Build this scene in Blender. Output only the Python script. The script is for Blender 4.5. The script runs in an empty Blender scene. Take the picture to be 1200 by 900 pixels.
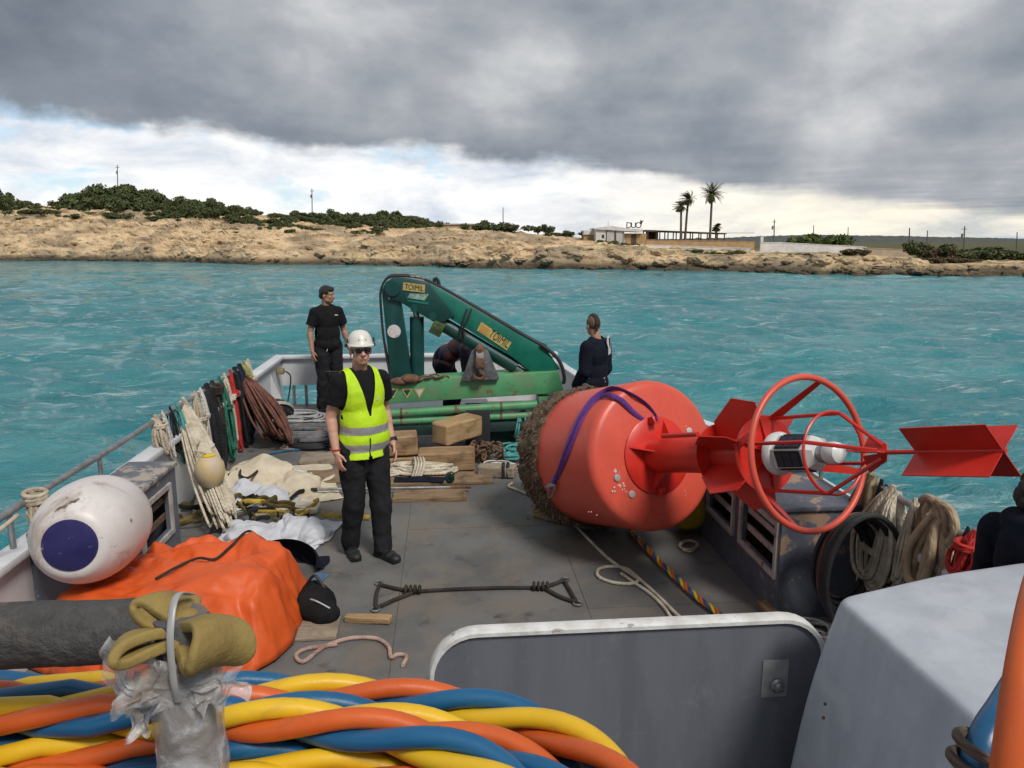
import bpy, bmesh, math, random
import numpy as np
from mathutils import Vector, Matrix, Euler
R = math.radians
random.seed(7)
rng = np.random.default_rng(11)
SC = bpy.context.scene
COL = SC.collection

# ------------------------------------------------------------------ camera, world, sun, exposure
CAM_H, FPX = 2.45, 880.0
PITCH = math.atan2(170.0, FPX)
cd = bpy.data.cameras.new('camera'); cam = bpy.data.objects.new('camera', cd); COL.objects.link(cam)
cam.location = (0, 0, CAM_H); cam.rotation_euler = (math.pi/2 - PITCH, 0, 0)
cd.sensor_width = 36.0; cd.lens = 36.0*FPX/1200.0; cd.clip_start = 0.05; cd.clip_end = 12000
SC.camera = cam
SUN_EL, SUN_AZ = R(50), R(146)          # azimuth from +Y towards +X
sun_dir = Vector((math.sin(SUN_AZ)*math.cos(SUN_EL), math.cos(SUN_AZ)*math.cos(SUN_EL), math.sin(SUN_EL)))
sd = bpy.data.lights.new('sun', 'SUN'); sd.energy = 1.5; sd.angle = R(14); sd.color = (1.0, 0.95, 0.88)
sun = bpy.data.objects.new('sun', sd); COL.objects.link(sun)
sun.rotation_euler = sun_dir.to_track_quat('Z', 'Y').to_euler(); sun.location = (0, 0, 60)
SC.view_settings.view_transform = 'Standard'; SC.view_settings.look = 'None'
SC.view_settings.exposure = 0.97; SC.view_settings.gamma = 1.0; SC.view_settings.use_curve_mapping = False
SC.render.engine = 'CYCLES'

class NT:
    """tiny node-tree writer"""
    def __init__(s, tree): s.t = tree; s.n = tree.nodes; s.l = tree.links
    def add(s, typ, **kw):
        n = s.n.new(typ)
        for k, v in kw.items(): setattr(n, k, v)
        return n
    def put(s, node, i, v):
        if v is None: return
        if hasattr(v, 'is_output') or isinstance(v, bpy.types.NodeSocket): s.l.new(v, node.inputs[i])
        else: node.inputs[i].default_value = v
    def math(s, op, a, b=None, c=None, clamp=False):
        n = s.add('ShaderNodeMath', operation=op, use_clamp=clamp); s.put(n, 0, a); s.put(n, 1, b); s.put(n, 2, c); return n.outputs[0]
    def vmath(s, op, a, b=None):
        n = s.add('ShaderNodeVectorMath', operation=op); s.put(n, 0, a); s.put(n, 1, b); return n.outputs[0]
    def noise(s, vec, scale, detail=4.0, rough=0.55, dist=0.0, col=False):
        n = s.add('ShaderNodeTexNoise'); s.put(n, 'Vector', vec); s.put(n, 'Scale', scale); s.put(n, 'Detail', detail)
        s.put(n, 'Roughness', rough); s.put(n, 'Distortion', dist); return n.outputs[1 if col else 0]
    def ramp(s, fac, stops, interp='LINEAR'):
        n = s.add('ShaderNodeValToRGB'); s.put(n, 0, fac); r = n.color_ramp; r.interpolation = interp
        while len(r.elements) < len(stops): r.elements.new(0.5)
        for e, (p, c) in zip(r.elements, stops):
            e.position = p; e.color = (c, c, c, 1) if isinstance(c, (int, float)) else (*c, 1)
        return n.outputs[0]
    def mix(s, fac, a, b, blend='MIX'):
        n = s.add('ShaderNodeMix', data_type='RGBA', blend_type=blend); s.put(n, 0, fac)
        s.put(n, 6, a if not isinstance(a, tuple) else (*a[:3], 1)); s.put(n, 7, b if not isinstance(b, tuple) else (*b[:3], 1)); return n.outputs[2]
    def xyz(s, x, y, z):
        n = s.add('ShaderNodeCombineXYZ'); s.put(n, 0, x); s.put(n, 1, y); s.put(n, 2, z); return n.outputs[0]
    def sep(s, v):
        n = s.add('ShaderNodeSeparateXYZ'); s.put(n, 0, v); return n.outputs
    def smooth(s, v, a, b):
        n = s.add('ShaderNodeMapRange', interpolation_type='SMOOTHSTEP'); s.put(n, 0, v); s.put(n, 1, a); s.put(n, 2, b); return n.outputs[0]

# ---- the sky: clear sky, a bright broken layer, and a dark stratocumulus sheet whose edge runs diagonally
W = bpy.data.worlds.new('World'); SC.world = W; W.use_nodes = True
w = NT(W.node_tree); w.n.clear()
tc = w.add('ShaderNodeTexCoord'); d = tc.outputs['Generated']
sky = w.add('ShaderNodeTexSky'); sky.sky_type = 'NISHITA'; sky.sun_disc = False
sky.sun_elevation = SUN_EL; sky.sun_rotation = SUN_AZ; sky.air_density = 1.0; sky.dust_density = 1.0
skyc = w.mix(1.0, sky.outputs[0], (0.10, 0.10, 0.10), 'MULTIPLY')
dx, dy, dz = w.sep(d)
zc = w.math('MAXIMUM', dz, 0.012)
px = w.math('DIVIDE', dx, zc); py = w.math('DIVIDE', dy, zc)
P = w.xyz(px, py, 0.0)
ang = w.xyz(w.math('MULTIPLY', dx, 3.0), w.math('MULTIPLY', dy, 3.0), w.math('MULTIPLY', dz, 9.0))
puff = w.xyz(w.math('MULTIPLY', dx, 3.0), w.math('MULTIPLY', dy, 3.0), w.math('MULTIPLY', dz, 5.0))
wisp = w.xyz(w.math('MULTIPLY', dx, 2.0), w.math('MULTIPLY', dy, 2.0), w.math('MULTIPLY', dz, 14.0))
# bright broken layer
nb = w.noise(ang, 2.6, 9, 0.60, 0.25)
nw = w.noise(wisp, 2.1, 8, 0.6, 0.5)
lowb = w.smooth(dz, 0.20, 0.02)
cov = w.math('ADD', w.math('ADD', w.math('MULTIPLY', nb, 0.75), w.math('MULTIPLY', nw, 0.4)), w.math('MULTIPLY', lowb, 0.24))
covm = w.smooth(cov, 0.60, 0.735)
nb2 = w.noise(w.vmath('ADD', ang, (0.0, 0.0, 0.55)), 2.6, 9, 0.6, 0.3)
white = w.ramp(nb2, [(0.30, (0.33, 0.37, 0.43)), (0.44, (0.47, 0.49, 0.52)), (0.60, (0.60, 0.598, 0.59))])
warm = w.smooth(w.math('ADD', dx, w.math('MULTIPLY', dz, -1.2)), -0.12, 0.40)
white = w.mix(w.math('MULTIPLY', warm, 0.75), white, w.mix(1.0, white, (1.08, 0.97, 0.76), 'MULTIPLY'))
blue = w.mix(0.60, skyc, (0.29, 0.39, 0.50))
lay1 = w.mix(covm, blue, white)
# dark sheet; in the plane of the sheet its edge is the line y - x = 9.6, frayed
edge = w.math('SUBTRACT', w.math('SUBTRACT', py, px), 10.4)
fray = w.math('MULTIPLY', w.math('SUBTRACT', w.noise(P, 0.22, 3, 0.5, 0.1), 0.5), 4.0)
fray2 = w.math('MULTIPLY', w.math('SUBTRACT', w.noise(puff, 3.0, 8, 0.55, 0.15), 0.5), 6.5)
e = w.math('ADD', w.math('ADD', edge, fray), fray2)
dist = w.math('ADD', w.math('MULTIPLY', w.math('SQRT', w.math('ADD', w.math('MULTIPLY', px, px), w.math('MULTIPLY', py, py))), 0.10), 0.35)
en = w.math('DIVIDE', e, dist)
behind = w.smooth(py, -1.0, 0.6)
dm = w.smooth(en, 0.85, -0.75)
n1 = w.noise(P, 0.55, 6, 0.5, 0.2)
n2 = w.noise(puff, 1.25, 10, 0.54, 0.15)
n3 = w.noise(w.vmath('ADD', ang, (3.1, 1.7, 0.0)), 0.75, 3, 0.5, 0.2)
tone = w.math('ADD', w.math('ADD', w.math('MULTIPLY', n1, 0.12), w.math('MULTIPLY', n2, 0.68)), w.math('MULTIPLY', n3, 0.35))
tone = w.math('ADD', tone, w.math('MULTIPLY', w.smooth(en, -9.0, -0.8), -0.06))
tone = w.math('ADD', w.math('MULTIPLY', w.math('SUBTRACT', tone, 0.55), 1.08), 0.535)
dark = w.ramp(tone, [(0.36, (0.088, 0.105, 0.130)), (0.50, (0.150, 0.168, 0.196)), (0.61, (0.235, 0.248, 0.268)), (0.74, (0.40, 0.405, 0.41))])
skyall = w.mix(dm, lay1, dark)
bg = w.add('ShaderNodeBackground'); w.put(bg, 0, skyall); w.put(bg, 1, 0.90)
wo = w.add('ShaderNodeOutputWorld'); w.l.new(bg.outputs[0], wo.inputs[0])

# ------------------------------------------------------------------ pixel <-> place
CP, SP = math.cos(PITCH), math.sin(PITCH)
def ray(px, py):
    u = (px-600)/FPX; v = (450-py)/FPX
    return np.array([u, CP+SP*v, -SP+CP*v])
def G(px, py, z=0.0):                       # the point of the level z under a pixel
    r = ray(px, py); t = (z-CAM_H)/r[2]; return Vector((r[0]*t, r[1]*t, z))
def D(px, py, Y):                           # the point at distance Y ahead
    r = ray(px, py); t = Y/r[1]; return Vector((r[0]*t, Y, CAM_H+r[2]*t))
YAW = R(5)
CY, SY = math.cos(YAW), math.sin(YAW)
def B(bx, by, bz=0.0): return Vector((bx*CY-by*SY, bx*SY+by*CY, bz))     # boat frame -> world
def unB(v): return Vector((v[0]*CY+v[1]*SY, -v[0]*SY+v[1]*CY, v[2]))
def BX(px, py, bx):                         # point on the fore-and-aft plane bx
    r = ray(px, py); t = bx/(r[0]*CY+r[1]*SY); return Vector((r[0]*t, r[1]*t, CAM_H+r[2]*t))
def BY(px, py, by):                         # point on the athwartship plane by
    r = ray(px, py); t = by/(-r[0]*SY+r[1]*CY); return Vector((r[0]*t, r[1]*t, CAM_H+r[2]*t))

# ------------------------------------------------------------------ noise in numpy
_perm = np.random.default_rng(3).permutation(512)
_perm = np.concatenate([_perm, _perm, _perm])
_gr = np.random.default_rng(5).normal(size=(512, 3)); _gr /= np.linalg.norm(_gr, axis=1)[:, None]
def pn(p):
    p = np.asarray(p, float); i = np.floor(p).astype(int); f = p-i; i = i & 511
    u = f*f*f*(f*(f*6-15)+10); out = 0
    for a in (0, 1):
        for b in (0, 1):
            for c in (0, 1):
                h = _perm[_perm[_perm[i[..., 0]+a]+(i[..., 1]+b)]+(i[..., 2]+c)] & 511
                g = _gr[h]; dd = f-np.array([a, b, c])
                wgt = (u[..., 0] if a else 1-u[..., 0])*(u[..., 1] if b else 1-u[..., 1])*(u[..., 2] if c else 1-u[..., 2])
                out = out+wgt*(g*dd).sum(-1)
    return out*1.6
def fbm(p, oct=5, lac=2.0, gain=0.5):
    p = np.asarray(p, float); s = 0; a = 1.0
    for k in range(oct): s = s+a*pn(p*lac**k+k*17.3); a *= gain
    return s
def ridge(p, oct=4, gain=0.5):
    p = np.asarray(p, float); s = 0; a = 1.0
    for k in range(oct): s = s+a*(1-2*np.abs(pn(p*2.0**k+k*9.1))); a *= gain
    return s

# ------------------------------------------------------------------ materials
MATS = {}
def mat(name, c, c2=None, rough=0.6, metal=0.0, scale=6.0, var=0.5, bump=0.0, bscale=None, spots=None, spot_scale=5.0, spot_lo=0.62, spot_hi=0.68,
        spec=0.5, coat=0.0, detail=5, stretch=None, space='Object', sub=0.0, rvar=0.15, dirt=None):
    if name in MATS: return MATS[name]
    m = bpy.data.materials.new(name); m.use_nodes = True; t = NT(m.node_tree)
    b = t.n['Principled BSDF']
    co = t.add('ShaderNodeTexCoord').outputs[space]
    if stretch:
        mp = t.add('ShaderNodeMapping'); t.put(mp, 0, co); mp.inputs['Scale'].default_value = stretch; cs = mp.outputs[0]
    else: cs = co
    n = t.noise(cs, scale, detail, 0.6, 0.2)
    c2 = c2 or tuple(x*0.62 for x in c)
    f = t.smooth(n, 0.5-0.5*var*0.5-0.06, 0.5+0.5*var*0.5+0.06)
    colr = t.mix(t.math('MULTIPLY', f, 1.0), c2, c)
    rr = t.math('ADD', rough-rvar/2, t.math('MULTIPLY', n, rvar))
    if dirt:                                           # large soft stains
        nd = t.noise(co, dirt[1], 6, 0.65, 0.6); colr = t.mix(t.math('MULTIPLY', t.smooth(nd, dirt[2], dirt[3]), dirt[4] if len(dirt) > 4 else 0.8), colr, dirt[0])
    if spots:
        ns = t.noise(co, spot_scale, 7, 0.65, 0.3); sm = t.smooth(ns, spot_lo, spot_hi)
        colr = t.mix(sm, colr, spots); rr = t.mix(sm, rr, (0.85, 0.85, 0.85))
    t.put(b, 'Base Color', colr); t.put(b, 'Roughness', rr); t.put(b, 'Metallic', metal)
    b.inputs['Specular IOR Level'].default_value = spec
    if coat: b.inputs['Coat Weight'].default_value = coat; b.inputs['Coat Roughness'].default_value = 0.2
    if sub: b.inputs['Subsurface Weight'].default_value = sub; b.inputs['Subsurface Radius'].default_value = (0.012, 0.005, 0.003); b.inputs['Subsurface Scale'].default_value = 1.0
    if bump:
        bn = t.add('ShaderNodeBump'); bn.inputs['Strength'].default_value = min(1.0, bump); bn.inputs['Distance'].default_value = 0.02
        nn = t.noise(cs, bscale or scale*4, 6, 0.65, 0.2); t.put(bn, 'Height', nn); t.l.new(bn.outputs[0], b.inputs['Normal'])
    MATS[name] = m; return m

def ropemat(name, c, c2=None, freq=26.0, strands=3, rough=0.85, dark=0.55, bump=0.9):
    """laid rope: strands wind round the tube (uv: length in metres, turn)"""
    if name in MATS: return MATS[name]
    m = bpy.data.materials.new(name); m.use_nodes = True; t = NT(m.node_tree); b = t.n['Principled BSDF']
    c2 = c2 or tuple(x*0.6 for x in c)
    uv = t.add('ShaderNodeTexCoord'); u, v, _ = t.sep(uv.outputs['UV'])
    ph = t.math('ADD', t.math('MULTIPLY', u, freq), t.math('MULTIPLY', v, float(strands)))
    s = t.math('ABSOLUTE', t.math('SINE', t.math('MULTIPLY', ph, math.pi)))
    n = t.noise(uv.outputs['Object'], 9.0, 5, 0.6)
    colr = t.mix(t.smooth(n, 0.35, 0.62), c2, c)
    t.put(b, 'Base Color', colr); t.put(b, 'Roughness', rough); b.inputs['Specular IOR Level'].default_value = 0.25
    fib = t.noise(uv.outputs['Object'], 160.0, 3, 0.6)
    bn = t.add('ShaderNodeBump'); bn.inputs['Strength'].default_value = bump; bn.inputs['Distance'].default_value = 0.003
    t.put(bn, 'Height', t.math('ADD', s, t.math('MULTIPLY', fib, 0.35))); t.l.new(bn.outputs[0], b.inputs['Normal'])
    MATS[name] = m; return m

# ------------------------------------------------------------------ mesh building
class MB:
    def __init__(s): s.v = []; s.f = []; s.uv = []; s.n = 0
    def add(s, V, F, UV=None):
        V = np.asarray(V, float).reshape(-1, 3); o = s.n; s.v.append(V); s.n += len(V)
        if UV is None: UV = [None]*len(F)
        for f, u in zip(F, UV): s.f.append(tuple(int(i)+o for i in f)); s.uv.append(u)
        return s
    def box(s, c, size, rot=None, taper=1.0):
        sx, sy, sz = (x/2 for x in size)
        V = np.array([(-sx, -sy, -sz), (sx, -sy, -sz), (sx, sy, -sz), (-sx, sy, -sz), (-sx*taper, -sy*taper, sz), (sx*taper, -sy*taper, sz), (sx*taper, sy*taper, sz), (-sx*taper, sy*taper, sz)])
        if rot is not None: V = V @ np.array((rot if isinstance(rot, Matrix) else Euler(rot).to_matrix())).T
        V = V+np.array(c)
        return s.add(V, [(0, 3, 2, 1), (4, 5, 6, 7), (0, 1, 5, 4), (1, 2, 6, 5), (2, 3, 7, 6), (3, 0, 4, 7)])
    def tube(s, path, rad, sides=8, closed=False, cap=True, flat=None):
        Pp = np.array([tuple(p) for p in path], float); n = len(Pp)
        if closed: T = np.roll(Pp, -1, 0)-np.roll(Pp, 1, 0)
        else:
            T = np.gradient(Pp, axis=0)
        T /= (np.linalg.norm(T, axis=1)[:, None]+1e-12)
        up = np.array([0, 0, 1.0]) if abs(T[0][2]) < 0.9 else np.array([1.0, 0, 0])
        N = np.zeros_like(Pp); N[0] = up-T[0]*np.dot(up, T[0]); N[0] /= np.linalg.norm(N[0])
        for i in range(1, n):
            q = N[i-1]-T[i]*np.dot(N[i-1], T[i]); l = np.linalg.norm(q); N[i] = q/l if l > 1e-9 else N[i-1]
        Bn = np.cross(T, N)
        rad = np.broadcast_to(np.asarray(rad, float), (n,))
        a = np.arange(sides)*2*math.pi/sides
        ca, sa = np.cos(a), np.sin(a)*(flat if flat else 1.0)
        V = Pp[:, None, :]+rad[:, None, None]*(ca[None, :, None]*N[:, None, :]+sa[None, :, None]*Bn[:, None, :])
        L = np.concatenate([[0], np.cumsum(np.linalg.norm(np.diff(Pp, axis=0), axis=1))])
        F = []; UV = []; m = n if closed else n-1
        for i in range(m):
            j = (i+1) % n; l0 = L[i]; l1 = L[j] if j else L[i]+np.linalg.norm(Pp[0]-Pp[-1])
            for k in range(sides):
                k2 = (k+1) % sides
                F.append((i*sides+k, i*sides+k2, j*sides+k2, j*sides+k)); UV.append(((l0, k/sides), (l0, (k+1)/sides), (l1, (k+1)/sides), (l1, k/sides)))
        if cap and not closed:
            F.append(tuple(range(sides-1, -1, -1))); UV.append(None); F.append(tuple((n-1)*sides+k for k in range(sides))); UV.append(None)
        return s.add(V.reshape(-1, 3), F, UV)
    def lathe(s, prof, M=None, seg=32, axis='Z'):
        V = []; F = []
        for (r, h) in prof:
            for k in range(seg):
                a = 2*math.pi*k/seg; V.append((r*math.cos(a), r*math.sin(a), h))
        for i in range(len(prof)-1):
            for k in range(seg):
                k2 = (k+1) % seg; F.append((i*seg+k, i*seg+k2, (i+1)*seg+k2, (i+1)*seg+k))
        if prof[0][0] > 1e-6: F.append(tuple(range(seg-1, -1, -1)))
        if prof[-1][0] > 1e-6: F.append(tuple((len(prof)-1)*seg+k for k in range(seg)))
        V = np.array(V)
        if M is not None: V = V @ np.array(M.to_3x3()).T+np.array(M.translation)
        return s.add(V, F)
    def prism(s, pts3, off):
        n = len(pts3); A = np.array([tuple(p) for p in pts3]); o = np.array(tuple(off))
        V = np.concatenate([A-o/2, A+o/2])
        F = [tuple(range(n)), tuple(range(2*n-1, n-1, -1))]+[(i, n+i, n+(i+1) % n, (i+1) % n) for i in range(n)]
        return s.add(V, F)
    def ball(s, c, r, seg=16, rings=10, M=None):
        r = np.broadcast_to(np.asarray(r, float), (3,)); V = [(0, 0, -1)]; F = []
        for i in range(1, rings):
            t = math.pi*i/rings-math.pi/2
            for k in range(seg): a = 2*math.pi*k/seg; V.append((math.cos(t)*math.cos(a), math.cos(t)*math.sin(a), math.sin(t)))
        V.append((0, 0, 1)); top = len(V)-1
        for k in range(seg):
            F.append((0, 1+(k+1) % seg, 1+k)); F.append((top, top-seg+k, top-seg+(k+1) % seg))
        for i in range(rings-2):
            for k in range(seg): k2 = (k+1) % seg; F.append((1+i*seg+k, 1+i*seg+k2, 1+(i+1)*seg+k2, 1+(i+1)*seg+k))
        V = np.array(V)*r
        if M is not None: V = V @ np.array(M.to_3x3()).T
        return s.add(V+np.array(tuple(c)), F)
    def capsule(s, a, b, ra, rb, seg=14):
        a = Vector(a); b = Vector(b); dv = b-a; L = dv.length
        q = dv.to_track_quat('Z', 'Y').to_matrix().to_4x4() if L > 1e-6 else Matrix.Identity(4); q.translation = a
        prof = [(1e-7, -ra)]+[(ra*math.cos(t), ra*math.sin(t)) for t in (-1.1, -0.7, -0.3, 0)]+[(rb*math.cos(t), L+rb*math.sin(t)) for t in (0, 0.3, 0.7, 1.1)]+[(1e-7, L+rb)]
        return s.lathe(prof, q, seg)
    def build(s, name, m=None, parent=None, smooth=True, sharp=None, bevel=0.0, merge=False):
        V = np.concatenate(s.v) if s.v else np.zeros((0, 3))
        me = bpy.data.meshes.new(name); me.from_pydata(V.tolist(), [], s.f)
        if any(u is not None for u in s.uv):
            lay = me.uv_layers.new(name='UVMap'); buf = []
            for f, u in zip(s.f, s.uv): buf.extend(u if u is not None else ((0, 0),)*len(f))
            lay.data.foreach_set('uv', np.array(buf, float).ravel())
        if merge:
            bm = bmesh.new(); bm.from_mesh(me); bmesh.ops.remove_doubles(bm, verts=bm.verts, dist=1e-5); bmesh.ops.recalc_face_normals(bm, faces=bm.faces); bm.to_mesh(me); bm.free()
        return mkobj(name, me, m, parent, smooth, bevel)
def mkobj(name, me, m=None, parent=None, smooth=True, bevel=0.0):
    if bevel:
        bm = bmesh.new(); bm.from_mesh(me)
        bmesh.ops.recalc_face_normals(bm, faces=bm.faces)
        ed = [e for e in bm.edges if len(e.link_faces) == 2 and e.calc_face_angle(0) > 0.5]
        bmesh.ops.bevel(bm, geom=ed, offset=bevel, segments=2, affect='EDGES', profile=0.5, clamp_overlap=True)
        bm.to_mesh(me); bm.free()
    if smooth:
        me.polygons.foreach_set('use_smooth', [True]*len(me.polygons))
        try: me.set_sharp_from_angle(angle=R(38))
        except Exception: pass
    o = bpy.data.objects.new(name, me); COL.objects.link(o)
    if m: me.materials.append(m)
    if parent: o.parent = parent
    return o
def tag(o, label=None, cat=None, group=None, kind=None):
    if label: o['label'] = label
    if cat: o['category'] = cat
    if group: o['group'] = group
    if kind: o['kind'] = kind
    return o
def thing(name, label, cat, loc=(0, 0, 0), group=None):
    o = bpy.data.objects.new(name, None); COL.objects.link(o); o.location = loc; o.empty_display_size = 0.2
    return tag(o, label, cat, group)
def keep(o, parent):                         # parent without moving (parents are unrotated empties)
    o.parent = parent; o.matrix_parent_inverse = Matrix.Translation(-Vector(parent.location)); return o
def K(mb, name, m, parent, **kw):            # build in world coordinates as a part of an empty
    o = mb.build(name, m, None, **kw); return keep(o, parent)
def sub(mb, name, m, part, **kw):            # sub-part of a part that was built in world coordinates
    o = mb.build(name, m, None, **kw); o.parent = part; return o
def spline(pts, n=40, closed=False):
    """Catmull-Rom through points"""
    Pp = np.array([tuple(p) for p in pts], float)
    if closed: Q = np.concatenate([Pp[-1:], Pp, Pp[:2]]); m = len(Pp)
    else: Q = np.concatenate([2*Pp[:1]-Pp[1:2], Pp, 2*Pp[-1:]-Pp[-2:-1]]); m = len(Pp)-1
    t = np.linspace(0, m, n, endpoint=not closed); i = np.minimum(t.astype(int), m-1); f = (t-i)[:, None]
    p0, p1, p2, p3 = Q[i], Q[i+1], Q[i+2], Q[i+3]
    return 0.5*((2*p1)+(-p0+p2)*f+(2*p0-5*p1+4*p2-p3)*f**2+(-p0+3*p1-3*p2+p3)*f**3)
def bake(o):
    """apply the modifiers of an object"""
    dg = bpy.context.evaluated_depsgraph_get(); me = bpy.data.meshes.new_from_object(o.evaluated_get(dg)); old = o.data
    o.modifiers.clear(); o.data = me; bpy.data.meshes.remove(old); return o
# ------------------------------------------------------------------ sea
SEA = -1.0
def make_sea():
    rws = np.concatenate([np.geomspace(1.5, 150, 520), np.geomspace(160, 6000, 26)])
    th = np.concatenate([np.linspace(-180, -56, 40, endpoint=False), np.linspace(-56, 56, 560, endpoint=False), np.linspace(56, 180, 40, endpoint=False)])
    A, Rr = np.meshgrid(np.radians(th), rws); X = Rr*np.sin(A); Y = Rr*np.cos(A)
    sp = np.gradient(rws)[:, None]*np.ones_like(A)
    sp = np.maximum(sp, Rr*R(0.2))
    Z = np.zeros_like(X); DX = np.zeros_like(X); DY = np.zeros_like(X)
    r2 = np.random.default_rng(21)
    wx = X+1.2*pn(np.stack([X*.18, Y*.18, 0*X], -1)); wy = Y+1.2*pn(np.stack([X*.18, Y*.18, 0*X+5], -1))
    for k in range(46):
        lam = 0.30*(4.2/0.30)**(k/45.0)*r2.uniform(.9, 1.1); a = R(198)+r2.normal(0, .48); kx, ky = math.sin(a), math.cos(a)
        kk = 2*math.pi/lam; amp = 0.0160*lam**0.80*r2.uniform(.6, 1.25)
        amp = amp*np.clip((lam/sp-2.2)/2.5, 0, 1)
        ph = kk*(wx*kx+wy*ky)+r2.uniform(0, 6.28)
        mod = 0.65+0.7*pn(np.stack([X/(lam*5)+k, Y/(lam*5), 0*X+k*3.3], -1))
        s = np.cos(ph); Z += amp*mod*s; q = amp*mod*np.sin(ph)*0.85; DX -= q*kx; DY -= q*ky
    fade = np.clip((150-Rr)/40, 0, 1)
    X2 = X+DX*fade; Y2 = Y+DY*fade; Z = Z*fade+SEA
    n, m = X.shape; V = np.stack([X2, Y2, Z], -1).reshape(-1, 3)
    i = np.arange(n-1)[:, None]; j = np.arange(m)[None, :]; j2 = (j+1) % m
    F = np.stack([i*m+j, i*m+j2, (i+1)*m+j2, (i+1)*m+j], -1).reshape(-1, 4)
    me = bpy.data.meshes.new('sea'); me.vertices.add(len(V)); me.vertices.foreach_set('co', V.ravel())
    me.loops.add(F.size); me.loops.foreach_set('vertex_index', F[:, ::-1].ravel().astype(np.int32))
    me.polygons.add(len(F)); me.polygons.foreach_set('loop_start', np.arange(0, F.size, 4, dtype=np.int32)); me.polygons.foreach_set('loop_total', np.full(len(F), 4, np.int32))
    me.update(calc_edges=True); me.validate()
    m_ = bpy.data.materials.new('sea water'); m_.use_nodes = True; t = NT(m_.node_tree); b = t.n['Principled BSDF']
    co = t.add('ShaderNodeTexCoord').outputs['Object']
    mp = t.add('ShaderNodeMapping'); t.put(mp, 0, co); mp.inputs['Rotation'].default_value = (0, 0, R(-18)); mp.inputs['Scale'].default_value = (0.55, 1.25, 1.0)
    big = t.noise(co, 0.045, 4, 0.55, 0.4); mid = t.noise(mp.outputs[0], 0.42, 5, 0.6, 0.6)
    base = t.mix(t.smooth(big, 0.36, 0.66), (0.022, 0.175, 0.205), (0.055, 0.262, 0.286))
    base = t.mix(t.math('MULTIPLY', t.smooth(mid, 0.45, 0.72), 0.55), base, (0.140, 0.335, 0.350))
    # pale streaks painted into the colour: bright-sky reflections with some foam
    mp2 = t.add('ShaderNodeMapping'); t.put(mp2, 0, co); mp2.inputs['Rotation'].default_value = (0, 0, R(-14)); mp2.inputs['Scale'].default_value = (0.75, 3.0, 1.0)
    fo = t.noise(mp2.outputs[0], 1.0, 9, 0.68, 0.9); fo2 = t.noise(mp2.outputs[0], 0.12, 4, 0.55, 0.3)
    fm = t.math('MULTIPLY', t.smooth(fo, 0.530, 0.68), t.smooth(fo2, 0.37, 0.60))
    base = t.mix(t.math('MULTIPLY', fm, 0.62), base, (0.62, 0.66, 0.66))
    t.put(b, 'Base Color', base); t.put(b, 'Roughness', t.math('ADD', 0.07, t.math('MULTIPLY', fm, 0.4))); b.inputs['IOR'].default_value = 1.33
    b.inputs['Specular IOR Level'].default_value = 0.5
    h = t.math('ADD', t.math('MULTIPLY', t.noise(mp.outputs[0], 2.2, 5, 0.6, 0.5), 1.0), t.math('MULTIPLY', t.noise(mp.outputs[0], 8.0, 5, 0.6, 0.5), 0.30))
    bn = t.add('ShaderNodeBump'); bn.inputs['Strength'].default_value = 1.0; bn.inputs['Distance'].default_value = 0.22; t.put(bn, 'Height', h); t.l.new(bn.outputs[0], b.inputs['Normal'])
    return tag(mkobj('sea', me, m_), 'choppy turquoise sea with pale streaks between boat and shore', kind='structure')
make_sea()

# ------------------------------------------------------------------ the rocky coast
_cx = np.array([-600, -150, 0, 120, 200, 300, 400, 500, 600, 740, 850, 950, 1100, 1200, 1400, 1900], float)
_ysh = np.array([303, 304, 305.5, 306, 307, 310, 310, 312, 315, 316, 317.5, 321.5, 323.5, 325, 328, 330], float)
_yb = np.array([290, 290, 291, 292, 293, 296, 297, 298, 300, 303, 309, 311, 315.5, 318, 322, 324], float)
_ym = np.array([262, 262, 264, 263, 267, 274, 277, 281, 285, 295, 301, 305, 309.5, 312, 316, 318], float)
_yc = np.array([246, 246, 247, 244, 248, 254, 262, 268, 276, 288, 291.5, 297, 302, 306, 309, 312], float)
def px_of(X, Y): return 600+FPX*X/(Y*CP+(CAM_H)*SP)
def dist_at(py, z):
    v = (450-py)/FPX; rz = -SP+CP*v; ry = CP+SP*v; return (z-CAM_H)/rz*ry
def z_at(py, Y):
    v = (450-py)/FPX; return CAM_H+(-SP+CP*v)/(CP+SP*v)*Y
def land_h(X, Y):
    X = np.asarray(X, float); Y = np.asarray(Y, float)
    x = px_of(X, np.maximum(Y, 5))
    ys = np.interp(x, _cx, _ysh); d0 = dist_at(ys, SEA)
    d0 = d0+2.2*fbm(np.stack([X*.11, Y*.02, 0*X], -1), 4)
    s = Y-d0
    zb = z_at(np.interp(x, _cx, _yb), d0+4); zm = z_at(np.interp(x, _cx, _ym), d0+20); zc = z_at(np.interp(x, _cx, _yc), d0+46)
    zz = np.where(s < 0, SEA-0.5+np.maximum(s, -8)*0.25,
         np.where(s < 4, SEA-0.5+(zb-SEA+.5)*np.clip(s/4, 0, 1)**0.6,
         np.where(s < 20, zb+(zm-zb)*(s-4)/16, np.where(s < 46, zm+(zc-zm)*(s-20)/26, zc+np.where(x > 640, np.clip((.15-zc)/330, -.01, .02), -.004)*(s-46)))))
    return zz, s, zb
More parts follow.
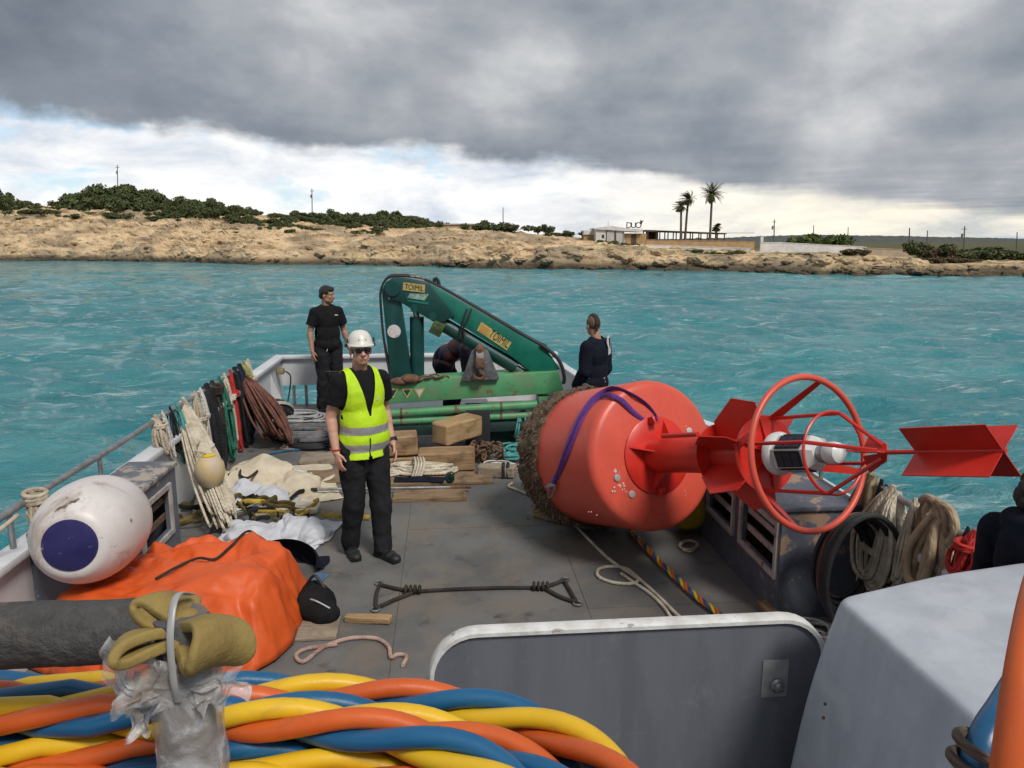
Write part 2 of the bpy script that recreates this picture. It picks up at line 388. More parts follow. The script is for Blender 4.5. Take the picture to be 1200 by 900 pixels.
def land_full(X, Y):
    zz, s, zb = land_h(X, Y)
    p = np.stack([X, Y, zz*2.2], -1)
    rel = np.clip((zb-SEA)/2.2, .35, 1.3); x_ = px_of(X, np.maximum(Y, 5))
    m = np.clip((s+1)/3, 0, 1)*np.clip((75-s)/40, 0.12, 1)*rel
    r1 = ridge(p*np.array([.10, .16, .2]), 5, 0.55); r2 = fbm(p*np.array([.30, .55, .6])+7, 5, 2.1, .55); r3 = ridge(p*np.array([.55, 1.0, .8])+31, 4, .6)
    near = np.clip((26-s)/14, 0, 1); big = ridge(p*np.array([.055, .10, .05])+71, 3, .5); dz = 0.55*r1+0.70*r2+0.32*r3+near*np.interp(x_, [0, 300, 480], [.30, .5, 1.0])*(.75*big+.45*fbm(p*np.array([.16, .3, .3])+50, 3)-.35)
    zz = zz+dz*m
    # ledges: soften into strata
    st = 0.55; q = zz/st; fl = np.floor(q); fr = q-fl; step = (fl+np.clip((fr-.25)/.35, 0, 1))*st
    k = np.clip((60-s)/30, 0, 1)*np.clip(.5+.9*fbm(p*.07+3, 2), 0, .9)
    return zz*(1-k)+step*k
def make_land():
    ax = np.linspace(-180, 220, 3)
    cols = np.linspace(-700, 2000, 900); rows = np.concatenate([np.linspace(-6, 34, 190), np.linspace(34.6, 70, 70), np.linspace(73, 420, 40)])
    Xp, S = np.meshgrid(cols, rows)
    d0 = dist_at(np.interp(Xp, _cx, _ysh), SEA); Y = d0+S; X = (Xp-600)/FPX*(Y*CP+CAM_H*SP)
    Z = land_full(X, Y)
    n, m = X.shape; V = np.stack([X, Y, Z], -1).reshape(-1, 3)
    # horizontal raggedness so that the bank is not a pure height field
    nn = np.stack([V[:, 0]*.7, V[:, 1]*.7, V[:, 2]*1.6], -1); V[:, 1] += .35*fbm(nn, 4); V[:, 0] += .25*fbm(nn+40, 3)
    i = np.arange(n-1)[:, None]; j = np.arange(m-1)[None, :]
    F = np.stack([i*m+j, i*m+j+1, (i+1)*m+j+1, (i+1)*m+j], -1).reshape(-1, 4)
    me = bpy.data.meshes.new('rocky_shore'); me.from_pydata(V.tolist(), [], F.tolist())
    m_ = bpy.data.materials.new('shore rock'); m_.use_nodes = True; t = NT(m_.node_tree); b = t.n['Principled BSDF']
    co = t.add('ShaderNodeTexCoord').outputs['Object']; x, y, z = t.sep(co)
    st = t.xyz(t.math('MULTIPLY', x, .5), t.math('MULTIPLY', y, .5), t.math('MULTIPLY', z, 2.2))
    n1 = t.noise(st, 0.55, 8, .62, .5); n2 = t.noise(co, 0.09, 4, .5); n3 = t.noise(co, 1.4, 8, .65, .4)
    colr = t.ramp(n1, [(0.32, (0.15, 0.10, 0.06)), (0.43, (0.44, 0.315, 0.185)), (0.56, (0.62, 0.465, 0.29)), (0.75, (0.70, 0.56, 0.39))])
    colr = t.mix(t.math('MULTIPLY', t.smooth(n2, .46, .58), .75), colr, t.mix(n3, (0.16, 0.125, 0.085), (0.36, 0.29, 0.20)))
    n4 = t.noise(st, 0.16, 5, .55, .6); colr = t.mix(t.math('MULTIPLY', t.smooth(n4, .54, .60), .7), colr, (0.66, 0.50, 0.30))
    dk = t.smooth(n3, .56, .70); colr = t.mix(t.math('MULTIPLY', dk, .45), colr, (0.065, 0.052, 0.038))
    # black tide band just above the water, tide-stained and ragged
    zt = t.math('ADD', z, t.math('MULTIPLY', t.math('SUBTRACT', n1, .5), -1.8)); tide = t.smooth(zt, SEA+1.15, SEA+0.25)
    colr = t.mix(t.math('MULTIPLY', tide, .9), colr, (0.045, 0.036, 0.026))
    geo = t.add('ShaderNodeNewGeometry'); nz = t.sep(geo.outputs['Normal'])[2]
    sc = t.noise(co, 0.35, 7, .65, .5); gr = t.math('MULTIPLY', t.smooth(y, 128.0, 150.0), t.smooth(nz, .75, .95))
    grr = t.math('MULTIPLY', t.smooth(x, 4.0, 14.0), t.smooth(nz, .72, .95))
    colr = t.mix(t.math('MULTIPLY', t.smooth(sc, .47, .60), t.math('MULTIPLY', t.math('MAXIMUM', gr, grr), t.math('SUBTRACT', 1.0, tide))), colr, (0.105, 0.105, 0.040))
    inl = t.math('MULTIPLY', t.smooth(t.math('ADD', y, t.math('MULTIPLY', sc, 30.0)), 128.0, 150.0), t.smooth(x, 8.0, 26.0)); colr = t.mix(t.math('MULTIPLY', inl, .92), colr, t.mix(n1, (0.045, 0.055, 0.028), (0.12, 0.115, 0.055)))
    t.put(b, 'Base Color', colr); t.put(b, 'Roughness', .92); b.inputs['Specular IOR Level'].default_value = .2
    bn = t.add('ShaderNodeBump'); bn.inputs['Strength'].default_value = 1.0; bn.inputs['Distance'].default_value = 0.32
    t.put(bn, 'Height', t.math('ADD', n1, t.math('MULTIPLY', n3, .55))); t.l.new(bn.outputs[0], b.inputs['Normal'])
    o = mkobj('rocky_shore', me, m_); o.data.polygons.foreach_set('use_smooth', [False]*len(me.polygons))
    return tag(o, 'low tan rocky shore with dark waterline', kind='structure')
make_land()
def ground(X, Y): return float(land_full(np.array([X]), np.array([Y]))[0])
def on_land(px, s):
    """place on the coast in a pixel column, s metres inland of the waterline"""
    Y = float(dist_at(np.interp(px, _cx, _ysh), SEA))+s; X = (px-600)/FPX*(Y*CP+CAM_H*SP); return Vector((X, Y, ground(X, Y)))

# loose boulders along the waterline
def rock_mesh(seed):
    bm = bmesh.new(); bmesh.ops.create_icosphere(bm, subdivisions=3, radius=1.0)
    co = np.array([v.co[:] for v in bm.verts]); q = 1+.42*fbm(co*1.1+seed*7, 3)+.18*ridge(co*1.9+seed*3, 3)*.6
    co = co*q[:, None]*np.array([1.25, .95, .62])
    for v, c in zip(bm.verts, co): v.co = c
    V = np.array([v.co[:] for v in bm.verts]); F = [tuple(v.index for v in f.verts) for f in bm.faces]; bm.free(); return V, F
def boulders():
    base = [rock_mesh(s) for s in range(7)]; mb = MB(); r = random.Random(4)
    for k in range(330):
        px = r.uniform(-250, 1450); sx = r.choice([-.4, 0, .6, 1.2, 3, 5]) + r.uniform(-.6, .6); sc = r.uniform(.18, .75)*(1.0 if px > 350 else .7)*(1.35 if r.random() < .12 else 1)
        p = on_land(px, sx); V, F = r.choice(base); a = r.uniform(0, 6.28); M = np.array([[math.cos(a), -math.sin(a), 0], [math.sin(a), math.cos(a), 0], [0, 0, 1]])
        mb.add((V*sc) @ M.T+np.array([p.x, p.y, max(p.z, SEA-.1)+sc*.1]), F)
    m_ = bpy.data.materials['shore rock']
    tag(mb.build('shore_boulders', m_, smooth=False), 'loose dark boulders strewn along the waterline', 'boulders', kind='stuff')
boulders()

# ------------------------------------------------------------------ vegetation
def leafmat(name, c, c2):
    if name in MATS: return MATS[name]
    m = bpy.data.materials.new(name); m.use_nodes = True; t = NT(m.node_tree); b = t.n['Principled BSDF']
    co = t.add('ShaderNodeTexCoord').outputs['Object']; n = t.noise(co, 2.2, 4, .6); oi = t.add('ShaderNodeObjectInfo').outputs['Random']
    colr = t.mix(t.smooth(n, .36, .64), c2, c); colr = t.mix(t.math('MULTIPLY', oi, .35), colr, (0.10, 0.085, 0.035))
    t.put(b, 'Base Color', colr); t.put(b, 'Roughness', .75); b.inputs['Specular IOR Level'].default_value = .25; MATS[name] = m; return m
M_SHRUB = leafmat('juniper leaf', (0.105, 0.135, 0.050), (0.048, 0.066, 0.026))
M_GREEN = leafmat('fresh green leaf', (0.10, 0.15, 0.035), (0.04, 0.07, 0.02))
M_DRYL = leafmat('dry brown leaf', (0.15, 0.11, 0.06), (0.06, 0.045, 0.025))
M_BARK = mat('bark', (0.13, 0.095, 0.065), rough=.9, bump=.6, scale=9)
def crown_mesh(seed, n=1500, lobes=9, leaf=.13, flat=.62):
    r = np.random.default_rng(seed); c = r.normal(size=(lobes, 3))*np.array([.48, .48, .20]); c[:, 2] = np.abs(c[:, 2])*.9+.30; rad = r.uniform(.28, .5, lobes)
    c[:, :2] -= c[:, :2].mean(0)
    k = r.integers(0, lobes, n); dd = r.normal(size=(n, 3)); dd /= np.linalg.norm(dd, axis=1)[:, None]
    rr = rad[k]*r.uniform(.55, 1.08, n); p = c[k]+dd*rr[:, None]*np.array([1, 1, flat]); p[:, 2] = np.maximum(p[:, 2], .03)
    a = r.normal(size=(n, 3)); a /= np.linalg.norm(a, axis=1)[:, None]; bb = np.cross(a, dd+.4*r.normal(size=(n, 3))); bb /= np.linalg.norm(bb, axis=1)[:, None]+1e-9
    sz = leaf*r.uniform(.5, 1.2, n)[:, None]; V = np.stack([p-a*sz, p+bb*sz*.55, p+a*sz, p-bb*sz*.55], 1).reshape(-1, 3)
    mb = MB(); mb.add(V, [(4*i, 4*i+1, 4*i+2, 4*i+3) for i in range(n)]); return mb, c
def shrub_proto(seed, m_, **kw):
    mb, c = crown_mesh(seed, **kw); cr = mb.build('crown', m_, smooth=False)
    tb = MB(); r = random.Random(seed)
    for q in c[:6]: tb.tube(spline([(0.03*r.uniform(-1, 1), .03*r.uniform(-1, 1), -.25), (q[0]*.35, q[1]*.35, q[2]*.4), tuple(q)], 7), np.linspace(.05, .015, 7), 5)
    tr = tb.build('trunk', M_BARK); return cr, tr
PROTO = [shrub_proto(s, M_SHRUB, leaf=.10, n=2200) for s in (1, 2, 3, 4)]
PGREEN = [shrub_proto(s, M_GREEN) for s in (11, 12)]
PDRY = [shrub_proto(s, M_DRYL) for s in (21, 22)]
used = set()
def shrub(proto, loc, sx, sz, label, group, name='shrub', cat='shrub', rz=None):
    e_ = thing(name, label, cat, loc, group); e_.scale = (sx, sx, sz); e_.rotation_euler = (0, 0, random.uniform(0, 6.28) if rz is None else rz)
    for o in proto:
        c = o if o.name not in used else o.copy()
        if o.name in used: COL.objects.link(c)
        else: used.add(o.name)
        c.parent = e_
    return e_
# silhouette of the juniper scrub on the headland (photo column, top of foliage)
_sx = [-220, -60, 0, 30, 60, 90, 110, 140, 165, 182, 196, 215, 260, 290, 312, 335, 380, 420, 455, 480, 520]
_st = [232, 228, 224, 236, 240, 231, 224, 221, 222, 230, 241, 231, 236, 242, 251, 248, 247, 249, 249, 253, 262]
r_ = random.Random(9); k = 0; x = -215.0
while x < 520:
    for row in range(2):
        xx = x+r_.uniform(-4, 4); s_ = (44, 37)[row]+r_.uniform(-4, 4); p = on_land(xx, s_)
        top = z_at(np.interp(xx, _sx, _st)+(r_.uniform(-1, 3) if row == 0 else r_.uniform(5, 10)), p.y); h = top-p.z
        if h > .7:
            h = min(h, 7.5); wd = max(1.5, min(3.6, h*r_.uniform(.75, 1.1)))
            shrub(r_.choice(PROTO), p-Vector((0, 0, .15)), wd*1.25, h*1.38, 'dark green juniper scrub bush crowning the rocky headland', 'juniper scrub on the headland', 'juniper_bush', 'bush')
    x += r_.uniform(8, 12)
for (px_, s_, wd, h) in [(35, 27, 2.4, 1.6), (52, 25, 2.2, 1.4), (100, 29, 2.0, 1.3), (138, 23, 2.3, 1.5), (190, 24, 2.6, 1.3), (205, 27, 2.0, 1.1), (325, 23, 1.9, 1.5), (345, 21, 1.7, 1.2), (368, 22, 1.8, 1.2), (240, 32, 2, 1.3), (275, 33, 2, 1.2), (300, 30, 1.6, 1.1), (445, 26, 1.8, 1.1), (425, 19, 1.6, .9), (70, 20, 1.0, .5), (294, 16, 1.0, .5), (405, 30, 1.9, 1.3), (470, 33, 1.8, 1.3)]:
    p = on_land(px_, s_); shrub(r_.choice(PROTO), p-Vector((0, 0, .1)), wd, h, 'low green scrub bush sprawling on bare tan rock below the crest', 'low bushes on the bare rock', 'scrub_bush', 'bush')
for k_ in range(34):
    px_ = r_.uniform(-60, 470); s_ = r_.uniform(17, 38); p = on_land(px_, s_); wd = r_.uniform(.8, 2.2); shrub(r_.choice(PROTO), p-Vector((0, 0, .1)), wd, wd*r_.uniform(.5, .8), 'low green scrub bush sprawling on bare tan rock below the crest', 'low bushes on the bare rock', 'scrub_bush', 'bush')
for (px_, s_, wd, h, L) in [(580, 44, 2.6, 2.0, 0), (598, 44, 3.0, 1.8, 0), (562, 46, 2.0, 2.2, 0), (650, 40, 2.2, 1.0, 1), (815, 16, 1.2, .8, 2), (838, 15, .9, .6, 2), (864, 16, 1.2, .75, 2), (722, 26, 2.0, 1.1, 1), (707, 27, 1.2, .8, 1), (668, 38, 1.6, 1.0, 1)]:
    p = on_land(px_, s_); shrub(r_.choice(PROTO), p-Vector((0, 0, .1)), wd, h, ['rounded dark bush beside the small beige hut', 'dark bush by the white flat-roofed building', 'small round bush below the ochre terrace wall'][L], ['bushes beside the hut', 'bushes by the white building', 'bushes below the terrace'][L], 'round_bush', 'bush')
def tree(px_, s_, hgt, wd, proto, label, name='small_tree', trunk=.35):
    p = on_land(px_, s_); e_ = shrub(proto, p+Vector((0, 0, hgt*trunk*.6)), wd, hgt*(1-trunk*.5), label, None, name, 'tree'); return e_
tree(640, 46, 2.2, 1.5, PROTO[1], 'small wind-bent tree left of the white building')
tree(630, 46, 1.5, .9, PROTO[2], 'tiny thin tree beside the wind-bent tree')
tree(1080, 16, 2.9, 2.2, PROTO[0], 'dense dark leafy tree at the right end of the beige wall', 'dark_tree', .2)
tree(1098, 15, 2.4, 1.8, PDRY[0], 'brownish dry tree leaning against the dense dark tree', 'dry_tree', .2)
tree(945, 52, 3.4, 2.8, PGREEN[0], 'bright green tree rising behind the long white wall', 'green_tree', .2)
tree(968, 55, 3.6, 3.2, PGREEN[1], 'broad mid green tree behind the right half of the white wall', 'green_tree', .2)
for i_, (px_, s_, wd, h) in enumerate([(1120, 22, 2.4, 1.7), (1142, 26, 2.8, 1.9), (1165, 28, 3.0, 2.0), (1190, 30, 3.0, 1.9), (1215, 30, 3, 1.9), (1245, 32, 3, 2.0), (1290, 34, 3.2, 2.0), (1340, 34, 3.2, 2.2)]):
    p = on_land(px_, s_); shrub(PROTO[i_ % 4], p-Vector((0, 0, .1)), wd, h, 'dark green hedge-like bush behind the low shore past the dry tree', 'bushes behind the low shore', 'hedge_bush', 'bush')
for (px_, s_, wd, h) in [(935, 19, .9, .8), (952, 17, 1.0, .7), (968, 18, 1.1, .9), (985, 17, 1.0, .9), (1000, 17, 1.3, 1.0), (1075, 9, 1.0, .7), (1095, 8, 1.2, .8), (1112, 9, 1.3, .9), (1130, 9, 1.1, .6)]:
    p = on_land(px_, s_); shrub(r_.choice(PDRY), p-Vector((0, 0, .08)), wd, h, 'low brownish bush on the grassy bank in front of the pale walls', 'brownish bushes on the bank', 'dry_bush', 'bush')
for a_, b_ in PROTO+PGREEN+PDRY:            # prototypes never placed
    if a_.parent is None: bpy.data.objects.remove(a_); bpy.data.objects.remove(b_)

# far wooded rise
def far_wood():
    mb = MB(); cols = np.linspace(560, 2300, 700); prof = np.linspace(0, 1, 14); Yf = 520.0
    top = np.interp(cols, [560, 700, 850, 900, 950, 1000, 1060, 1100, 1200, 1500, 2300], [285, 283, 279, 277, 275.5, 276.5, 277, 278, 280, 281, 281])
    V = []
    for j, q in enumerate(prof):
        Y = Yf+q*160; X = (cols-600)/FPX*(Y*CP+CAM_H*SP); zt = z_at(top, Yf+160)
        z = -2+(zt+2)*np.sin(q*math.pi/2); p = np.stack([X*.10, np.full_like(X, Y)*.10, z*0], -1); z = z+q*(1.0*np.abs(fbm(p*.9, 4))+.5*fbm(p*3.0, 3))
        V.append(np.stack([X, np.full_like(X, Y), z], -1))
    V = np.concatenate(V); m = len(cols); F = [(i*m+j, i*m+j+1, (i+1)*m+j+1, (i+1)*m+j) for i in range(len(prof)-1) for j in range(m-1)]
    mb.add(V, F); o = mb.build('far_wooded_hills', mat('distant woodland', (0.085, 0.098, 0.085), (0.038, 0.048, 0.045), rough=.95, scale=.12, bump=1.0, bscale=.3, detail=8), smooth=False)
    tag(o, 'long low wooded rise far behind the right shore', kind='structure')
far_wood()

# ------------------------------------------------------------------ palms
M_FROND = leafmat('palm frond', (0.085, 0.10, 0.035), (0.035, 0.045, 0.018)); M_FDRY = mat('dry frond', (0.16, 0.12, 0.07), rough=.9)
M_PTRUNK = mat('palm trunk', (0.16, 0.125, 0.09), rough=.95, bump=.8, scale=5)
def palm(px_, s_, top_py, label, crown_r=2.1, lean=(0, 0), seed=1, wind=0.0, n=44):
    base = on_land(px_, s_); r = random.Random(seed); e_ = thing('palm_tree', label, 'palm tree', base, 'palms by the terrace')
    H = z_at(top_py, base.y)-base.z-crown_r*.45; top = Vector((lean[0], lean[1], H))
    K_ = MB().tube(spline([(0, 0, -.4), (lean[0]*.3, lean[1]*.3, H*.5), top], 12), [.26, .22, .20, .19, .185, .18, .18, .175, .17, .17, .19, .22], 9)
    o = K_.build('trunk', M_PTRUNK, e_)
    for grp in ('crown', 'dead_fronds'):
        mb = MB()
        for i in range(n if grp == 'crown' else 12):
            az = r.uniform(0, 6.28); el = r.uniform(-.55, 1.25) if grp == 'crown' else r.uniform(-1.3, -.8); L = crown_r*r.uniform(.8, 1.1)*(1 if grp == 'crown' else .7)
            d0 = Vector((math.cos(az)*math.cos(el), math.sin(az)*math.cos(el), math.sin(el))); pts = []; p = top.copy(); dd = d0.copy()
            for q in range(9): pts.append(p.copy()); p = p+dd*(L/8); dd = (dd+Vector((wind*.13, 0, -.11))).normalized()
            side = d0.cross(Vector((0, 0, 1)))
            if side.length < .1: side = Vector((1, 0, 0))
            side.normalize()
            for q in range(1, 9):
                w_ = .46*math.sin(math.pi*min(1, (q+1)/9.5))+.07; t_ = (pts[q]-pts[q-1]).normalized()
                for sgn in (-1, 1):
                    for sb in (0, .5):
                        b0 = pts[q-1].lerp(pts[q], sb); tip = b0+side*sgn*w_+t_*w_*.55+Vector((0, 0, -.16*w_)); wdt = t_*.05
                        i0 = mb.n; mb.add([b0-wdt, b0+wdt, tip], [(0, 1, 2)])
            mb.tube(pts, np.linspace(.035, .01, 9), 4)
        mb.build(grp, M_FROND if grp == 'crown' else M_FDRY, e_, smooth=False)
    return e_
palm(831, 36, 219, 'tall palm with a full round crown standing apart right of the pair', 2.25, (0, 0), 3)
palm(802, 37, 227, 'taller windswept palm of the close pair', 1.8, (.25, 0), 5, -1.9, 30)
palm(797, 36, 236, 'shorter palm with drooping fronds leaning on its taller neighbour', 1.6, (-.15, 0), 8, -1.7, 26)
palm(838, 40, 263, 'stubby young palm behind the terrace posts', 1.0, (0, 0), 13, 0, 22)

# ------------------------------------------------------------------ buildings on the shore
M_WALLW = mat('white render', (0.74, 0.73, 0.71), (0.60, 0.58, 0.56), rough=.85, scale=1.2, bump=.2)
M_WALLO = mat('ochre render', (0.50, 0.33, 0.17), (0.38, 0.25, 0.13), rough=.9, scale=1.5, bump=.3)
M_WALLB = mat('beige render', (0.48, 0.38, 0.28), (0.36, 0.28, 0.20), rough=.9, scale=1.5, bump=.3)
M_TIMB = mat('brown timber', (0.13, 0.085, 0.055), rough=.85, scale=3)
M_WDARK = mat('window dark', (0.03, 0.032, 0.035), rough=.3)
def face_box(e_, name, m_, xa, xb, ytop, ybot, Y, depth, bev=0.0, **kw):
    a = D(xa, ytop, Y); b = D(xb, ybot, Y); mb = MB().box(((a.x+b.x)/2, Y+depth/2, (a.z+b.z)/2), (b.x-a.x, depth, a.z-b.z)); return K(mb, name, m_, e_, smooth=False)
def shore_buildings():
    Y = 121.0; base = D(727, 286, Y)
    e_ = thing('beach_building', 'flat white shore building with two tall doors and a rooftop sign', 'building', base)
    # bodies: the white part, brown extension
    wl = face_box(e_, 'wall', M_WALLW, 698.5, 731, 268.5, 288, Y, 7)
    face_box(e_, 'wall', M_WALLB, 731, 757, 273.5, 288, Y+.5, 6)
    face_box(e_, 'parapet', M_WALLW, 684, 698.5, 270, 275, Y+3, 5); face_box(e_, 'wall', M_WALLO, 684, 698.5, 275, 287, Y+3.2, 4)
    a = D(697.5, 268.6, Y); b = D(753, 270, Y); mb = MB().prism([Vector((a.x-.2, Y-.2, a.z)), Vector((b.x, Y-.2, a.z-.5)), Vector((b.x, Y-.2, a.z-.15)), Vector(((a.x+b.x)/2-1.4, Y-.2, a.z+.55)), Vector((a.x-.2, Y-.2, a.z+.22))], Vector((0, .001, 0)))
    V = [Vector((a.x-.2, 0, a.z)), Vector((b.x, 0, a.z-.45)), Vector((b.x, 0, a.z-.15)), Vector(((a.x+b.x)/2-1.2, 0, a.z+.5)), Vector((a.x-.2, 0, a.z+.2))]
    rf = MB().prism([v+Vector((0, Y+3.4, 0)) for v in V], Vector((0, 7.4, 0))); K(rf, 'roof', M_WALLW, e_, smooth=False)
    for xa, xb in ((711, 720), (722, 730)):
        dr = face_box(e_, 'door', mat('white door', (0.58, 0.57, 0.55), rough=.6), xa, xb, 270.8, 287, Y-.06, .05)
        a2 = D(xa, 270.5, Y-.1); b2 = D(xb, 287, Y-.1); f = MB()
        for (x0, x1, z0, z1) in ((a2.x-.06, a2.x+.03, b2.z, a2.z), (b2.x-.03, b2.x+.06, b2.z, a2.z), (a2.x-.06, b2.x+.06, a2.z, a2.z+.08)): f.box(((x0+x1)/2, Y-.06, (z0+z1)/2), (x1-x0, .1, z1-z0))
        sub(f, 'door_frame', M_WDARK, dr, smooth=False).matrix_parent_inverse = Matrix.Identity(4)
        sub_fix = dr.children[0]; sub_fix.matrix_parent_inverse = dr.matrix_parent_inverse.inverted() if False else Matrix.Identity(4)
    face_box(e_, 'window', M_WDARK, 705.5, 708, 275, 279, Y-.04, .05)
    for xx in (734, 740, 746, 752): face_box(e_, 'bamboo_screen', M_WALLO if xx != 740 else M_TIMB, xx, xx+5.3, 274.5, 286, Y+.42, .06)
    face_box(e_, 'chimney', M_WALLW, 712.5, 713.3, 259, 268, Y+2, .12)
    # sign letters
    sg = thing('roof_sign', 'dark DUO lettering with a small bird mark on a rack above the white building', 'sign', D(742, 269, Y+2))
    fr = MB(); p0 = D(732.5, 270, Y+2); p1 = D(752.5, 270, Y+2)
    for q in (0, .33, .66, 1): fr.box((p0.x+(p1.x-p0.x)*q, Y+2.06, p0.z-.05), (.06, .06, .6))
    fr.box(((p0.x+p1.x)/2, Y+2.06, p0.z+.22), (p1.x-p0.x, .05, .05)); K(fr, 'sign_rack', M_WDARK, sg, smooth=False)
    for ch, xx in (('D', 733.3), ('U', 738.9), ('O', 744.2)):
        c = bpy.data.curves.new('letter', 'FONT'); c.body = ch; c.size = 1.30; c.extrude = .05; c.offset = .012; o = bpy.data.objects.new('letter', c); COL.objects.link(o)
        me = bpy.data.meshes.new_from_object(o); bpy.data.objects.remove(o); bl = D(xx, 267.2, Y+1.9)
        me.transform(Matrix.Translation(bl) @ Matrix.Rotation(math.pi/2, 4, 'X')); keep(mkobj('letter', me, M_WDARK, smooth=False), sg)
    bq = D(751.2, 260.5, Y+1.9); K(MB().prism([bq+Vector(v) for v in ((-.1, 0, -.35), (.1, 0, -.35), (.22, 0, 0), (.42, 0, .35), (.12, 0, .2), (-.12, 0, .42), (-.15, 0, 0))], Vector((0, .08, 0))), 'bird_mark', M_WDARK, sg, smooth=False)
    # pergola
    pg = thing('pergola', 'long dark timber pergola over the terrace beside the white building', 'pergola', D(805, 282, 124))
    a = D(757, 269.3, 124); b = D(851, 273, 124); dz_ = b.z-a.z
    K(MB().prism([Vector((a.x, 126, a.z)), Vector((b.x, 126, b.z)), Vector((b.x, 126, b.z-.22)), Vector((a.x, 126, a.z-.28))], Vector((0, 4.5, 0))), 'roof', M_TIMB, pg, smooth=False)
    for k in range(10):
        for yy in (123.9, 128.1):
            x0 = a.x+.3+(b.x-a.x-.6)*k/9; z1 = a.z+dz_*k/9-.2; z0 = D(800, 284, yy).z-.8; K(MB().box((x0, yy, (z0+z1)/2), (.16, .16, z1-z0)), 'post', M_TIMB, pg, smooth=False)
    face_box(pg, 'back_wall', M_TIMB, 757, 771, 271, 283, 128.3, .15)
    K(MB().box(((a.x+b.x)/2, 123.8, a.z+dz_*.5-1.25), (b.x-a.x, .06, .08)), 'handrail', M_TIMB, pg, smooth=False)
    f2 = D(851, 273, 125); f3 = D(884, 274.5, 125); K(MB().box(((f2.x+f3.x)/2, 125, f2.z), (f3.x-f2.x, .06, .06)), 'cable_beam', M_TIMB, pg, smooth=False)
    # terrace retaining walls, one thing each
    def wall(name, label, xa, xb, yt0, yt1, ybt, Y, m_, cat='wall', th=.35, cap=None):
        a, b = D(xa, yt0, Y), D(xb, yt1, Y); c = D((xa+xb)/2, ybt, Y); e2 = thing(name, label, cat, ((a.x+b.x)/2, Y, c.z))
        K(MB().prism([Vector((a.x, Y, c.z-.8)), Vector((b.x, Y, c.z-.8)), b, a], Vector((0, th, 0))), 'wall_body', m_, e2, smooth=False)
        K(MB().prism([a+Vector((-.04, 0, 0)), b+Vector((.04, 0, 0)), b+Vector((.04, 0, .09)), a+Vector((-.04, 0, .09))], Vector((0, th+.1, 0))), 'coping', cap or m_, e2, smooth=False)
        return e2
    wall('terrace_wall', 'ochre terrace retaining wall under the pergola', 757, 884, 281.5, 283.5, 292, 118, M_WALLO)
    wall('low_wall', 'thin white strip wall at the foot of the ochre terrace', 757, 882, 287.3, 291.5, 294, 115, M_WALLW, th=.2)
    wall('garden_wall', 'long whitewashed garden wall stepping down to the right', 891, 917, 284.5, 284.5, 297, 112, M_WALLW)
    wall('garden_wall', 'long whitewashed garden wall with bushes along its foot', 917.2, 1011, 284.7, 289.5, 301, 112, M_WALLW)
    wall('stone_wall', 'beige stone wall between the white wall and the dark tree', 1013, 1064, 291, 293, 303, 104, M_WALLB)
    wall('gate_pillar', 'short white pillar at the end of the long white wall', 1011.3, 1014.5, 290, 290, 299, 108, M_WALLW, 'pillar')
    wall('gate_pillar', 'slim white pillar at the left start of the whitewashed wall', 891.5, 894.5, 277, 277, 290, 113.5, M_WALLW, 'pillar')
    # hut
    h = thing('stone_hut', 'small beige flat-roofed hut among bushes on the crest', 'hut', D(535, 276, 140))
    w1 = face_box(h, 'wall', M_WALLB, 514, 553, 263.5, 279, 140, 5); face_box(h, 'roof', M_WALLB, 513, 554, 262, 263.5, 139.8, 5.4)
    face_box(h, 'wall', M_WALLB, 541, 554.5, 266, 279, 138.5, 3); face_box(h, 'doorway', M_WDARK, 548, 551, 269, 276, 138.45, .06)
    # utility poles and fence posts
    M_POLE = mat('weathered pole', (0.17, 0.15, 0.13), rough=.9)
    for i, (xx, yt, yb_, Y, lab) in enumerate([(137.5, 193.5, 235, 175, 'tall utility pole rising above the highest scrub'), (365.5, 221, 256, 165, 'utility pole above the scrub midway along the headland'), (589.5, 243, 270, 175, 'thin utility pole behind the round bushes right of the hut'), (907.5, 257, 286, 150, 'utility pole behind the left part of the white wall'), (953.5, 264, 286, 190, 'distant pole behind the green tree'), (994, 266, 286, 190, 'distant pole behind the right end of the white wall'), (1066, 267, 296, 120, 'pole beside the dense dark tree'), (1087, 270, 286, 160, 'pole peeking over the dense dark tree'), (1130.5, 265, 294, 130, 'pole rising from the bushes past the dry tree'), (1192, 272, 294, 160, 'far pole at the end of the wooded rise')]):
        a, b = D(xx, yt, Y), D(xx, yb_, Y); e2 = thing('utility_pole', lab, 'pole', b, 'utility poles')
        K(MB().tube([b-Vector((0, 0, 2)), a], [.13, .09], 7), 'pole', M_POLE, e2)
        if i in (0, 1, 3, 8): K(MB().box(a-Vector((0, 0, .5)), (.9, .08, .1)), 'crossarm', M_POLE, e2, smooth=False); K(MB().box(a-Vector((.25, 0, 1.6)), (.25, .25, .7)), 'transformer', M_POLE, e2, smooth=False)
    M_POST = mat('grey post wood', (0.34, 0.29, 0.23), rough=.9)
    for (xx, yt, yb_, Y) in [(17, 251, 264, 146), (45.5, 251, 262, 146), (290, 243, 255, 152), (439, 268, 277, 128), (455, 269, 278, 128), (408, 268, 276, 130)]:
        a, b = D(xx, yt, Y), D(xx, yb_, Y); o = MB().tube([b-Vector((0, 0, .7)), a-Vector((0, 0, .06)), a], [.085, .08, .05], 7).build('fence_post', M_POST)
        tag(o, 'leaning wooden fence post on the bare rock of the headland', 'post', 'fence posts on the headland')
shore_buildings()
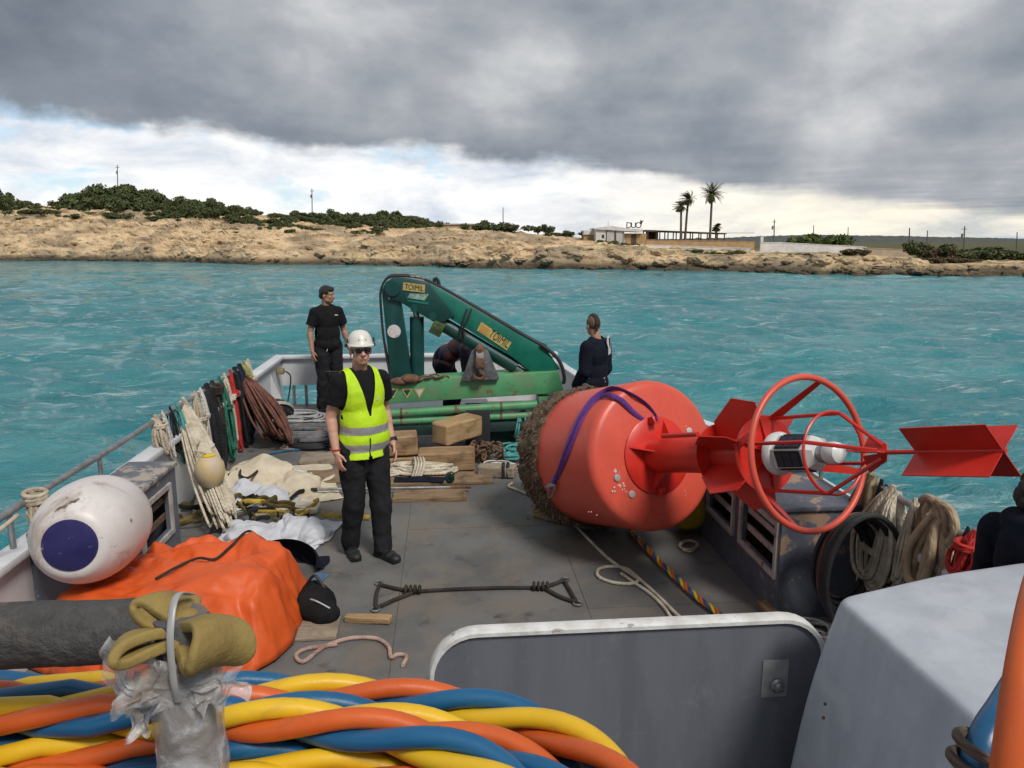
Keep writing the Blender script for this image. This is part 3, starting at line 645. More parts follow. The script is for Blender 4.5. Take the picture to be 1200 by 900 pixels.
# ------------------------------------------------------------------ the work boat
M_DECK = mat('deck paint worn', (0.150, 0.148, 0.143), (0.105, 0.103, 0.099), rough=.62, scale=1.6, bump=.35, bscale=90, dirt=((0.175, 0.145, 0.115), 2.0, .46, .62, .7), spots=(0.055, 0.052, 0.05), spot_scale=3.4, spot_lo=.56, spot_hi=.74, rvar=.45)
M_BULW = mat('pale grey boat paint', (0.62, 0.63, 0.65), (0.52, 0.53, 0.55), rough=.5, scale=3, bump=.12, dirt=((0.26, 0.20, 0.15), 3.0, .60, .75, .5))
M_NAVY = mat('blue grey boat paint', (0.105, 0.115, 0.145), (0.072, 0.080, 0.105), rough=.5, scale=4, bump=.2, spots=(0.29, 0.195, 0.135), spot_scale=4.0, spot_lo=.585, spot_hi=.60, dirt=((0.20, 0.19, 0.18), 13, .60, .66, .8))
M_LOCK = mat('slate boat paint', (0.115, 0.128, 0.155), (0.09, 0.10, 0.125), rough=.55, scale=5, bump=.15, spots=(0.40, 0.38, 0.34), spot_scale=9, spot_lo=.65, spot_hi=.67)
M_LTOP = mat('peeled slate paint', (0.14, 0.15, 0.175), (0.10, 0.11, 0.13), rough=.6, scale=5, bump=.2, spots=(0.36, 0.31, 0.26), spot_scale=6, spot_lo=.54, spot_hi=.58)
M_FRAME = mat('chipped frame paint', (0.46, 0.44, 0.42), (0.30, 0.27, 0.25), rough=.6, scale=9, bump=.2, spots=(0.2, 0.12, 0.075), spot_scale=12, spot_lo=.62, spot_hi=.66)
M_RAIL = mat('galvanised pipe', (0.40, 0.41, 0.42), (0.26, 0.26, 0.26), rough=.42, metal=.75, scale=14, bump=.1, spots=(0.24, 0.14, 0.08), spot_scale=9, spot_lo=.66, spot_hi=.70)
M_PANEL = mat('panel slate paint', (0.135, 0.145, 0.170), (0.112, 0.120, 0.142), rough=.55, scale=2.6, bump=.10, bscale=40, stretch=(3, 3, .5), dirt=((0.19, 0.195, 0.205), 7, .56, .72, .5), spots=(0.05, 0.05, 0.055), spot_scale=9, spot_lo=.69, spot_hi=.73)
M_CAP = mat('white edge paint', (0.70, 0.70, 0.69), (0.52, 0.50, 0.47), rough=.55, scale=10, bump=.2, spots=(0.34, 0.31, 0.28), spot_scale=8, spot_lo=.62, spot_hi=.65)
M_BOXG = mat('grey gelcoat', (0.45, 0.48, 0.53), (0.37, 0.395, 0.44), rough=.42, scale=3.0, bump=.12, bscale=60, stretch=(2, 2, .6), dirt=((0.48, 0.50, 0.53), 4.5, .50, .66, .7), spots=(0.15, 0.155, 0.165), spot_scale=9, spot_lo=.715, spot_hi=.735)
M_RUBBER = mat('black rubber', (0.022, 0.022, 0.024), (0.012, 0.012, 0.013), rough=.6, scale=10, bump=.15)
M_DARK = mat('dark void', (0.02, 0.02, 0.022), rough=.8)
M_STEEL = mat('bare steel', (0.45, 0.45, 0.46), (0.3, 0.3, 0.3), rough=.35, metal=.9, scale=20)
M_RUST = mat('rusty iron', (0.20, 0.105, 0.06), (0.085, 0.05, 0.035), rough=.85, scale=18, bump=.6)

boat = thing('work_boat', 'steel work boat with open grey cargo deck and low bulwarks', 'boat', (0, 0, 0))
BXL, BXR, BYF, BYA = -2.52, 2.72, 11.35, -3.0
def bbox(mb, x0, x1, y0, y1, z0, z1):          # box in the boat frame
    V = [B(x, y, z) for z in (z0, z1) for (x, y) in ((x0, y0), (x1, y0), (x1, y1), (x0, y1))]
    mb.add([tuple(v) for v in V], [(0, 3, 2, 1), (4, 5, 6, 7), (0, 1, 5, 4), (1, 2, 6, 5), (2, 3, 7, 6), (3, 0, 4, 7)]); return mb
# hull under the deck: the starboard side narrows towards the bow
OUT = [(BXL, BYA), (BXR, BYA), (BXR, 6.7), (1.86, 9.2), (1.66, BYF), (BXL, BYF)]
cen_ = (-.2, 4.5)
hp = [B(x, y, -.03) for x, y in OUT]+[B(x+(cen_[0]-x)*.14, y+(cen_[1]-y)*.14, -1.7) for x, y in OUT]; n_ = len(OUT)
hull = K(MB().add([tuple(v) for v in hp], [tuple(range(n_)), tuple(range(2*n_-1, n_-1, -1))]+[(i, n_+i, n_+(i+1) % n_, (i+1) % n_) for i in range(n_)]), 'hull', M_NAVY, boat, smooth=False, merge=True)
deck = K(MB().prism([B(x, y, -.018) for x, y in OUT], Vector((0, 0, .02))), 'deck', M_DECK, boat, smooth=False, merge=True)
xs = [BXL+.02, -1.62, -.36, .92, 2.05, BXR-.02]; ys = [-2.9, .6, 2.0, 3.55, 4.63, 6.15, 7.7, 9.2, 10.25, BYF-.04]
for i in range(len(xs)-1):
    for j in range(len(ys)-1):
        x1 = xs[i+1]
        if ys[j] > 6: x1 = min(x1, 2.72-.86*(max(ys[j+1], 6.7)-6.7)/2.5 if ys[j+1] < 9.3 else 1.60)
        if x1-xs[i] < .15: continue
        o = sub(bbox(MB(), xs[i]+.0015, x1-.0015, ys[j]+.0015, ys[j+1]-.0015, -.0075, 0.0 if (i+j) % 2 else -.0018), 'deck_plate', M_DECK, deck, smooth=False)
# bulwarks with cap rails
def bulwark(x0, x1, y0, y1, z1=.66, cap=.05):
    o = K(bbox(MB(), x0, x1, y0, y1, -.004, z1), 'bulwark', M_BULW, boat, smooth=False)
    sub(bbox(MB(), x0-cap*.6, x1+cap, y0, y1, z1+.001, z1+.055), 'cap_rail', M_LOCK if x0 < -2 and y1 < 8 else M_BULW, o, bevel=.012); return o
bulwark(BXL, BXL+.07, 0.4, 9.0); bulwark(BXL, BXL+.07, 9.003, BYF-.09, .70)
bulwark(BXR-.07, BXR, 0.4, 6.7)
def slant(p0, p1, z1):
    dv_ = (B(*p1)-B(*p0)).normalized(); nv_ = Vector((-dv_.y, dv_.x, 0)); a_, b_ = B(*p0, 0), B(*p1, 0)
    mk = lambda w_, za, zb: MB().add([tuple(q+nv_*o_+Vector((0, 0, z))) for z in (za, zb) for (q, o_) in ((a_, 0), (b_, 0), (b_, w_), (a_, w_))], [(0, 3, 2, 1), (4, 5, 6, 7), (0, 1, 5, 4), (1, 2, 6, 5), (2, 3, 7, 6), (3, 0, 4, 7)])
    o = K(mk(.07, -.004, z1), 'bulwark', M_BULW, boat, smooth=False, merge=True); sub(mk(.12, z1+.001, z1+.05), 'cap_rail', M_BULW, o, bevel=.01)
slant((BXR, 6.703), (1.86, 9.2), .62); slant((1.858, 9.205), (1.66, BYF-.09), .62)
XB = 1.66
bow = K(bbox(MB(), BXL, XB, BYF-.08, BYF, .30, .70), 'bulwark', M_BULW, boat, smooth=False)
sub(bbox(MB(), BXL-.03, XB+.03, BYF-.14, BYF+.03, .701, .75), 'cap_rail', M_BULW, bow, bevel=.012)
lowb = K(bbox(MB(), BXL+.62, XB-.002, BYF-.076, BYF-.004, -.004, .299), 'lower_bulwark', M_BULW, boat, smooth=False)
for x in (-2.30, -2.12): K(bbox(MB(), x-.02, x+.02, BYF-.06, BYF-.02, 0, .299), 'freeing_port_bar', M_RAIL, boat, smooth=False)
for yy in (9.6, 10.5): K(MB().add([tuple(B(x, yy+d_, z)) for d_ in (-.012, .012) for (x, z) in ((BXL+.072, .0), (BXL+.30, .0), (BXL+.072, .62))], [(0, 1, 2), (5, 4, 3), (0, 3, 4, 1), (1, 4, 5, 2), (2, 5, 3, 0)]), 'bulwark_bracket', M_BULW, boat, smooth=False)
K(bbox(MB(), -1.86, .6, 10.35, BYF-.1, 0.001, .045), 'bow_step', M_LOCK, boat, bevel=.008)
# pipe rails on the bulwarks
def rail(bx, y0, y1, z=.93, posts=6):
    o = K(MB().tube([B(bx, y0, z-.18), B(bx, y0+.05, z-.05), B(bx, y0+.16, z)]+[B(bx, y, z+.006*math.sin(y*3)) for y in np.linspace(y0+.4, y1-.3, 12)]+[B(bx, y1-.05, z-.03), B(bx, y1, z-.20)], .022, 10), 'hand_rail', M_RAIL, boat)
    for y in np.linspace(y0+.5, y1-.4, posts): sub(MB().tube([B(bx, y, .70), B(bx, y, z-.005)], .017, 8), 'rail_post', M_RAIL, o)
rail(BXL+.035, 1.5, 9.2, .93, 7); rail(BXR-.035, 1.2, 6.5, .93, 5)
# side lockers with framed openings
def locker(side):
    s = -1 if side == 'port' else 1; xin = -2.10 if s < 0 else 2.12; xo = BXL+.071 if s < 0 else BXR-.071; y0, y1 = (4.35, 5.75) if s < 0 else (4.38, 6.35); H = .74
    m_ = M_LOCK if s < 0 else M_NAVY; th = .03*(1 if s < 0 else -1)
    wins = [(y0+.12, y0+.52), (y0+.72, y0+1.22)] if s < 0 else [(y0+.06, y0+.62), (y0+.80, y0+1.30), (y0+1.45, y0+1.85)]
    z0, z1 = .30, .62; mb = MB(); ed = [y0]+[q for w_ in wins for q in w_]+[y1]; a, b = sorted((xin, xin-s*-th*s))
    a, b = (xin-.03, xin) if s < 0 else (xin, xin+.03)
    bbox(mb, a, b, y0, y1, .001, z0); bbox(mb, a, b, y0, y1, z1, H)
    for k in range(0, len(ed), 2): bbox(mb, a, b, ed[k], ed[k+1], z0, z1)
    xe = sorted((xo, b if s < 0 else a))
    fx = (xo, a-.001) if s < 0 else (b+.001, xo)
    bbox(mb, fx[0], fx[1], y0, y0+.03, .001, H); bbox(mb, fx[0], fx[1], y1-.03, y1, .001, H)
    lk = K(mb, 'side_locker', m_, boat, smooth=False); lk['label'] = 'slate grey side locker' if s < 0 else 'peeling navy side locker'
    sub(bbox(MB(), min(xo, xin)-(.02 if s > 0 else 0), max(xo, xin)+(.02 if s < 0 else 0), y0-.02, y1+.02, H+.001, H+.035), 'locker_top', M_LTOP if s < 0 else M_NAVY, lk, bevel=.008)
    sub(bbox(MB(), fx[0]+.25*(1 if s < 0 else 0)*0, fx[1], y0+.031, y1-.031, .002, .05), 'locker_floor', M_RUST, lk, smooth=False)
    for (wa, wb) in wins:
        f = MB(); q = .035; xa, xb = (xin+.001, xin+.02) if s < 0 else (xin-.02, xin-.001)
        bbox(f, xa, xb, wa-q, wb+q, z1, z1+q); bbox(f, xa, xb, wa-q, wb+q, z0-q, z0); bbox(f, xa, xb, wa-q, wa, z0, z1); bbox(f, xa, xb, wb, wb+q, z0, z1)
        fo = sub(f, 'window_frame', M_FRAME, lk, smooth=False)
        g = MB(); xm = (xin-.05, xin-.035) if s < 0 else (xin+.035, xin+.05)
        for z in np.linspace(z0+.10, z1-.09, 2): bbox(g, xm[0], xm[1], wa-.02, wb+.02, z-.022, z+.022)
        sub(g, 'grille', M_RUST if s < 0 else M_FRAME, lk, smooth=False)
locker('port'); locker('starboard')
# barrier panel ahead of the wheelhouse
def rounded_panel():
    y = 2.62; xl, xr, zt, r = BY(508, 800, y), BY(957, 800, y), BY(735, 733, y).z, .17
    a, b = unB(xl).x, unB(xr).x; pts = [(a, 0.002)]
    for k in range(9): q = math.pi-k*math.pi/16; pts.append((a+r+r*math.cos(q), zt-r+r*math.sin(q)))
    for k in range(9): q = math.pi/2-k*math.pi/16; pts.append((b-r+r*math.cos(q), zt-r+r*math.sin(q)))
    pts.append((b, .002))
    P_ = [B(x, y, z) for x, z in pts]; pn_ = K(MB().prism(P_, B(0, .04, 0)), 'barrier_panel', M_PANEL, boat, smooth=False)
    path = []
    for (x, z) in pts: path.append((x, z))
    mb = MB(); n = len(pts); ring = []
    for i, (x, z) in enumerate(pts):
        x0, z0 = pts[max(0, i-1)]; x1, z1 = pts[min(n-1, i+1)]; t_ = Vector((x1-x0, 0, z1-z0)).normalized(); nx, nz = -t_.z, t_.x
        ring.append([B(x+nx*o_, y+d_, z+nz*o_) for (o_, d_) in ((-.003, -.034), (.012, -.034), (.018, -.022), (.018, .022), (.012, .034), (-.003, .034))])
    V = [tuple(v) for rr in ring for v in rr]; F = [(i*6+k, i*6+(k+1) % 6, (i+1)*6+(k+1) % 6, (i+1)*6+k) for i in range(n-1) for k in range(6)]+[(0, 5, 4, 3, 2, 1)[::-1], tuple((n-1)*6+k for k in range(6))]
    sub(mb.add(V, F), 'edge_trim', M_CAP, pn_, merge=True)
    c = BY(911, 803, y-.03); q = Matrix.Translation(c) @ Matrix.Rotation(YAW, 4, 'Z') @ Matrix.Rotation(math.pi/2, 4, 'X')
    sub(MB().lathe([(.030, -.012), (.030, .006), (.022, .012), (.020, .022), (.014, .026)], q, 20), 'latch', M_STEEL, pn_)
    sub(MB().box(c+B(0, -.024, 0), (.040, .012, .012), (0, .35, YAW)), 'latch_grip', M_STEEL, pn_, bevel=.003)
    pl = BY(908, 795, y-.0225); sub(MB().box(pl, (.105, .003, .16), (0, 0, YAW)), 'worn_plate', mat('worn plate', (0.30, 0.30, 0.295), (0.22, 0.222, 0.225), rough=.5, scale=14), pn_, smooth=False)
rounded_panel()
# after platform that carries the photographer, rail and hose shelf
K(bbox(MB(), -2.2, 1.0, -2.8, .38, .80, .85), 'upper_platform', M_DECK, boat, smooth=False)
K(bbox(MB(), -2.15, .95, -2.75, .30, .001, .799), 'wheelhouse_front', M_PANEL, boat, smooth=False)

# grey locker box, flared sides and rounded edges
def grey_box():
    e_ = thing('deck_box', 'large pale grey moulded locker box with rounded edges beside the barrier panel', 'deck box', B(1.6, 1.9, 0))
    zt = 1.20; A = G(978, 697, zt); Bc = G(1230, 652, zt+.03); C = Vector((A.x+.19, .95, zt-.01)); Dd = Vector((Bc.x+.1, .95, zt))
    def ringp(off, z, bulge): return [A+Vector((-off, off, 0)), (A+Bc)/2+Vector((0, off+bulge, 0)), Bc+Vector((off, off, 0)), Dd+Vector((off, -off, 0)), C+Vector((-off, -off, 0))]
    lv = [(.0, -.95, .12), (.0, -.5, .075), (.0, -.16, .022), (.0, -.05, .004), (.0, -.022, -.002), (.0, -.006, -.012), (.0, 0, -.03), (.0, .004, -.08)]
    def smooth_ring(pts, r=.07):
        out = []
        n = len(pts)
        for i in range(n):
            p0, p1, p2 = pts[i-1], pts[i], pts[(i+1) % n]
            a = p1+(p0-p1).normalized()*min(r, (p0-p1).length*.45); b = p1+(p2-p1).normalized()*min(r, (p2-p1).length*.45)
            for k in range(7): t = k/6; out.append(a*(1-t)**2+p1*2*t*(1-t)+b*t*t)
        return out
    rings = []
    for (_, dz, off) in lv: rings.append([Vector((p.x, p.y, p.z+dz if dz > -.9 else .003)) for p in smooth_ring(ringp(off, 0, .03), .06)])
    n = len(rings[0]); V = [tuple(p) for r in rings for p in r]; F = [(i*n+k, i*n+(k+1) % n, (i+1)*n+(k+1) % n, (i+1)*n+k) for i in range(len(rings)-1) for k in range(n)]
    cen = sum(rings[-1], Vector())/n
    inner = [p.lerp(cen, .35)+Vector((0, 0, .012)) for p in rings[-1]]; V += [tuple(p) for p in inner]; k0 = len(rings)-1
    F += [(k0*n+k, k0*n+(k+1) % n, (k0+1)*n+(k+1) % n, (k0+1)*n+k) for k in range(n)]; F.append(tuple((k0+1)*n+k for k in range(n)))
    mb = MB(); mb.add(V, F); o = K(mb, 'box_shell', M_BOXG, e_, merge=True)
    md = o.modifiers.new('s', 'SUBSURF'); md.levels = 1; md.render_levels = 2
    for (x, y) in ((967, 825), (965, 841)):
        p = D(x, y, 2.35); K(MB().ball(p, .006, 8, 6), 'bolt', M_RUST, e_)
grey_box()

# ------------------------------------------------------------------ the lifting crane, folded across the deck
M_GRN = mat('crane green', (0.095, 0.33, 0.145), (0.07, 0.255, 0.115), rough=.42, scale=5, bump=.1, spots=(0.17, 0.09, 0.05), spot_scale=9, spot_lo=.605, spot_hi=.64, dirt=((0.15, 0.22, 0.12), 3.5, .46, .66, .8))
M_GRD = mat('crane dark green', (0.005, 0.068, 0.062), (0.004, 0.048, 0.045), rough=.38, scale=5, bump=.08, dirt=((0.02, 0.04, 0.035), 2.5, .5, .7, .6))
M_GRT = mat('crane teal green', (0.008, 0.160, 0.112), (0.006, 0.125, 0.088), rough=.38, scale=5, bump=.08)
M_YPL = mat('yellowed plate', (0.52, 0.42, 0.13), (0.36, 0.28, 0.10), rough=.6, scale=25)
M_INK = mat('black print', (0.012, 0.012, 0.012), rough=.6); M_ORG = mat('orange print', (0.5, 0.22, 0.05), (0.45, 0.3, 0.08), rough=.6, scale=60)
M_DECAL = mat('white decal', (0.62, 0.60, 0.60), (0.5, 0.46, 0.46), rough=.5, scale=20, spots=(0.45, 0.15, 0.13), spot_scale=22, spot_lo=.58, spot_hi=.6)
CYB = 8.75
def C3(x, y, d_=0.0): return BY(x, y, CYB)+B(0, d_, 0)
def plate(pts, depth, d0=0.0): return MB().prism([C3(x, y, d0) for x, y in pts], B(0, depth, 0))
def text_on(body, e_, px0, py0, px1, py1, hpx, d_, m_, name='lettering'):
    c = bpy.data.curves.new('t', 'FONT'); c.body = body; c.size = 1.0; c.extrude = .002; o = bpy.data.objects.new('t', c); COL.objects.link(o)
    me = bpy.data.meshes.new_from_object(o); bpy.data.objects.remove(o)
    co = np.array([v.co[:] for v in me.vertices]); mn, mx = co.min(0), co.max(0)
    a, b = C3(px0, py0, d_), C3(px1, py1, d_); ux = b-a; up = (C3(px0, py0-hpx, d_)-a).length; nrm = B(0, -1, 0); uy = nrm.cross(ux.normalized())*up
    for v in me.vertices:
        f = (v.co.x-mn[0])/(mx[0]-mn[0]); g = (v.co.y-mn[1])/(mx[1]-mn[1]); v.co = a+ux*f+uy*g+nrm*(v.co.z)
    return keep(mkobj(name, me, m_, smooth=False), e_)
crane = thing('deck_crane', 'green folding hydraulic crane with worn paint set across the foredeck', 'crane', B(-.6, CYB, 0))
K(plate([(418, 446), (652, 432), (659, 457), (418, 472)], .34), 'base_beam', M_GRN, crane, bevel=.012)
for (a, b, r, m_) in (((418, 485), (628, 472), .052, M_GRN), ((418, 494), (628, 484), .040, M_GRN)):
    p0, p1 = C3(*a, -.10), C3(*b, -.10); rr = .055 if r > .05 else .042
    pipe = K(MB().tube([p0, p1], rr, 18), 'stabiliser_tube', M_GRN, crane)
    for f in (.25, .55, .8): q = p0.lerp(p1, f); dd = (p1-p0).normalized(); sub(MB().tube([q-dd*.012, q+dd*.012], rr+.006, 18), 'collar', M_RUST, pipe)
p0 = C3(636, 476, -.02); K(MB().box(p0, (.14, .28, .30), (0, 0, YAW)), 'end_bracket', M_GRN, crane, bevel=.01)
K(MB().box((B(-1.1, CYB+.02, .24)), (.55, .5, .48), (0, 0, YAW)), 'pedestal', M_DARK, crane, bevel=.01)
K(MB().box((B(.35, CYB+.02, .24)), (.28, .45, .48), (0, 0, YAW)), 'pedestal', M_DARK, crane, bevel=.01)
K(plate([(440, 497), (620, 490), (620, 500), (440, 508)], .4, .02), 'cross_member', mat('dark green paint', (0.01, 0.035, 0.03), rough=.6, scale=6, spots=(0.2, 0.12, 0.08), spot_lo=.62, spot_hi=.66), crane, bevel=.006)
# column, head, booms
col = K(plate([(448, 340), (453, 330), (462, 326), (469, 332), (470, 352), (484, 446), (459, 447)], .20), 'column', M_GRD, crane, bevel=.010)
head = K(plate([(452, 331), (460, 325.5), (472, 325), (503, 331.5), (533, 369), (517, 377), (507, 375), (468, 352), (458, 350)], .28), 'boom_head', M_GRD, crane, bevel=.008)
boom = K(plate([(497, 331.5), (506, 333.5), (640, 409), (655, 431.5), (621, 434), (599, 417), (524, 370)], .21), 'boom', M_GRT, crane, bevel=.010)
K(plate([(600, 420.5), (624, 438), (646, 436), (640, 430), (620, 431)], .16), 'boom_tip', M_GRT, crane, bevel=.006)
for (x, y, r) in ((461, 337, .085), (486, 360, .045), (507, 369, .045)):
    c = C3(x, y); K(MB().tube([c-B(0, .165, 0), c+B(0, .165, 0)], r, 20), 'pivot_pin', M_GRD, crane)
cy1 = K(MB().tube([C3(488.5, 371, 0), C3(489, 446, 0)], .083, 22), 'lift_cylinder', M_GRD, crane); sub(MB().tube([C3(486, 358, 0), C3(488.4, 372, 0)], .035, 14), 'piston_rod', M_STEEL, cy1)
cy2 = K(MB().tube([C3(516, 378, -.02), C3(604, 430, -.02)], .083, 22), 'boom_cylinder', M_GRD, crane); sub(MB().tube([C3(602, 429, -.02), C3(622, 441, -.02)], .04, 14), 'piston_rod', M_STEEL, cy2)
sub(MB().tube([C3(516, 378, -.02), C3(519, 380, -.02)], .092, 22), 'gland', mat('brassy grime', (0.16, 0.17, 0.07), rough=.6), cy2)
sub(MB().tube([C3(541, 393, -.02), C3(544, 395, -.02)], .088, 22), 'band', M_RUBBER, cy2)
K(MB().box(C3(513, 383, -.08), (.14, .12, .16), (.2, .5, 0)), 'valve_block', mat('valve green', (0.09, 0.14, 0.04), (0.04, 0.05, 0.03), rough=.6, scale=20), crane, bevel=.01)
K(plate([(610, 440), (622, 432), (640, 440), (640, 446), (606, 446)], .2), 'pin_bracket', M_GRN, crane, bevel=.006)
K(plate([(455, 447), (478, 440), (506, 446), (506, 450), (455, 452)], .22), 'column_foot', M_GRD, crane, bevel=.008)
# hydraulic hoses
hz = MB()
for k, off in enumerate((-.09, -.04, .03)):
    hz.tube(spline([C3(459+k, 446, off), C3(451-k*.5, 400, off), C3(447-k*.7, 355, off), C3(447.5-k*.4, 338, off), C3(455, 325.5-k*.6, off), C3(470, 323-k*.4, off), C3(482, 324-k*.3, off), C3(505, 330, off), C3(560, 361-k*.4, off), C3(620, 396-k*.4, off), C3(640, 406-k*.5, off)], 60), .013, 7)
K(hz, 'hydraulic_hose', M_RUBBER, crane)
K(MB().tube(spline([C3(632, 402, -.12), C3(648, 414, -.12), C3(656, 426, -.13), C3(659, 440, -.15), C3(658, 447, -.15)], 20), .022, 8), 'hydraulic_hose', M_RUBBER, crane)
for k in (0, 5): K(MB().tube(spline([C3(547+k, 361, -.11), C3(543+k, 372, -.13), C3(540+k*.6, 382, -.13), C3(538+k, 392, -.12)], 14), .012, 7), 'hydraulic_hose', M_RUBBER, crane)
K(MB().tube([C3(509, 331, 0), C3(509, 327, 0), C3(511, 326, 0), C3(513, 328, 0), C3(515, 335, 0)], .020, 8), 'lifting_eye', M_RUBBER, crane)
for (x, y) in ((484, 324.5), (490, 325), (495, 326.5)): K(MB().box(C3(x, y, -.05), (.05, .1, .03), (0, .15, YAW)), 'hose_clamp', M_FRAME, crane)
# name plates, decals
def on_plate(pts, d_, m_, name): return K(plate(pts, .006, d_), name, m_, crane, smooth=False)
on_plate([(473.5, 330), (498.5, 333), (498, 342), (472.5, 339)], -.145, M_YPL, 'name_plate'); text_on('TOIMIL', crane, 475, 337.5, 496.5, 340.3, 6, -.149, M_INK)
on_plate([(563.5, 376), (598.5, 400), (593, 409), (558.5, 386)], -.110, M_YPL, 'name_plate'); text_on('TOIMIL', crane, 571.5, 392.5, 593, 406.5, 9.5, -.114, M_INK)
on_plate([(564, 378.5), (573.5, 385), (569.5, 391.5), (560.5, 385.5)], -.1145, M_ORG, 'plate_emblem')
on_plate([(481, 343), (503, 343.5), (498, 351), (478, 348)], -.145, mat('faded decal', (0.36, 0.42, 0.38), (0.06, 0.24, 0.16), rough=.5, scale=22), 'decal'); on_plate([(478, 350), (503, 353), (502, 356), (478, 352)], -.145, M_GRT, 'decal')
c = C3(462.5, 387, -.104); q = Matrix.Translation(c) @ Matrix.Rotation(YAW, 4, 'Z') @ Matrix.Rotation(math.pi/2, 4, 'X'); K(MB().lathe([(.076, 0), (.076, .004)], q, 24), 'round_decal', M_DECAL, crane, smooth=False)
on_plate([(455, 350), (458, 344.5), (461.5, 350)], -.104, M_DECAL, 'warning_triangle')
for x in (462, 478, 492):
    on_plate([(x-6.5, 452.5), (x+6.5, 451.5), (x, 463.5)], -.174, M_YPL, 'warning_triangle'); on_plate([(x-4, 453.8), (x+4, 453.3), (x, 460.5)], -.178, M_DECAL if x > 480 else M_GRD, 'warning_triangle')
# rusty hook block in its grey housing and the chain
hk = K(plate([(541, 440), (552, 408), (560, 403), (571, 408), (583, 438), (583, 441), (541, 443)], .06, -.20), 'hook_housing', mat('scuffed grey plate', (0.13, 0.135, 0.145), (0.07, 0.072, 0.08), rough=.5, scale=12, bump=.3, dirt=((0.16, 0.10, 0.075), 4, .55, .7, .7)), crane, bevel=.012)
sub(MB().box(C3(561, 411, -.26), (.085, .07, .10), (0, 0, YAW)), 'hook_block', M_FRAME, hk, bevel=.01); sub(MB().box(C3(561, 421, -.26), (.11, .08, .13), (0, 0, YAW)), 'hook_swivel', M_RUST, hk, bevel=.02); sub(MB().lathe([(.05, -.03), (.055, 0), (.03, .04), (.012, .06)], Matrix.Translation(C3(561, 405, -.26)), 14), 'hook_cap', M_RUST, hk)
sub(MB().tube(spline([C3(561, 425, -.26), C3(562, 431, -.27), C3(566, 435, -.28), C3(562, 439, -.28), C3(555, 437, -.27), C3(554, 433, -.27)], 18), np.linspace(.03, .012, 18), 8), 'hook', M_RUST, hk)
lk = MB()
for k in range(9):
    f = k/8; c = C3(474+f*46, 446-10*math.sin(f*2.6)*f, -.16); M_ = Matrix.Rotation(YAW, 4, 'Z') @ Matrix.Rotation(-.2, 4, 'Y') @ Matrix.Rotation((k % 2)*1.4, 4, 'X')
    lk.tube([c+M_ @ Vector((.06*math.cos(a), 0, .032*math.sin(a))) for a in np.linspace(0, 6.283, 14, endpoint=False)], .011, 6, closed=True)
K(lk, 'chain', M_RUST, crane)
K(MB().ball(C3(481, 441, -.17), (.12, .09, .06), 14, 8).ball(C3(470, 444, -.16), (.12, .08, .05), 12, 8), 'hook_pile', M_RUST, crane)

# ------------------------------------------------------------------ the channel buoy lying on its side
M_BRED = mat('buoy red', (0.66, 0.092, 0.055), (0.58, 0.076, 0.046), rough=.40, scale=2.2, bump=.06, dirt=((0.50, 0.085, 0.05), 3.4, .48, .70, .6), spots=(0.62, 0.34, 0.29), spot_scale=12, spot_lo=.70, spot_hi=.72)
M_BBRT = mat('bright red paint', (0.62, 0.028, 0.015), (0.50, 0.022, 0.013), rough=.36, scale=5, bump=.05)
M_FOUL = mat('marine growth', (0.20, 0.135, 0.095), (0.085, 0.062, 0.036), rough=.95, scale=26, bump=1.0, bscale=60, dirt=((0.11, 0.10, 0.035), 6, .48, .62, .9))
buoyF = Vector((1.060, 5.35, .88)); bax = Vector((.43, -.865, .262)).normalized()
bside = bax.cross(Vector((0, 0, 1))).normalized(); bup = bside.cross(bax).normalized()
BM = Matrix((( *[0]*4,),)*4) if False else Matrix.Identity(4)
for r_i in range(3): BM[r_i][0] = bside[r_i]; BM[r_i][1] = bup[r_i]; BM[r_i][2] = bax[r_i]; BM[r_i][3] = buoyF[r_i]
def bl(a, r, s): return BM @ Vector((r*math.cos(a), r*math.sin(a), s))       # angle, radius, station
RB = .560
buoy = thing('channel_buoy', 'big red channel buoy lying on its side with cage lantern and crossed topmark', 'buoy', (buoyF.x, buoyF.y, 0))
K(MB().lathe([(.30, -1.10), (RB-.02, -1.10), (RB-.005, -1.0), (RB, -.9), (RB, -.06), (RB-.008, -.025), (RB-.03, -.004), (RB-.06, .004), (.30, .018), (.05, .02)], BM, 72), 'float_body', M_BRED, buoy)
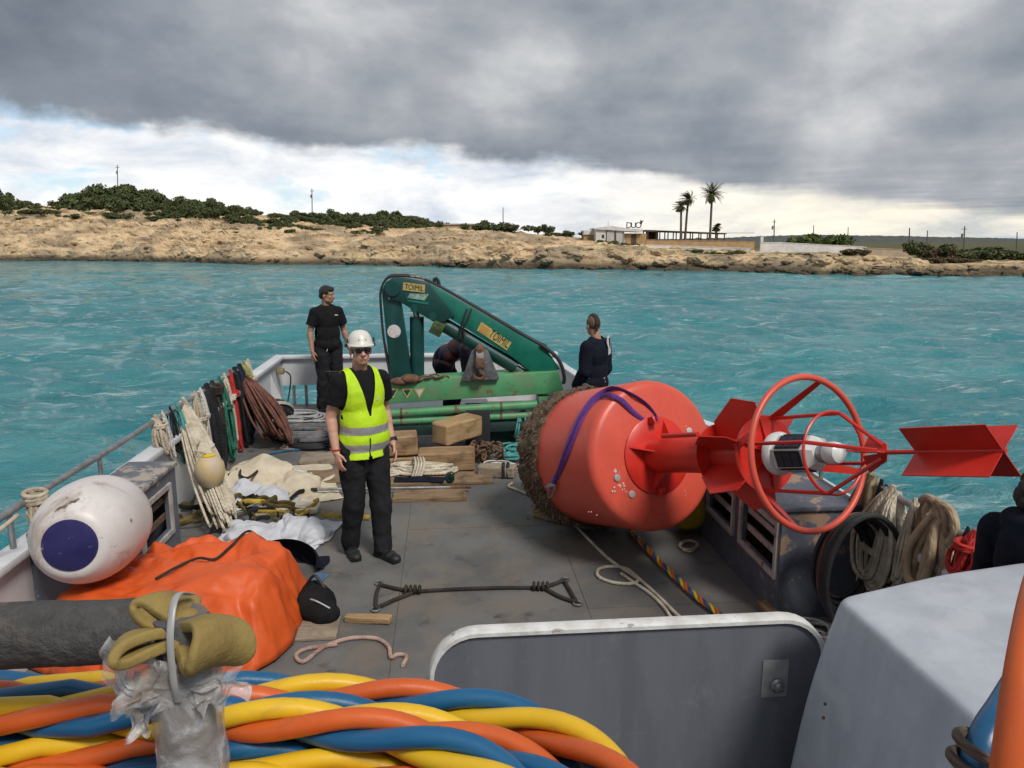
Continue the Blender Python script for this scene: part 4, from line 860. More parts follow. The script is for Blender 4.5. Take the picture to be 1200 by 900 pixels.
# fouled skirt
def fouling():
    seg, st = 150, 34; V = []; F = []
    a = np.linspace(0, 2*math.pi, seg, endpoint=False); s = np.linspace(-1.16, -.62, st)
    A, S = np.meshgrid(a, s); q = np.stack([np.cos(A)*6, np.sin(A)*6, S*10], -1)
    lim = -.80+.05*fbm(q*.35, 3)+.02*fbm(q*1.5, 2); inside = np.clip((lim-S)/.06, 0, 1)
    rr = RB-.02+inside*(.028+.028*fbm(q*.8, 4)+.015*ridge(q*3.0, 2)); rr = np.where(S < -1.13, rr*.93, rr)
    for i in range(st):
        for k in range(seg): V.append(tuple(bl(A[i, k], rr[i, k], S[i, k])))
    F = [(i*seg+k, i*seg+(k+1) % seg, (i+1)*seg+(k+1) % seg, (i+1)*seg+k) for i in range(st-1) for k in range(seg)]
    mb = MB().add(V, F); mb.add([tuple(bl(a_, RB*.9, -1.15)) for a_ in a[::5]], [tuple(range(len(a[::5])))])
    o = K(mb, 'marine_growth', M_FOUL, buoy, smooth=True)
    g = MB(); r = np.random.default_rng(4); n = 5200
    aa = r.uniform(0, 6.283, n); ss = -1.16+.36*r.uniform(0, 1, n)**.85
    for a_, s_ in zip(aa, ss):
        p = bl(a_, RB+.018, s_); nrm = (p-bl(a_, 0, s_)).normalized(); t_ = Vector(r.normal(size=3)); t_ = (t_-nrm*t_.dot(nrm)).normalized(); L = r.uniform(.008, .026)*(1+.8*(r.uniform() < .06)); tip = p+(nrm*r.uniform(.3, 1.0)+t_*.9+Vector((0, 0, -.5)))*L; w_ = t_.cross(nrm)*L*.35
        g.add([p-w_, p+w_, tip+w_*.4, tip-w_*.4], [(0, 1, 2, 3)])
    o2 = sub(g, 'weed_tufts', mat('weed', (0.23, 0.135, 0.10), (0.10, 0.075, 0.035), rough=.9, scale=30), o, smooth=False); o2['kind'] = 'stuff'
fouling()
K(MB().lathe([(.13, -1.62), (.145, -1.6), (.15, -1.16)], BM, 24), 'tail_tube', M_FOUL, buoy)
K(MB().lathe([(.285, .014), (.288, .03), (.28, .036), (.135, .036)], BM, 48), 'flange', M_BBRT, buoy)
K(MB().lathe([(.130, .03), (.126, .10), (.124, .72)], BM, 36), 'mast_tube', M_BBRT, buoy)
for k in range(4):
    a = R(20)+k*math.pi/2; g = MB(); T_ = BM.to_3x3() @ Vector((-math.sin(a), math.cos(a), 0))*.010; g.prism([bl(a, .12, .036), bl(a, .265, .036), bl(a, .125, .16)], T_); K(g, 'gusset', M_BBRT, buoy, smooth=False)
lug_a = R(84)
K(MB().prism([bl(lug_a, .235, .034), bl(lug_a, .285, .034), bl(lug_a, .29, .10), bl(lug_a, .24, .11)], BM.to_3x3() @ Vector((.05, 0, 0))), 'lifting_lug', M_BBRT, buoy, bevel=.004)
K(MB().prism([bl(-lug_a, .235, .034), bl(-lug_a, .285, .034), bl(-lug_a, .29, .08), bl(-lug_a, .24, .09)], BM.to_3x3() @ Vector((.05, 0, 0))), 'lifting_lug', M_BBRT, buoy, bevel=.004)
for (a, r, s0, s1) in ((R(38), .25, .03, .75),): K(MB().tube([bl(a, r, s0+.35), bl(a, r, s1)], .016, 10), 'guard_bar', M_BBRT, buoy)
# bolt seals and scuffs on the face
def face_hit(px, py, s=.012):
    r = Vector(ray(px, py)); o = Vector((0, 0, CAM_H)); t = (buoyF+bax*s-o).dot(bax)/r.dot(bax); return o+r*t
for (x, y) in ((807, 505), (723, 560), (740, 579)):
    c = face_hit(x, y); Mq = BM.copy(); Mq.translation = c; K(MB().lathe([(.026, -.008), (.026, .010), (.018, .014), (.010, .014)], Mq, 18), 'plug', mat('plug grey', (0.5, 0.48, 0.47), rough=.5), buoy)
sc = MB(); r = random.Random(3)
def scuff(cx, cy, n, sp, sz):
    for k in range(n):
        c = face_hit(cx+r.gauss(0, sp), cy+r.gauss(0, sp*.7), .0145); m = r.randint(4, 6); b0 = r.uniform(0, 6.28)
        pts = [c+BM.to_3x3() @ Vector((math.cos(b0+j*6.28/m)*sz*r.uniform(.3, 1.3), math.sin(b0+j*6.28/m)*sz*r.uniform(.3, 1.2), 0)) for j in range(m)]; sc.add([tuple(p) for p in pts], [tuple(range(m))])
scuff(733, 569, 24, 8, .010); scuff(725, 553, 2, 2, .02); scuff(729, 520, 5, 2.5, .014); scuff(795, 498, 9, 5, .007); scuff(756, 480, 3, 2, .012); scuff(800, 578, 5, 5, .006); scuff(700, 600, 3, 8, .006); scuff(780, 610, 3, 8, .006)
pc_ = K(sc, 'paint_chips', mat('chipped primer', (0.60, 0.55, 0.55), (0.45, 0.36, 0.36), rough=.8, scale=40), buoy, smooth=False); pc_['kind'] = 'stuff'
# radar reflector: crossed plates between two discs
K(MB().lathe([(.20, .70), (.20, .71)], BM, 40), 'reflector_disc', M_BBRT, buoy, smooth=False)
X3 = BM.to_3x3()
for k in range(3):
    a = R(25)+k*math.pi/3
    for sg in (0, math.pi):
        u = X3 @ Vector((math.cos(a+sg), math.sin(a+sg), 0)); n_ = X3 @ Vector((-math.sin(a), math.cos(a), 0))*.007
        c0 = buoyF+bax*.712+u*.02; g = MB().prism([c0, c0+u*.20, c0+bax*.20+u*.34, c0+bax*.40+u*.30, c0+bax*.44+u*.02], n_); K(g, 'reflector_plate', M_BBRT, buoy, smooth=False)
K(MB().lathe([(.11, 1.10), (.23, 1.10), (.235, 1.12), (.11, 1.12)], BM, 40), 'cage_base', M_BBRT, buoy)
K(MB().lathe([(.105, .72), (.105, 1.10)], BM, 24), 'core_tube', M_BBRT, buoy)
# cage
for k in range(4):
    a = R(22)+k*math.pi/2; pts = [bl(a, .222, 1.08), bl(a, .225, 1.62), bl(a, .035, 1.92)]
    K(MB().tube([pts[0], pts[1].lerp(pts[0], .04), pts[1], pts[1].lerp(pts[2], .05), pts[2]], .011, 6), 'cage_bar', M_BBRT, buoy)
for s_, rr in ((1.62, .226),): K(MB().tube([bl(a, rr, s_) for a in np.linspace(0, 6.2832, 40, endpoint=False)], .0085, 6, closed=True), 'cage_hoop', M_BBRT, buoy)
for k in range(3):
    a = R(12)+k*2*math.pi/3; n_ = X3 @ Vector((-math.sin(a), math.cos(a), 0))*.008; K(MB().prism([bl(a, .02, 1.80), bl(a, .12, 1.80), bl(a, .05, 1.93), bl(a, .0, 1.95)], n_), 'apex_gusset', M_BBRT, buoy, smooth=False)
# big guard ring with its arms
K(MB().tube([bl(a, .434, 1.453) for a in np.linspace(0, 6.2832, 96, endpoint=False)], .0185, 12, closed=True), 'guard_ring', M_BRED, buoy)
for a in (R(112), R(-68), R(22), R(202)):
    n_ = X3 @ Vector((-math.sin(a), math.cos(a), 0)); p0 = bl(a, .225, 1.13); p1 = bl(a, .43, 1.45)
    K(MB().prism([p0+n_*.035, p1+n_*.018, p1-n_*.018, p0-n_*.035], bax*.012), 'ring_arm', M_BBRT, buoy, smooth=False)
# lantern
M_LAN = mat('lantern white', (0.66, 0.66, 0.64), (0.58, 0.58, 0.56), rough=.35, scale=6); M_SOLAR = mat('solar cell', (0.012, 0.013, 0.03), (0.02, 0.02, 0.04), rough=.12, scale=60)
lan = K(MB().lathe([(.118, 1.20), (.128, 1.21), (.130, 1.235), (.118, 1.255), (.10, 1.26)], BM, 36), 'lantern_base', M_LAN, buoy)
hexa = [(R(18)+k*math.pi/3) for k in range(6)]
lb = MB(); V = [tuple(bl(a, r_, s_)) for (r_, s_) in ((.112, 1.262), (.106, 1.50), (.075, 1.535)) for a in hexa]; lb.add(V, [tuple(range(5, -1, -1))]+[(i*6+k, i*6+(k+1) % 6, (i+1)*6+(k+1) % 6, (i+1)*6+k) for i in range(2) for k in range(6)]+[tuple(range(12, 18))])
lbo = K(lb, 'lantern_body', M_LAN, buoy, smooth=False)
for k in range(6):
    a0, a1 = hexa[k], hexa[(k+1) % 6]; c = [bl(a0, .1145, 1.275), bl(a1, .1145, 1.275), bl(a1, .1085, 1.485), bl(a0, .1085, 1.485)]; cen = sum(c, Vector())/4; nrm = (cen-bl(0, 0, 1.38)).normalized()
    sub(MB().prism([cen+(p-cen)*.86+nrm*.002 for p in c], nrm*.006), 'panel_frame', M_DARK, lbo, smooth=False)
    for i in range(2):
        for j in range(3):
            f = lambda u_, v_: c[0]*(1-u_)*(1-v_)+c[1]*u_*(1-v_)+c[2]*u_*v_+c[3]*(1-u_)*v_
            q = [f(.13+.37*i+a_, .10+.27*j+b_) for a_, b_ in ((0, 0), (.34, 0), (.34, .24), (0, .24))]; sub(MB().prism([p+nrm*.0065 for p in q], nrm*.003), 'solar_cell', M_SOLAR, lbo, smooth=False)
K(MB().lathe([(.052, 1.535), (.052, 1.56), (.058, 1.562), (.058, 1.575)], BM, 28), 'lantern_collar', M_STEEL, buoy)
K(MB().lathe([(.055, 1.576), (.062, 1.59), (.062, 1.63), (.055, 1.655), (.03, 1.672), (.001, 1.675)], BM, 28), 'lantern_lens', mat('frosted lens', (0.72, 0.72, 0.70), (0.66, 0.66, 0.64), rough=.25, scale=8, spec=.6), buoy)
# topmark: crossed plates on a rod
K(MB().tube([buoyF+bax*1.90, buoyF+bax*2.54], .012, 10), 'topmark_rod', M_BBRT, buoy)
for a in (R(52), R(-38)):
    u = X3 @ Vector((math.cos(a), math.sin(a), 0)); n_ = X3 @ Vector((-math.sin(a), math.cos(a), 0))*.005; c0, c1 = buoyF+bax*2.11, buoyF+bax*2.53
    for sg in (1, -1): K(MB().prism([c0+u*.008*sg, c1+u*.008*sg, c1+u*.160*sg, c0+u*.160*sg], n_), 'topmark_plate', M_BBRT, buoy, smooth=False)
# purple lifting sling over the body, with shackle
def body_hit(px, py, lift=.012):
    o = Vector((0, 0, CAM_H)); r = Vector(ray(px, py)); p = face_hit(px, py, .012)
    if (p-(buoyF+bax*(p-buoyF).dot(bax))).length < RB-.05: return p+bax*lift
    oc = o-buoyF; d2 = r-bax*r.dot(bax); o2 = oc-bax*oc.dot(bax); A_ = d2.dot(d2); B_ = 2*d2.dot(o2); C_ = o2.dot(o2)-RB**2; ds = B_*B_-4*A_*C_
    t = (-B_-math.sqrt(max(ds, 0)))/(2*A_); p = o+r*t; nrm = (p-(buoyF+bax*(p-buoyF).dot(bax))).normalized(); return p+nrm*lift
sl = thing('lifting_sling', 'purple webbing sling looped from the lug over the red buoy body', 'sling', body_hit(650, 560))
M_PURP = mat('purple webbing', (0.12, 0.030, 0.22), (0.075, 0.018, 0.15), rough=.75, scale=30, bump=.3)
for pts in ([(771, 497), (767, 488), (756, 474), (740, 463), (724, 457), (712, 459), (696, 469), (682, 488), (670, 515), (661, 540), (654, 560)], [(770, 499), (757, 495), (742, 484), (728, 470), (717, 465), (704, 467), (690, 480), (678, 503), (668, 528), (659, 548), (651, 563)]):
    path = [body_hit(x, y, .013) for x, y in pts]; path[0] = bl(lug_a, .275, .115); K(MB().tube(spline(path, 60), .019, 8, flat=.28), 'webbing', M_PURP, sl)
p = [body_hit(653, 558, .02), body_hit(648, 570, .022)]; K(MB().tube(p, .02, 8, flat=.4), 'blue_sleeve', mat('blue webbing', (0.02, 0.06, 0.42), rough=.7), sl)
sh = [body_hit(x, y, .025) for x, y in ((644, 568), (651, 566), (653, 572), (649, 580), (645, 580), (646, 572))]; K(MB().tube(spline(sh, 24, True), .008, 8, closed=True), 'shackle', M_STEEL, sl)
K(MB().tube([body_hit(643, 569, .03), body_hit(654, 567, .03)], .010, 8), 'shackle_pin', M_STEEL, sl)
# ------------------------------------------------------------------ people
M_SKIN = mat('skin', (0.58, 0.33, 0.24), (0.50, 0.27, 0.19), rough=.52, scale=14, bump=.05, sub=.15)
M_SKIN2 = mat('tanned skin', (0.40, 0.21, 0.14), (0.33, 0.17, 0.11), rough=.52, scale=14, bump=.05, sub=.15)
M_TEE = mat('black cotton', (0.012, 0.012, 0.0135), (0.007, 0.007, 0.008), spec=.2, rough=.9, scale=7, bump=.25, bscale=30)
M_TROU = mat('charcoal work trousers', (0.019, 0.0195, 0.023), (0.011, 0.011, 0.013), spec=.2, rough=.92, scale=7, bump=.3, bscale=26)
M_NAVYC = mat('navy cotton', (0.008, 0.010, 0.021), (0.005, 0.006, 0.013), spec=.2, rough=.9, scale=7, bump=.25, bscale=30)
M_HIVIS = mat('hi-vis yellow', (0.52, 0.80, 0.012), (0.44, 0.70, 0.01), rough=.7, scale=9, bump=.2, bscale=24)
M_REFL = mat('reflective tape', (0.42, 0.43, 0.44), (0.33, 0.34, 0.35), rough=.35, metal=.25, scale=40)
M_HAIR = mat('black hair', (0.010, 0.009, 0.008), (0.022, 0.016, 0.012), rough=.55, scale=60, bump=.8, bscale=140, stretch=(1, 1, .25))
M_HAIRB = mat('brown hair', (0.055, 0.03, 0.018), (0.03, 0.016, 0.010), rough=.6, scale=60, bump=.8, bscale=140, stretch=(1, 1, .25))
M_STUB = mat('cropped hair', (0.16, 0.10, 0.065), (0.10, 0.062, 0.04), rough=.8, scale=70, bump=.3)
M_BOOT = mat('black boot leather', (0.016, 0.016, 0.017), rough=.55, scale=16, bump=.3)
M_HELM = mat('white helmet shell', (0.68, 0.66, 0.60), (0.60, 0.58, 0.52), rough=.35, scale=9, spots=(0.3, 0.28, 0.24), spot_scale=16, spot_lo=.70, spot_hi=.72)
M_GLAS = mat('dark lens', (0.008, 0.008, 0.009), rough=.08, spec=.7)

def fuse(mb, name, m_, parent, voxel=.009, smooth=4, wrinkle=0.0, seed=0, cut=None, wscale=9.0):
    """one continuous surface from overlapping volumes"""
    o = mb.build(name, m_, None, smooth=False)
    rm = o.modifiers.new('r', 'REMESH'); rm.mode = 'VOXEL'; rm.voxel_size = voxel
    if smooth: sm = o.modifiers.new('s', 'SMOOTH'); sm.iterations = smooth; sm.factor = .5
    bake(o)
    me = o.data
    if wrinkle:
        n = len(me.vertices); co = np.empty(n*3); no = np.empty(n*3); me.vertices.foreach_get('co', co); me.vertices.foreach_get('normal', no); co = co.reshape(-1, 3); no = no.reshape(-1, 3)
        q = co*np.array([wscale*.9, wscale*.9, wscale*.8])+seed*13.7; w_ = ridge(q+.6*pn(q*.5)[:, None], 2, .5)*.55+.5*fbm(q*.55, 2)
        me.vertices.foreach_set('co', (co+no*(w_*wrinkle)[:, None]).ravel())
    if cut:
        bm = bmesh.new(); bm.from_mesh(me); cut(bm); bm.to_mesh(me); bm.free()
    me.polygons.foreach_set('use_smooth', [True]*len(me.polygons)); me.update()
    o.parent = parent
    return o
def slice_off(bm, co, no):          # removes what lies on the +no side
    bmesh.ops.bisect_plane(bm, geom=bm.verts[:]+bm.edges[:]+bm.faces[:], plane_co=Vector(co), plane_no=Vector(no), clear_outer=True)
def solid(o, th): md = o.modifiers.new('t', 'SOLIDIFY'); md.thickness = th; md.offset = 1.0; return o

def hand(mb, wrist, d, palm_n, thumb_side, s=1.0, curl=.45, rf=1.0):
    """palm, four unequal fingers and a thumb leaving the side of the palm"""
    d = Vector(d).normalized(); n = Vector(palm_n); n = (n-d*n.dot(d)).normalized(); sd_ = n.cross(d)*thumb_side
    w = Vector(wrist)
    for k in range(5): mb.capsule(w, w+d*.075*s+sd_*(.030-.015*k)*s, .016*s, .0125*s, 8)
    for k, (L, off) in enumerate(((.070, .030), (.080, .011), (.075, -.009), (.058, -.028))):
        p = w+d*.085*s+sd_*off*s; dd = d.copy(); r0 = .0098*rf
        for j, f in enumerate((.45, .32, .23)):
            dd = (dd*math.cos(curl*(.6+.3*j))+n*math.sin(curl*(.6+.3*j))).normalized(); q = p+dd*L*f*s; mb.capsule(p, q, r0*s, (r0-.0012)*s, 7); p = q; r0 -= .001
    p = w+d*.022*s+sd_*.026*s; dd = (d*.65+sd_*.6+n*.25).normalized(); q = p+dd*.045*s; mb.capsule(p, q, .0135*s, .011*s, 7)
    dd = (d*.9+sd_*.15+n*.35).normalized(); mb.capsule(q, q+dd*.034*s, .0105*s, .009*s, 7)

def head_mesh(mb, c, yaw, pitch, s=1.0, rollz=0.0):
    """head centred on c, looking along -Y turned by yaw"""
    M_ = Matrix.Rotation(yaw, 4, 'Z') @ Matrix.Rotation(pitch, 4, 'X') @ Matrix.Rotation(rollz, 4, 'Y')
    def P_(x, y, z): return Vector(c)+M_ @ (Vector((x, y, z))*s)
    M3 = M_.to_3x3()
    mb.ball(P_(0, .012, .030), (np.array([.074, .094, .088])*s), 20, 14, M3)       # cranium
    mb.ball(P_(0, -.028, -.028), (np.array([.058, .062, .085])*s), 18, 12, M3)     # face
    mb.ball(P_(0, -.045, -.078), (np.array([.040, .038, .034])*s), 14, 10, M3)     # chin
    for sx in (-1, 1):
        mb.ball(P_(sx*.036, -.020, -.062), (np.array([.026, .040, .032])*s), 12, 8, M3)  # jaw
        mb.ball(P_(sx*.036, -.060, -.020), (np.array([.022, .022, .020])*s), 12, 8, M3)  # cheek
        mb.ball(P_(sx*.076, .012, -.010), (np.array([.010, .020, .032])*s), 10, 8, M3)   # ear
        mb.ball(P_(sx*.028, -.072, .022), (np.array([.026, .014, .010])*s), 10, 8, M3)   # brow
    mb.capsule(P_(0, -.084, .012), P_(0, -.106, -.026), .009*s, .014*s, 10)               # nose
    for sx in (-1, 1): mb.ball(P_(sx*.012, -.094, -.030), .009*s, 8, 6)
    mb.capsule(P_(-.018, -.084, -.056), P_(.018, -.084, -.056), .0075*s, .0075*s, 8); mb.capsule(P_(-.014, -.083, -.066), P_(.014, -.083, -.066), .008*s, .008*s, 8)
    return P_, M3
def face_parts(e_, P_, M3, s, skin_obj, eyes=True, brow=M_HAIR):
    mb = MB(); mb.capsule(P_(-.020, -.0905, -.0605), P_(.020, -.0905, -.0605), .0035*s, .0035*s, 8)
    o = mb.build('mouth', mat('lip', (0.30, 0.11, 0.09), rough=.5), e_)
    if eyes:
        for sx in (-1, 1):
            MB().ball(P_(sx*.031, -.0745, .002), (np.array([.013, .008, .007])*s), 10, 8, M3).build('eye', mat('eye white', (0.6, 0.58, 0.55), rough=.2), e_)
            MB().ball(P_(sx*.031, -.0815, .002), (np.array([.006, .003, .006])*s), 10, 8, M3).build('iris', M_GLAS, e_)
            MB().capsule(P_(sx*.014, -.086, .020), P_(sx*.046, -.076, .022), .0045*s, .0035*s, 6).build('eyebrow', brow, e_)

def std_pose(H=1.75):
    k = H/1.75
    p = dict(pelvis=(0, 0, .97), waist=(0, -.005, 1.10), chest=(0, 0, 1.30), neck=(0, .012, 1.470), head=(0, -.015, 1.642),
             shL=(.168, .005, 1.405), shR=(-.168, .005, 1.405), elL=(.232, .03, 1.135), elR=(-.232, .03, 1.135), wrL=(.245, -.05, .885), wrR=(-.245, -.05, .885),
             hiL=(.092, 0, .93), hiR=(-.092, 0, .93), knL=(.105, -.02, .50), knR=(-.105, -.02, .50), anL=(.11, .02, .085), anR=(-.11, .02, .085))
    return {n: Vector(v)*k for n, v in p.items()}
def torso(mb, p, g=0.0, top=True, arms=None, fat=1.0):
    """trunk volumes grown by g; arms = fraction of the upper arm covered (sleeve)"""
    lat = (p['shL']-p['shR']).normalized(); up = (p['neck']-p['pelvis']).normalized(); fw = lat.cross(up).normalized(); up = fw.cross(lat)
    M3 = Matrix((lat, -fw, up)).transposed() if False else Matrix(((lat.x, fw.x, up.x), (lat.y, fw.y, up.y), (lat.z, fw.z, up.z)))
    mb.ball(p['chest'], (.150+g, .116*fat+g, .200+g), 24, 16, M3)
    mb.ball(p['chest']+up*.02-fw*0+lat*.062, (.090+g, .102*fat+g, .13+g), 18, 12, M3); mb.ball(p['chest']+up*.02-lat*.062, (.090+g, .102*fat+g, .13+g), 18, 12, M3)
    mb.ball(p['waist'], (.145*fat+g, .116*fat+g, .19+g), 24, 16, M3)
    mb.ball(p['pelvis'], (.160*fat+g, .120*fat+g, .125+g), 24, 16, M3)
    if top: mb.capsule(p['shL'].lerp(p['shR'], .12)-up*.012, p['shR'].lerp(p['shL'], .12)-up*.012, .050+g*.8, .050+g*.8, 14); mb.capsule(p['shL'].lerp(p['neck'], .30), p['neck'], .046+g*.7, .058+g*.6, 12); mb.capsule(p['shR'].lerp(p['neck'], .30), p['neck'], .046+g*.7, .058+g*.6, 12)
    if arms:
        for s in 'LR':
            sh, el, wr = p['sh'+s], p['el'+s], p['wr'+s]
            if arms <= 1: mb.capsule(sh, sh.lerp(el, arms), .052+g, .050+g*1.5, 14)
            else: mb.capsule(sh, el, .054+g, .047+g*1.2, 14); mb.capsule(el, el.lerp(wr, arms-1), .047+g*1.4, .034+g*1.4, 14)
    return lat, fw, up
def legs(mb, p, g=0.0, full=1.0):
    for s in 'LR':
        hi, kn, an = p['hi'+s], p['kn'+s], p['an'+s]
        mb.capsule(hi, kn, .088+g, .060+g, 16); mb.capsule(hi.lerp(kn, .25), hi.lerp(kn, .5), .088+g, .08+g, 16); mb.capsule(kn, an, .058+g, .042+g*1.25, 16); mb.capsule(kn.lerp(an, .15), kn.lerp(an, .45), .062+g, .055+g, 14)
def person(label, loc, rz, pose=None, H=1.75, skin=None, shirt=M_TEE, sleeve=.55, trousers=M_TROU, head_yaw=0.0, head_pitch=0.0, hair='short', hairm=None, fat=1.0, eyes=True, curl=(.45, .45), vox=.008, hem=.0):
    skin = skin or M_SKIN; hairm = hairm or M_HAIR
    e_ = thing('person', label, 'person', loc); e_.rotation_euler = (0, 0, rz); k = H/1.75
    p = std_pose(H)
    for n, v in (pose or {}).items(): p[n] = Vector(v)*k
    body = MB(); P_, M3 = head_mesh(body, p['head'], head_yaw, head_pitch, k)
    body.capsule(p['neck']-(p['head']-p['neck'])*.25, p['head']+M3 @ Vector((0, .02, -.04))*k, .060*k, .055*k, 14)
    lat, fw, up = torso(body, p, -.012, fat=fat); legs(body, p, -.012)
    for s, sg in (('L', 1), ('R', -1)):
        sh, el, wr = p['sh'+s], p['el'+s], p['wr'+s]
        body.capsule(sh, el, .050, .042, 14); body.capsule(el, wr, .043, .029, 14); body.capsule(el.lerp(wr, .12), el.lerp(wr, .35), .045, .041, 14)
        d_ = (wr-el).normalized(); hand(body, wr, d_+Vector((0, -.15, -.1)), lat*(-sg)+Vector((0, .25, 0)), sg if False else (1 if sg > 0 else -1), 1.0*k, curl[0 if s == 'L' else 1])
    bo = fuse(body, 'body', skin, e_, vox*.8, 3)
    # trousers
    tr = MB(); torso(tr, dict(p, chest=p['waist']), .012, False, fat=fat); legs(tr, p, .020)
    def cutt(bm): slice_off(bm, p['waist']+Vector((0, 0, -.045)), (p['neck']-p['pelvis']).normalized())
    fuse(tr, 'trousers', trousers, e_, vox*1.2, 4, .013, 3, cutt, 8.0)
    # shirt
    sh_ = MB(); torso(sh_, p, .014, True, sleeve, fat=fat); ax = (p['neck']-p['pelvis']).normalized()
    def cuts(bm):
        slice_off(bm, p['pelvis']+ax*(-.06+hem), -ax)
        nk = p['neck']+ax*.004+fw*0
        kill = [v for v in bm.verts if ((v.co-nk)-(ax*(v.co-nk).dot(ax))).length < .066 and (v.co-nk).dot(ax) > -.02]
        bmesh.ops.delete(bm, geom=kill, context='VERTS')
        if sleeve <= 1:
            for s in 'LR':
                a = p['sh'+s].lerp(p['el'+s], sleeve+.06); dd = (p['el'+s]-p['sh'+s]).normalized()
                kk = [v for v in bm.verts if (v.co-a).dot(dd) > 0 and (v.co-a).length < .16 and abs((v.co-p['chest']).dot(lat)) > .165]
                bmesh.ops.delete(bm, geom=kk, context='VERTS')
    so = fuse(sh_, 'shirt', shirt, e_, vox*1.1, 3, .0085, 5, cuts, 8.0); solid(so, .004)
    # boots
    for s in 'LR':
        an = p['an'+s]; b = MB(); q = an-Vector((0, 0, an.z)) if an.z < .2 else an-Vector((0, 0, .085)); tw = .18 if s == 'L' else -.18
        f_ = Matrix.Rotation(tw, 3, 'Z')
        b.capsule(an+Vector((0, 0, .05)), q+Vector((0, 0, .05)), .052, .05, 14)
        for (y, z, rx, rz_) in ((.045, .045, .042, .045), (-.03, .05, .045, .05), (-.10, .040, .050, .040), (-.155, .035, .046, .034)): b.ball(q+f_ @ Vector((0, y, z)), (rx, .055, rz_), 14, 10)
        b.box(q+f_ @ Vector((0, -.055, .013)), (.085, .26, .026), f_)
        bt = fuse(b, 'boot', M_BOOT, e_, .008, 3)
    # hair
    hm = None
    if hair == 'short':
        hm = MB(); hm.ball(P_(0, .018, .046), np.array([.083, .099, .086])*k, 24, 16, M3); hm.ball(P_(0, -.045, .085), np.array([.062, .045, .035])*k, 16, 10, M3); hm.ball(P_(0, .07, -.01), np.array([.068, .045, .05])*k, 16, 10, M3)
    elif hair == 'curly':
        hm = MB(); hm.ball(P_(0, .025, .045), np.array([.105, .115, .10])*k, 24, 16, M3); r = random.Random(2)
        for q in range(150):
            v = Vector((r.gauss(0, 1), r.gauss(0, 1), r.gauss(0, 1)+.35)).normalized()
            if v.y < -.72 and v.z < .45: continue
            hm.ball(P_(v.x*.105, .03+v.y*.118, .045+v.z*.105), .019*k*r.uniform(.7, 1.3), 8, 6)
    elif hair == 'mohawk':
        hm = MB()
        for q in np.linspace(-.9, 2.3, 16): hm.ball(P_(0, .012-math.cos(q)*.094 if False else .012+math.sin(q-.6)*.096, .030+math.cos(q-.6)*.092), np.array([.030, .028, .022])*k, 10, 8, M3)
        hm.capsule(P_(.0, .10, .05), P_(.012, .105, -.050), .020*k, .012*k, 10)
    if hm is not None:
        def cuth(bm):
            if hair == 'mohawk': return
            c0 = P_(0, -.056, .055); kill = [v for v in bm.verts if (M3.transposed() @ (v.co-P_(0, 0, 0))).y/k < -.050 and (M3.transposed() @ (v.co-P_(0, 0, 0))).z/k < .058]; bmesh.ops.delete(bm, geom=kill, context='VERTS')
        fuse(hm, 'hair', hairm, e_, .007, 1, .006, 9, cuth, 26)
    if hair == 'mohawk':
        st = MB(); st.ball(P_(0, .016, .034), np.array([.0775, .097, .090])*k, 24, 16, M3)
        def cutst(bm): kill = [v for v in bm.verts if (M3.transposed() @ (v.co-P_(0, 0, 0))).y/k < -.045 and (M3.transposed() @ (v.co-P_(0, 0, 0))).z/k < .075 or (M3.transposed() @ (v.co-P_(0, 0, 0))).z/k < -.045]; bmesh.ops.delete(bm, geom=kill, context='VERTS')
        fuse(st, 'cropped_hair', M_STUB, e_, .007, 1, 0, 0, cutst)
    face_parts(e_, P_, M3, k, bo, eyes, hairm)
    return e_, p, P_, M3, (lat, fw, up), k

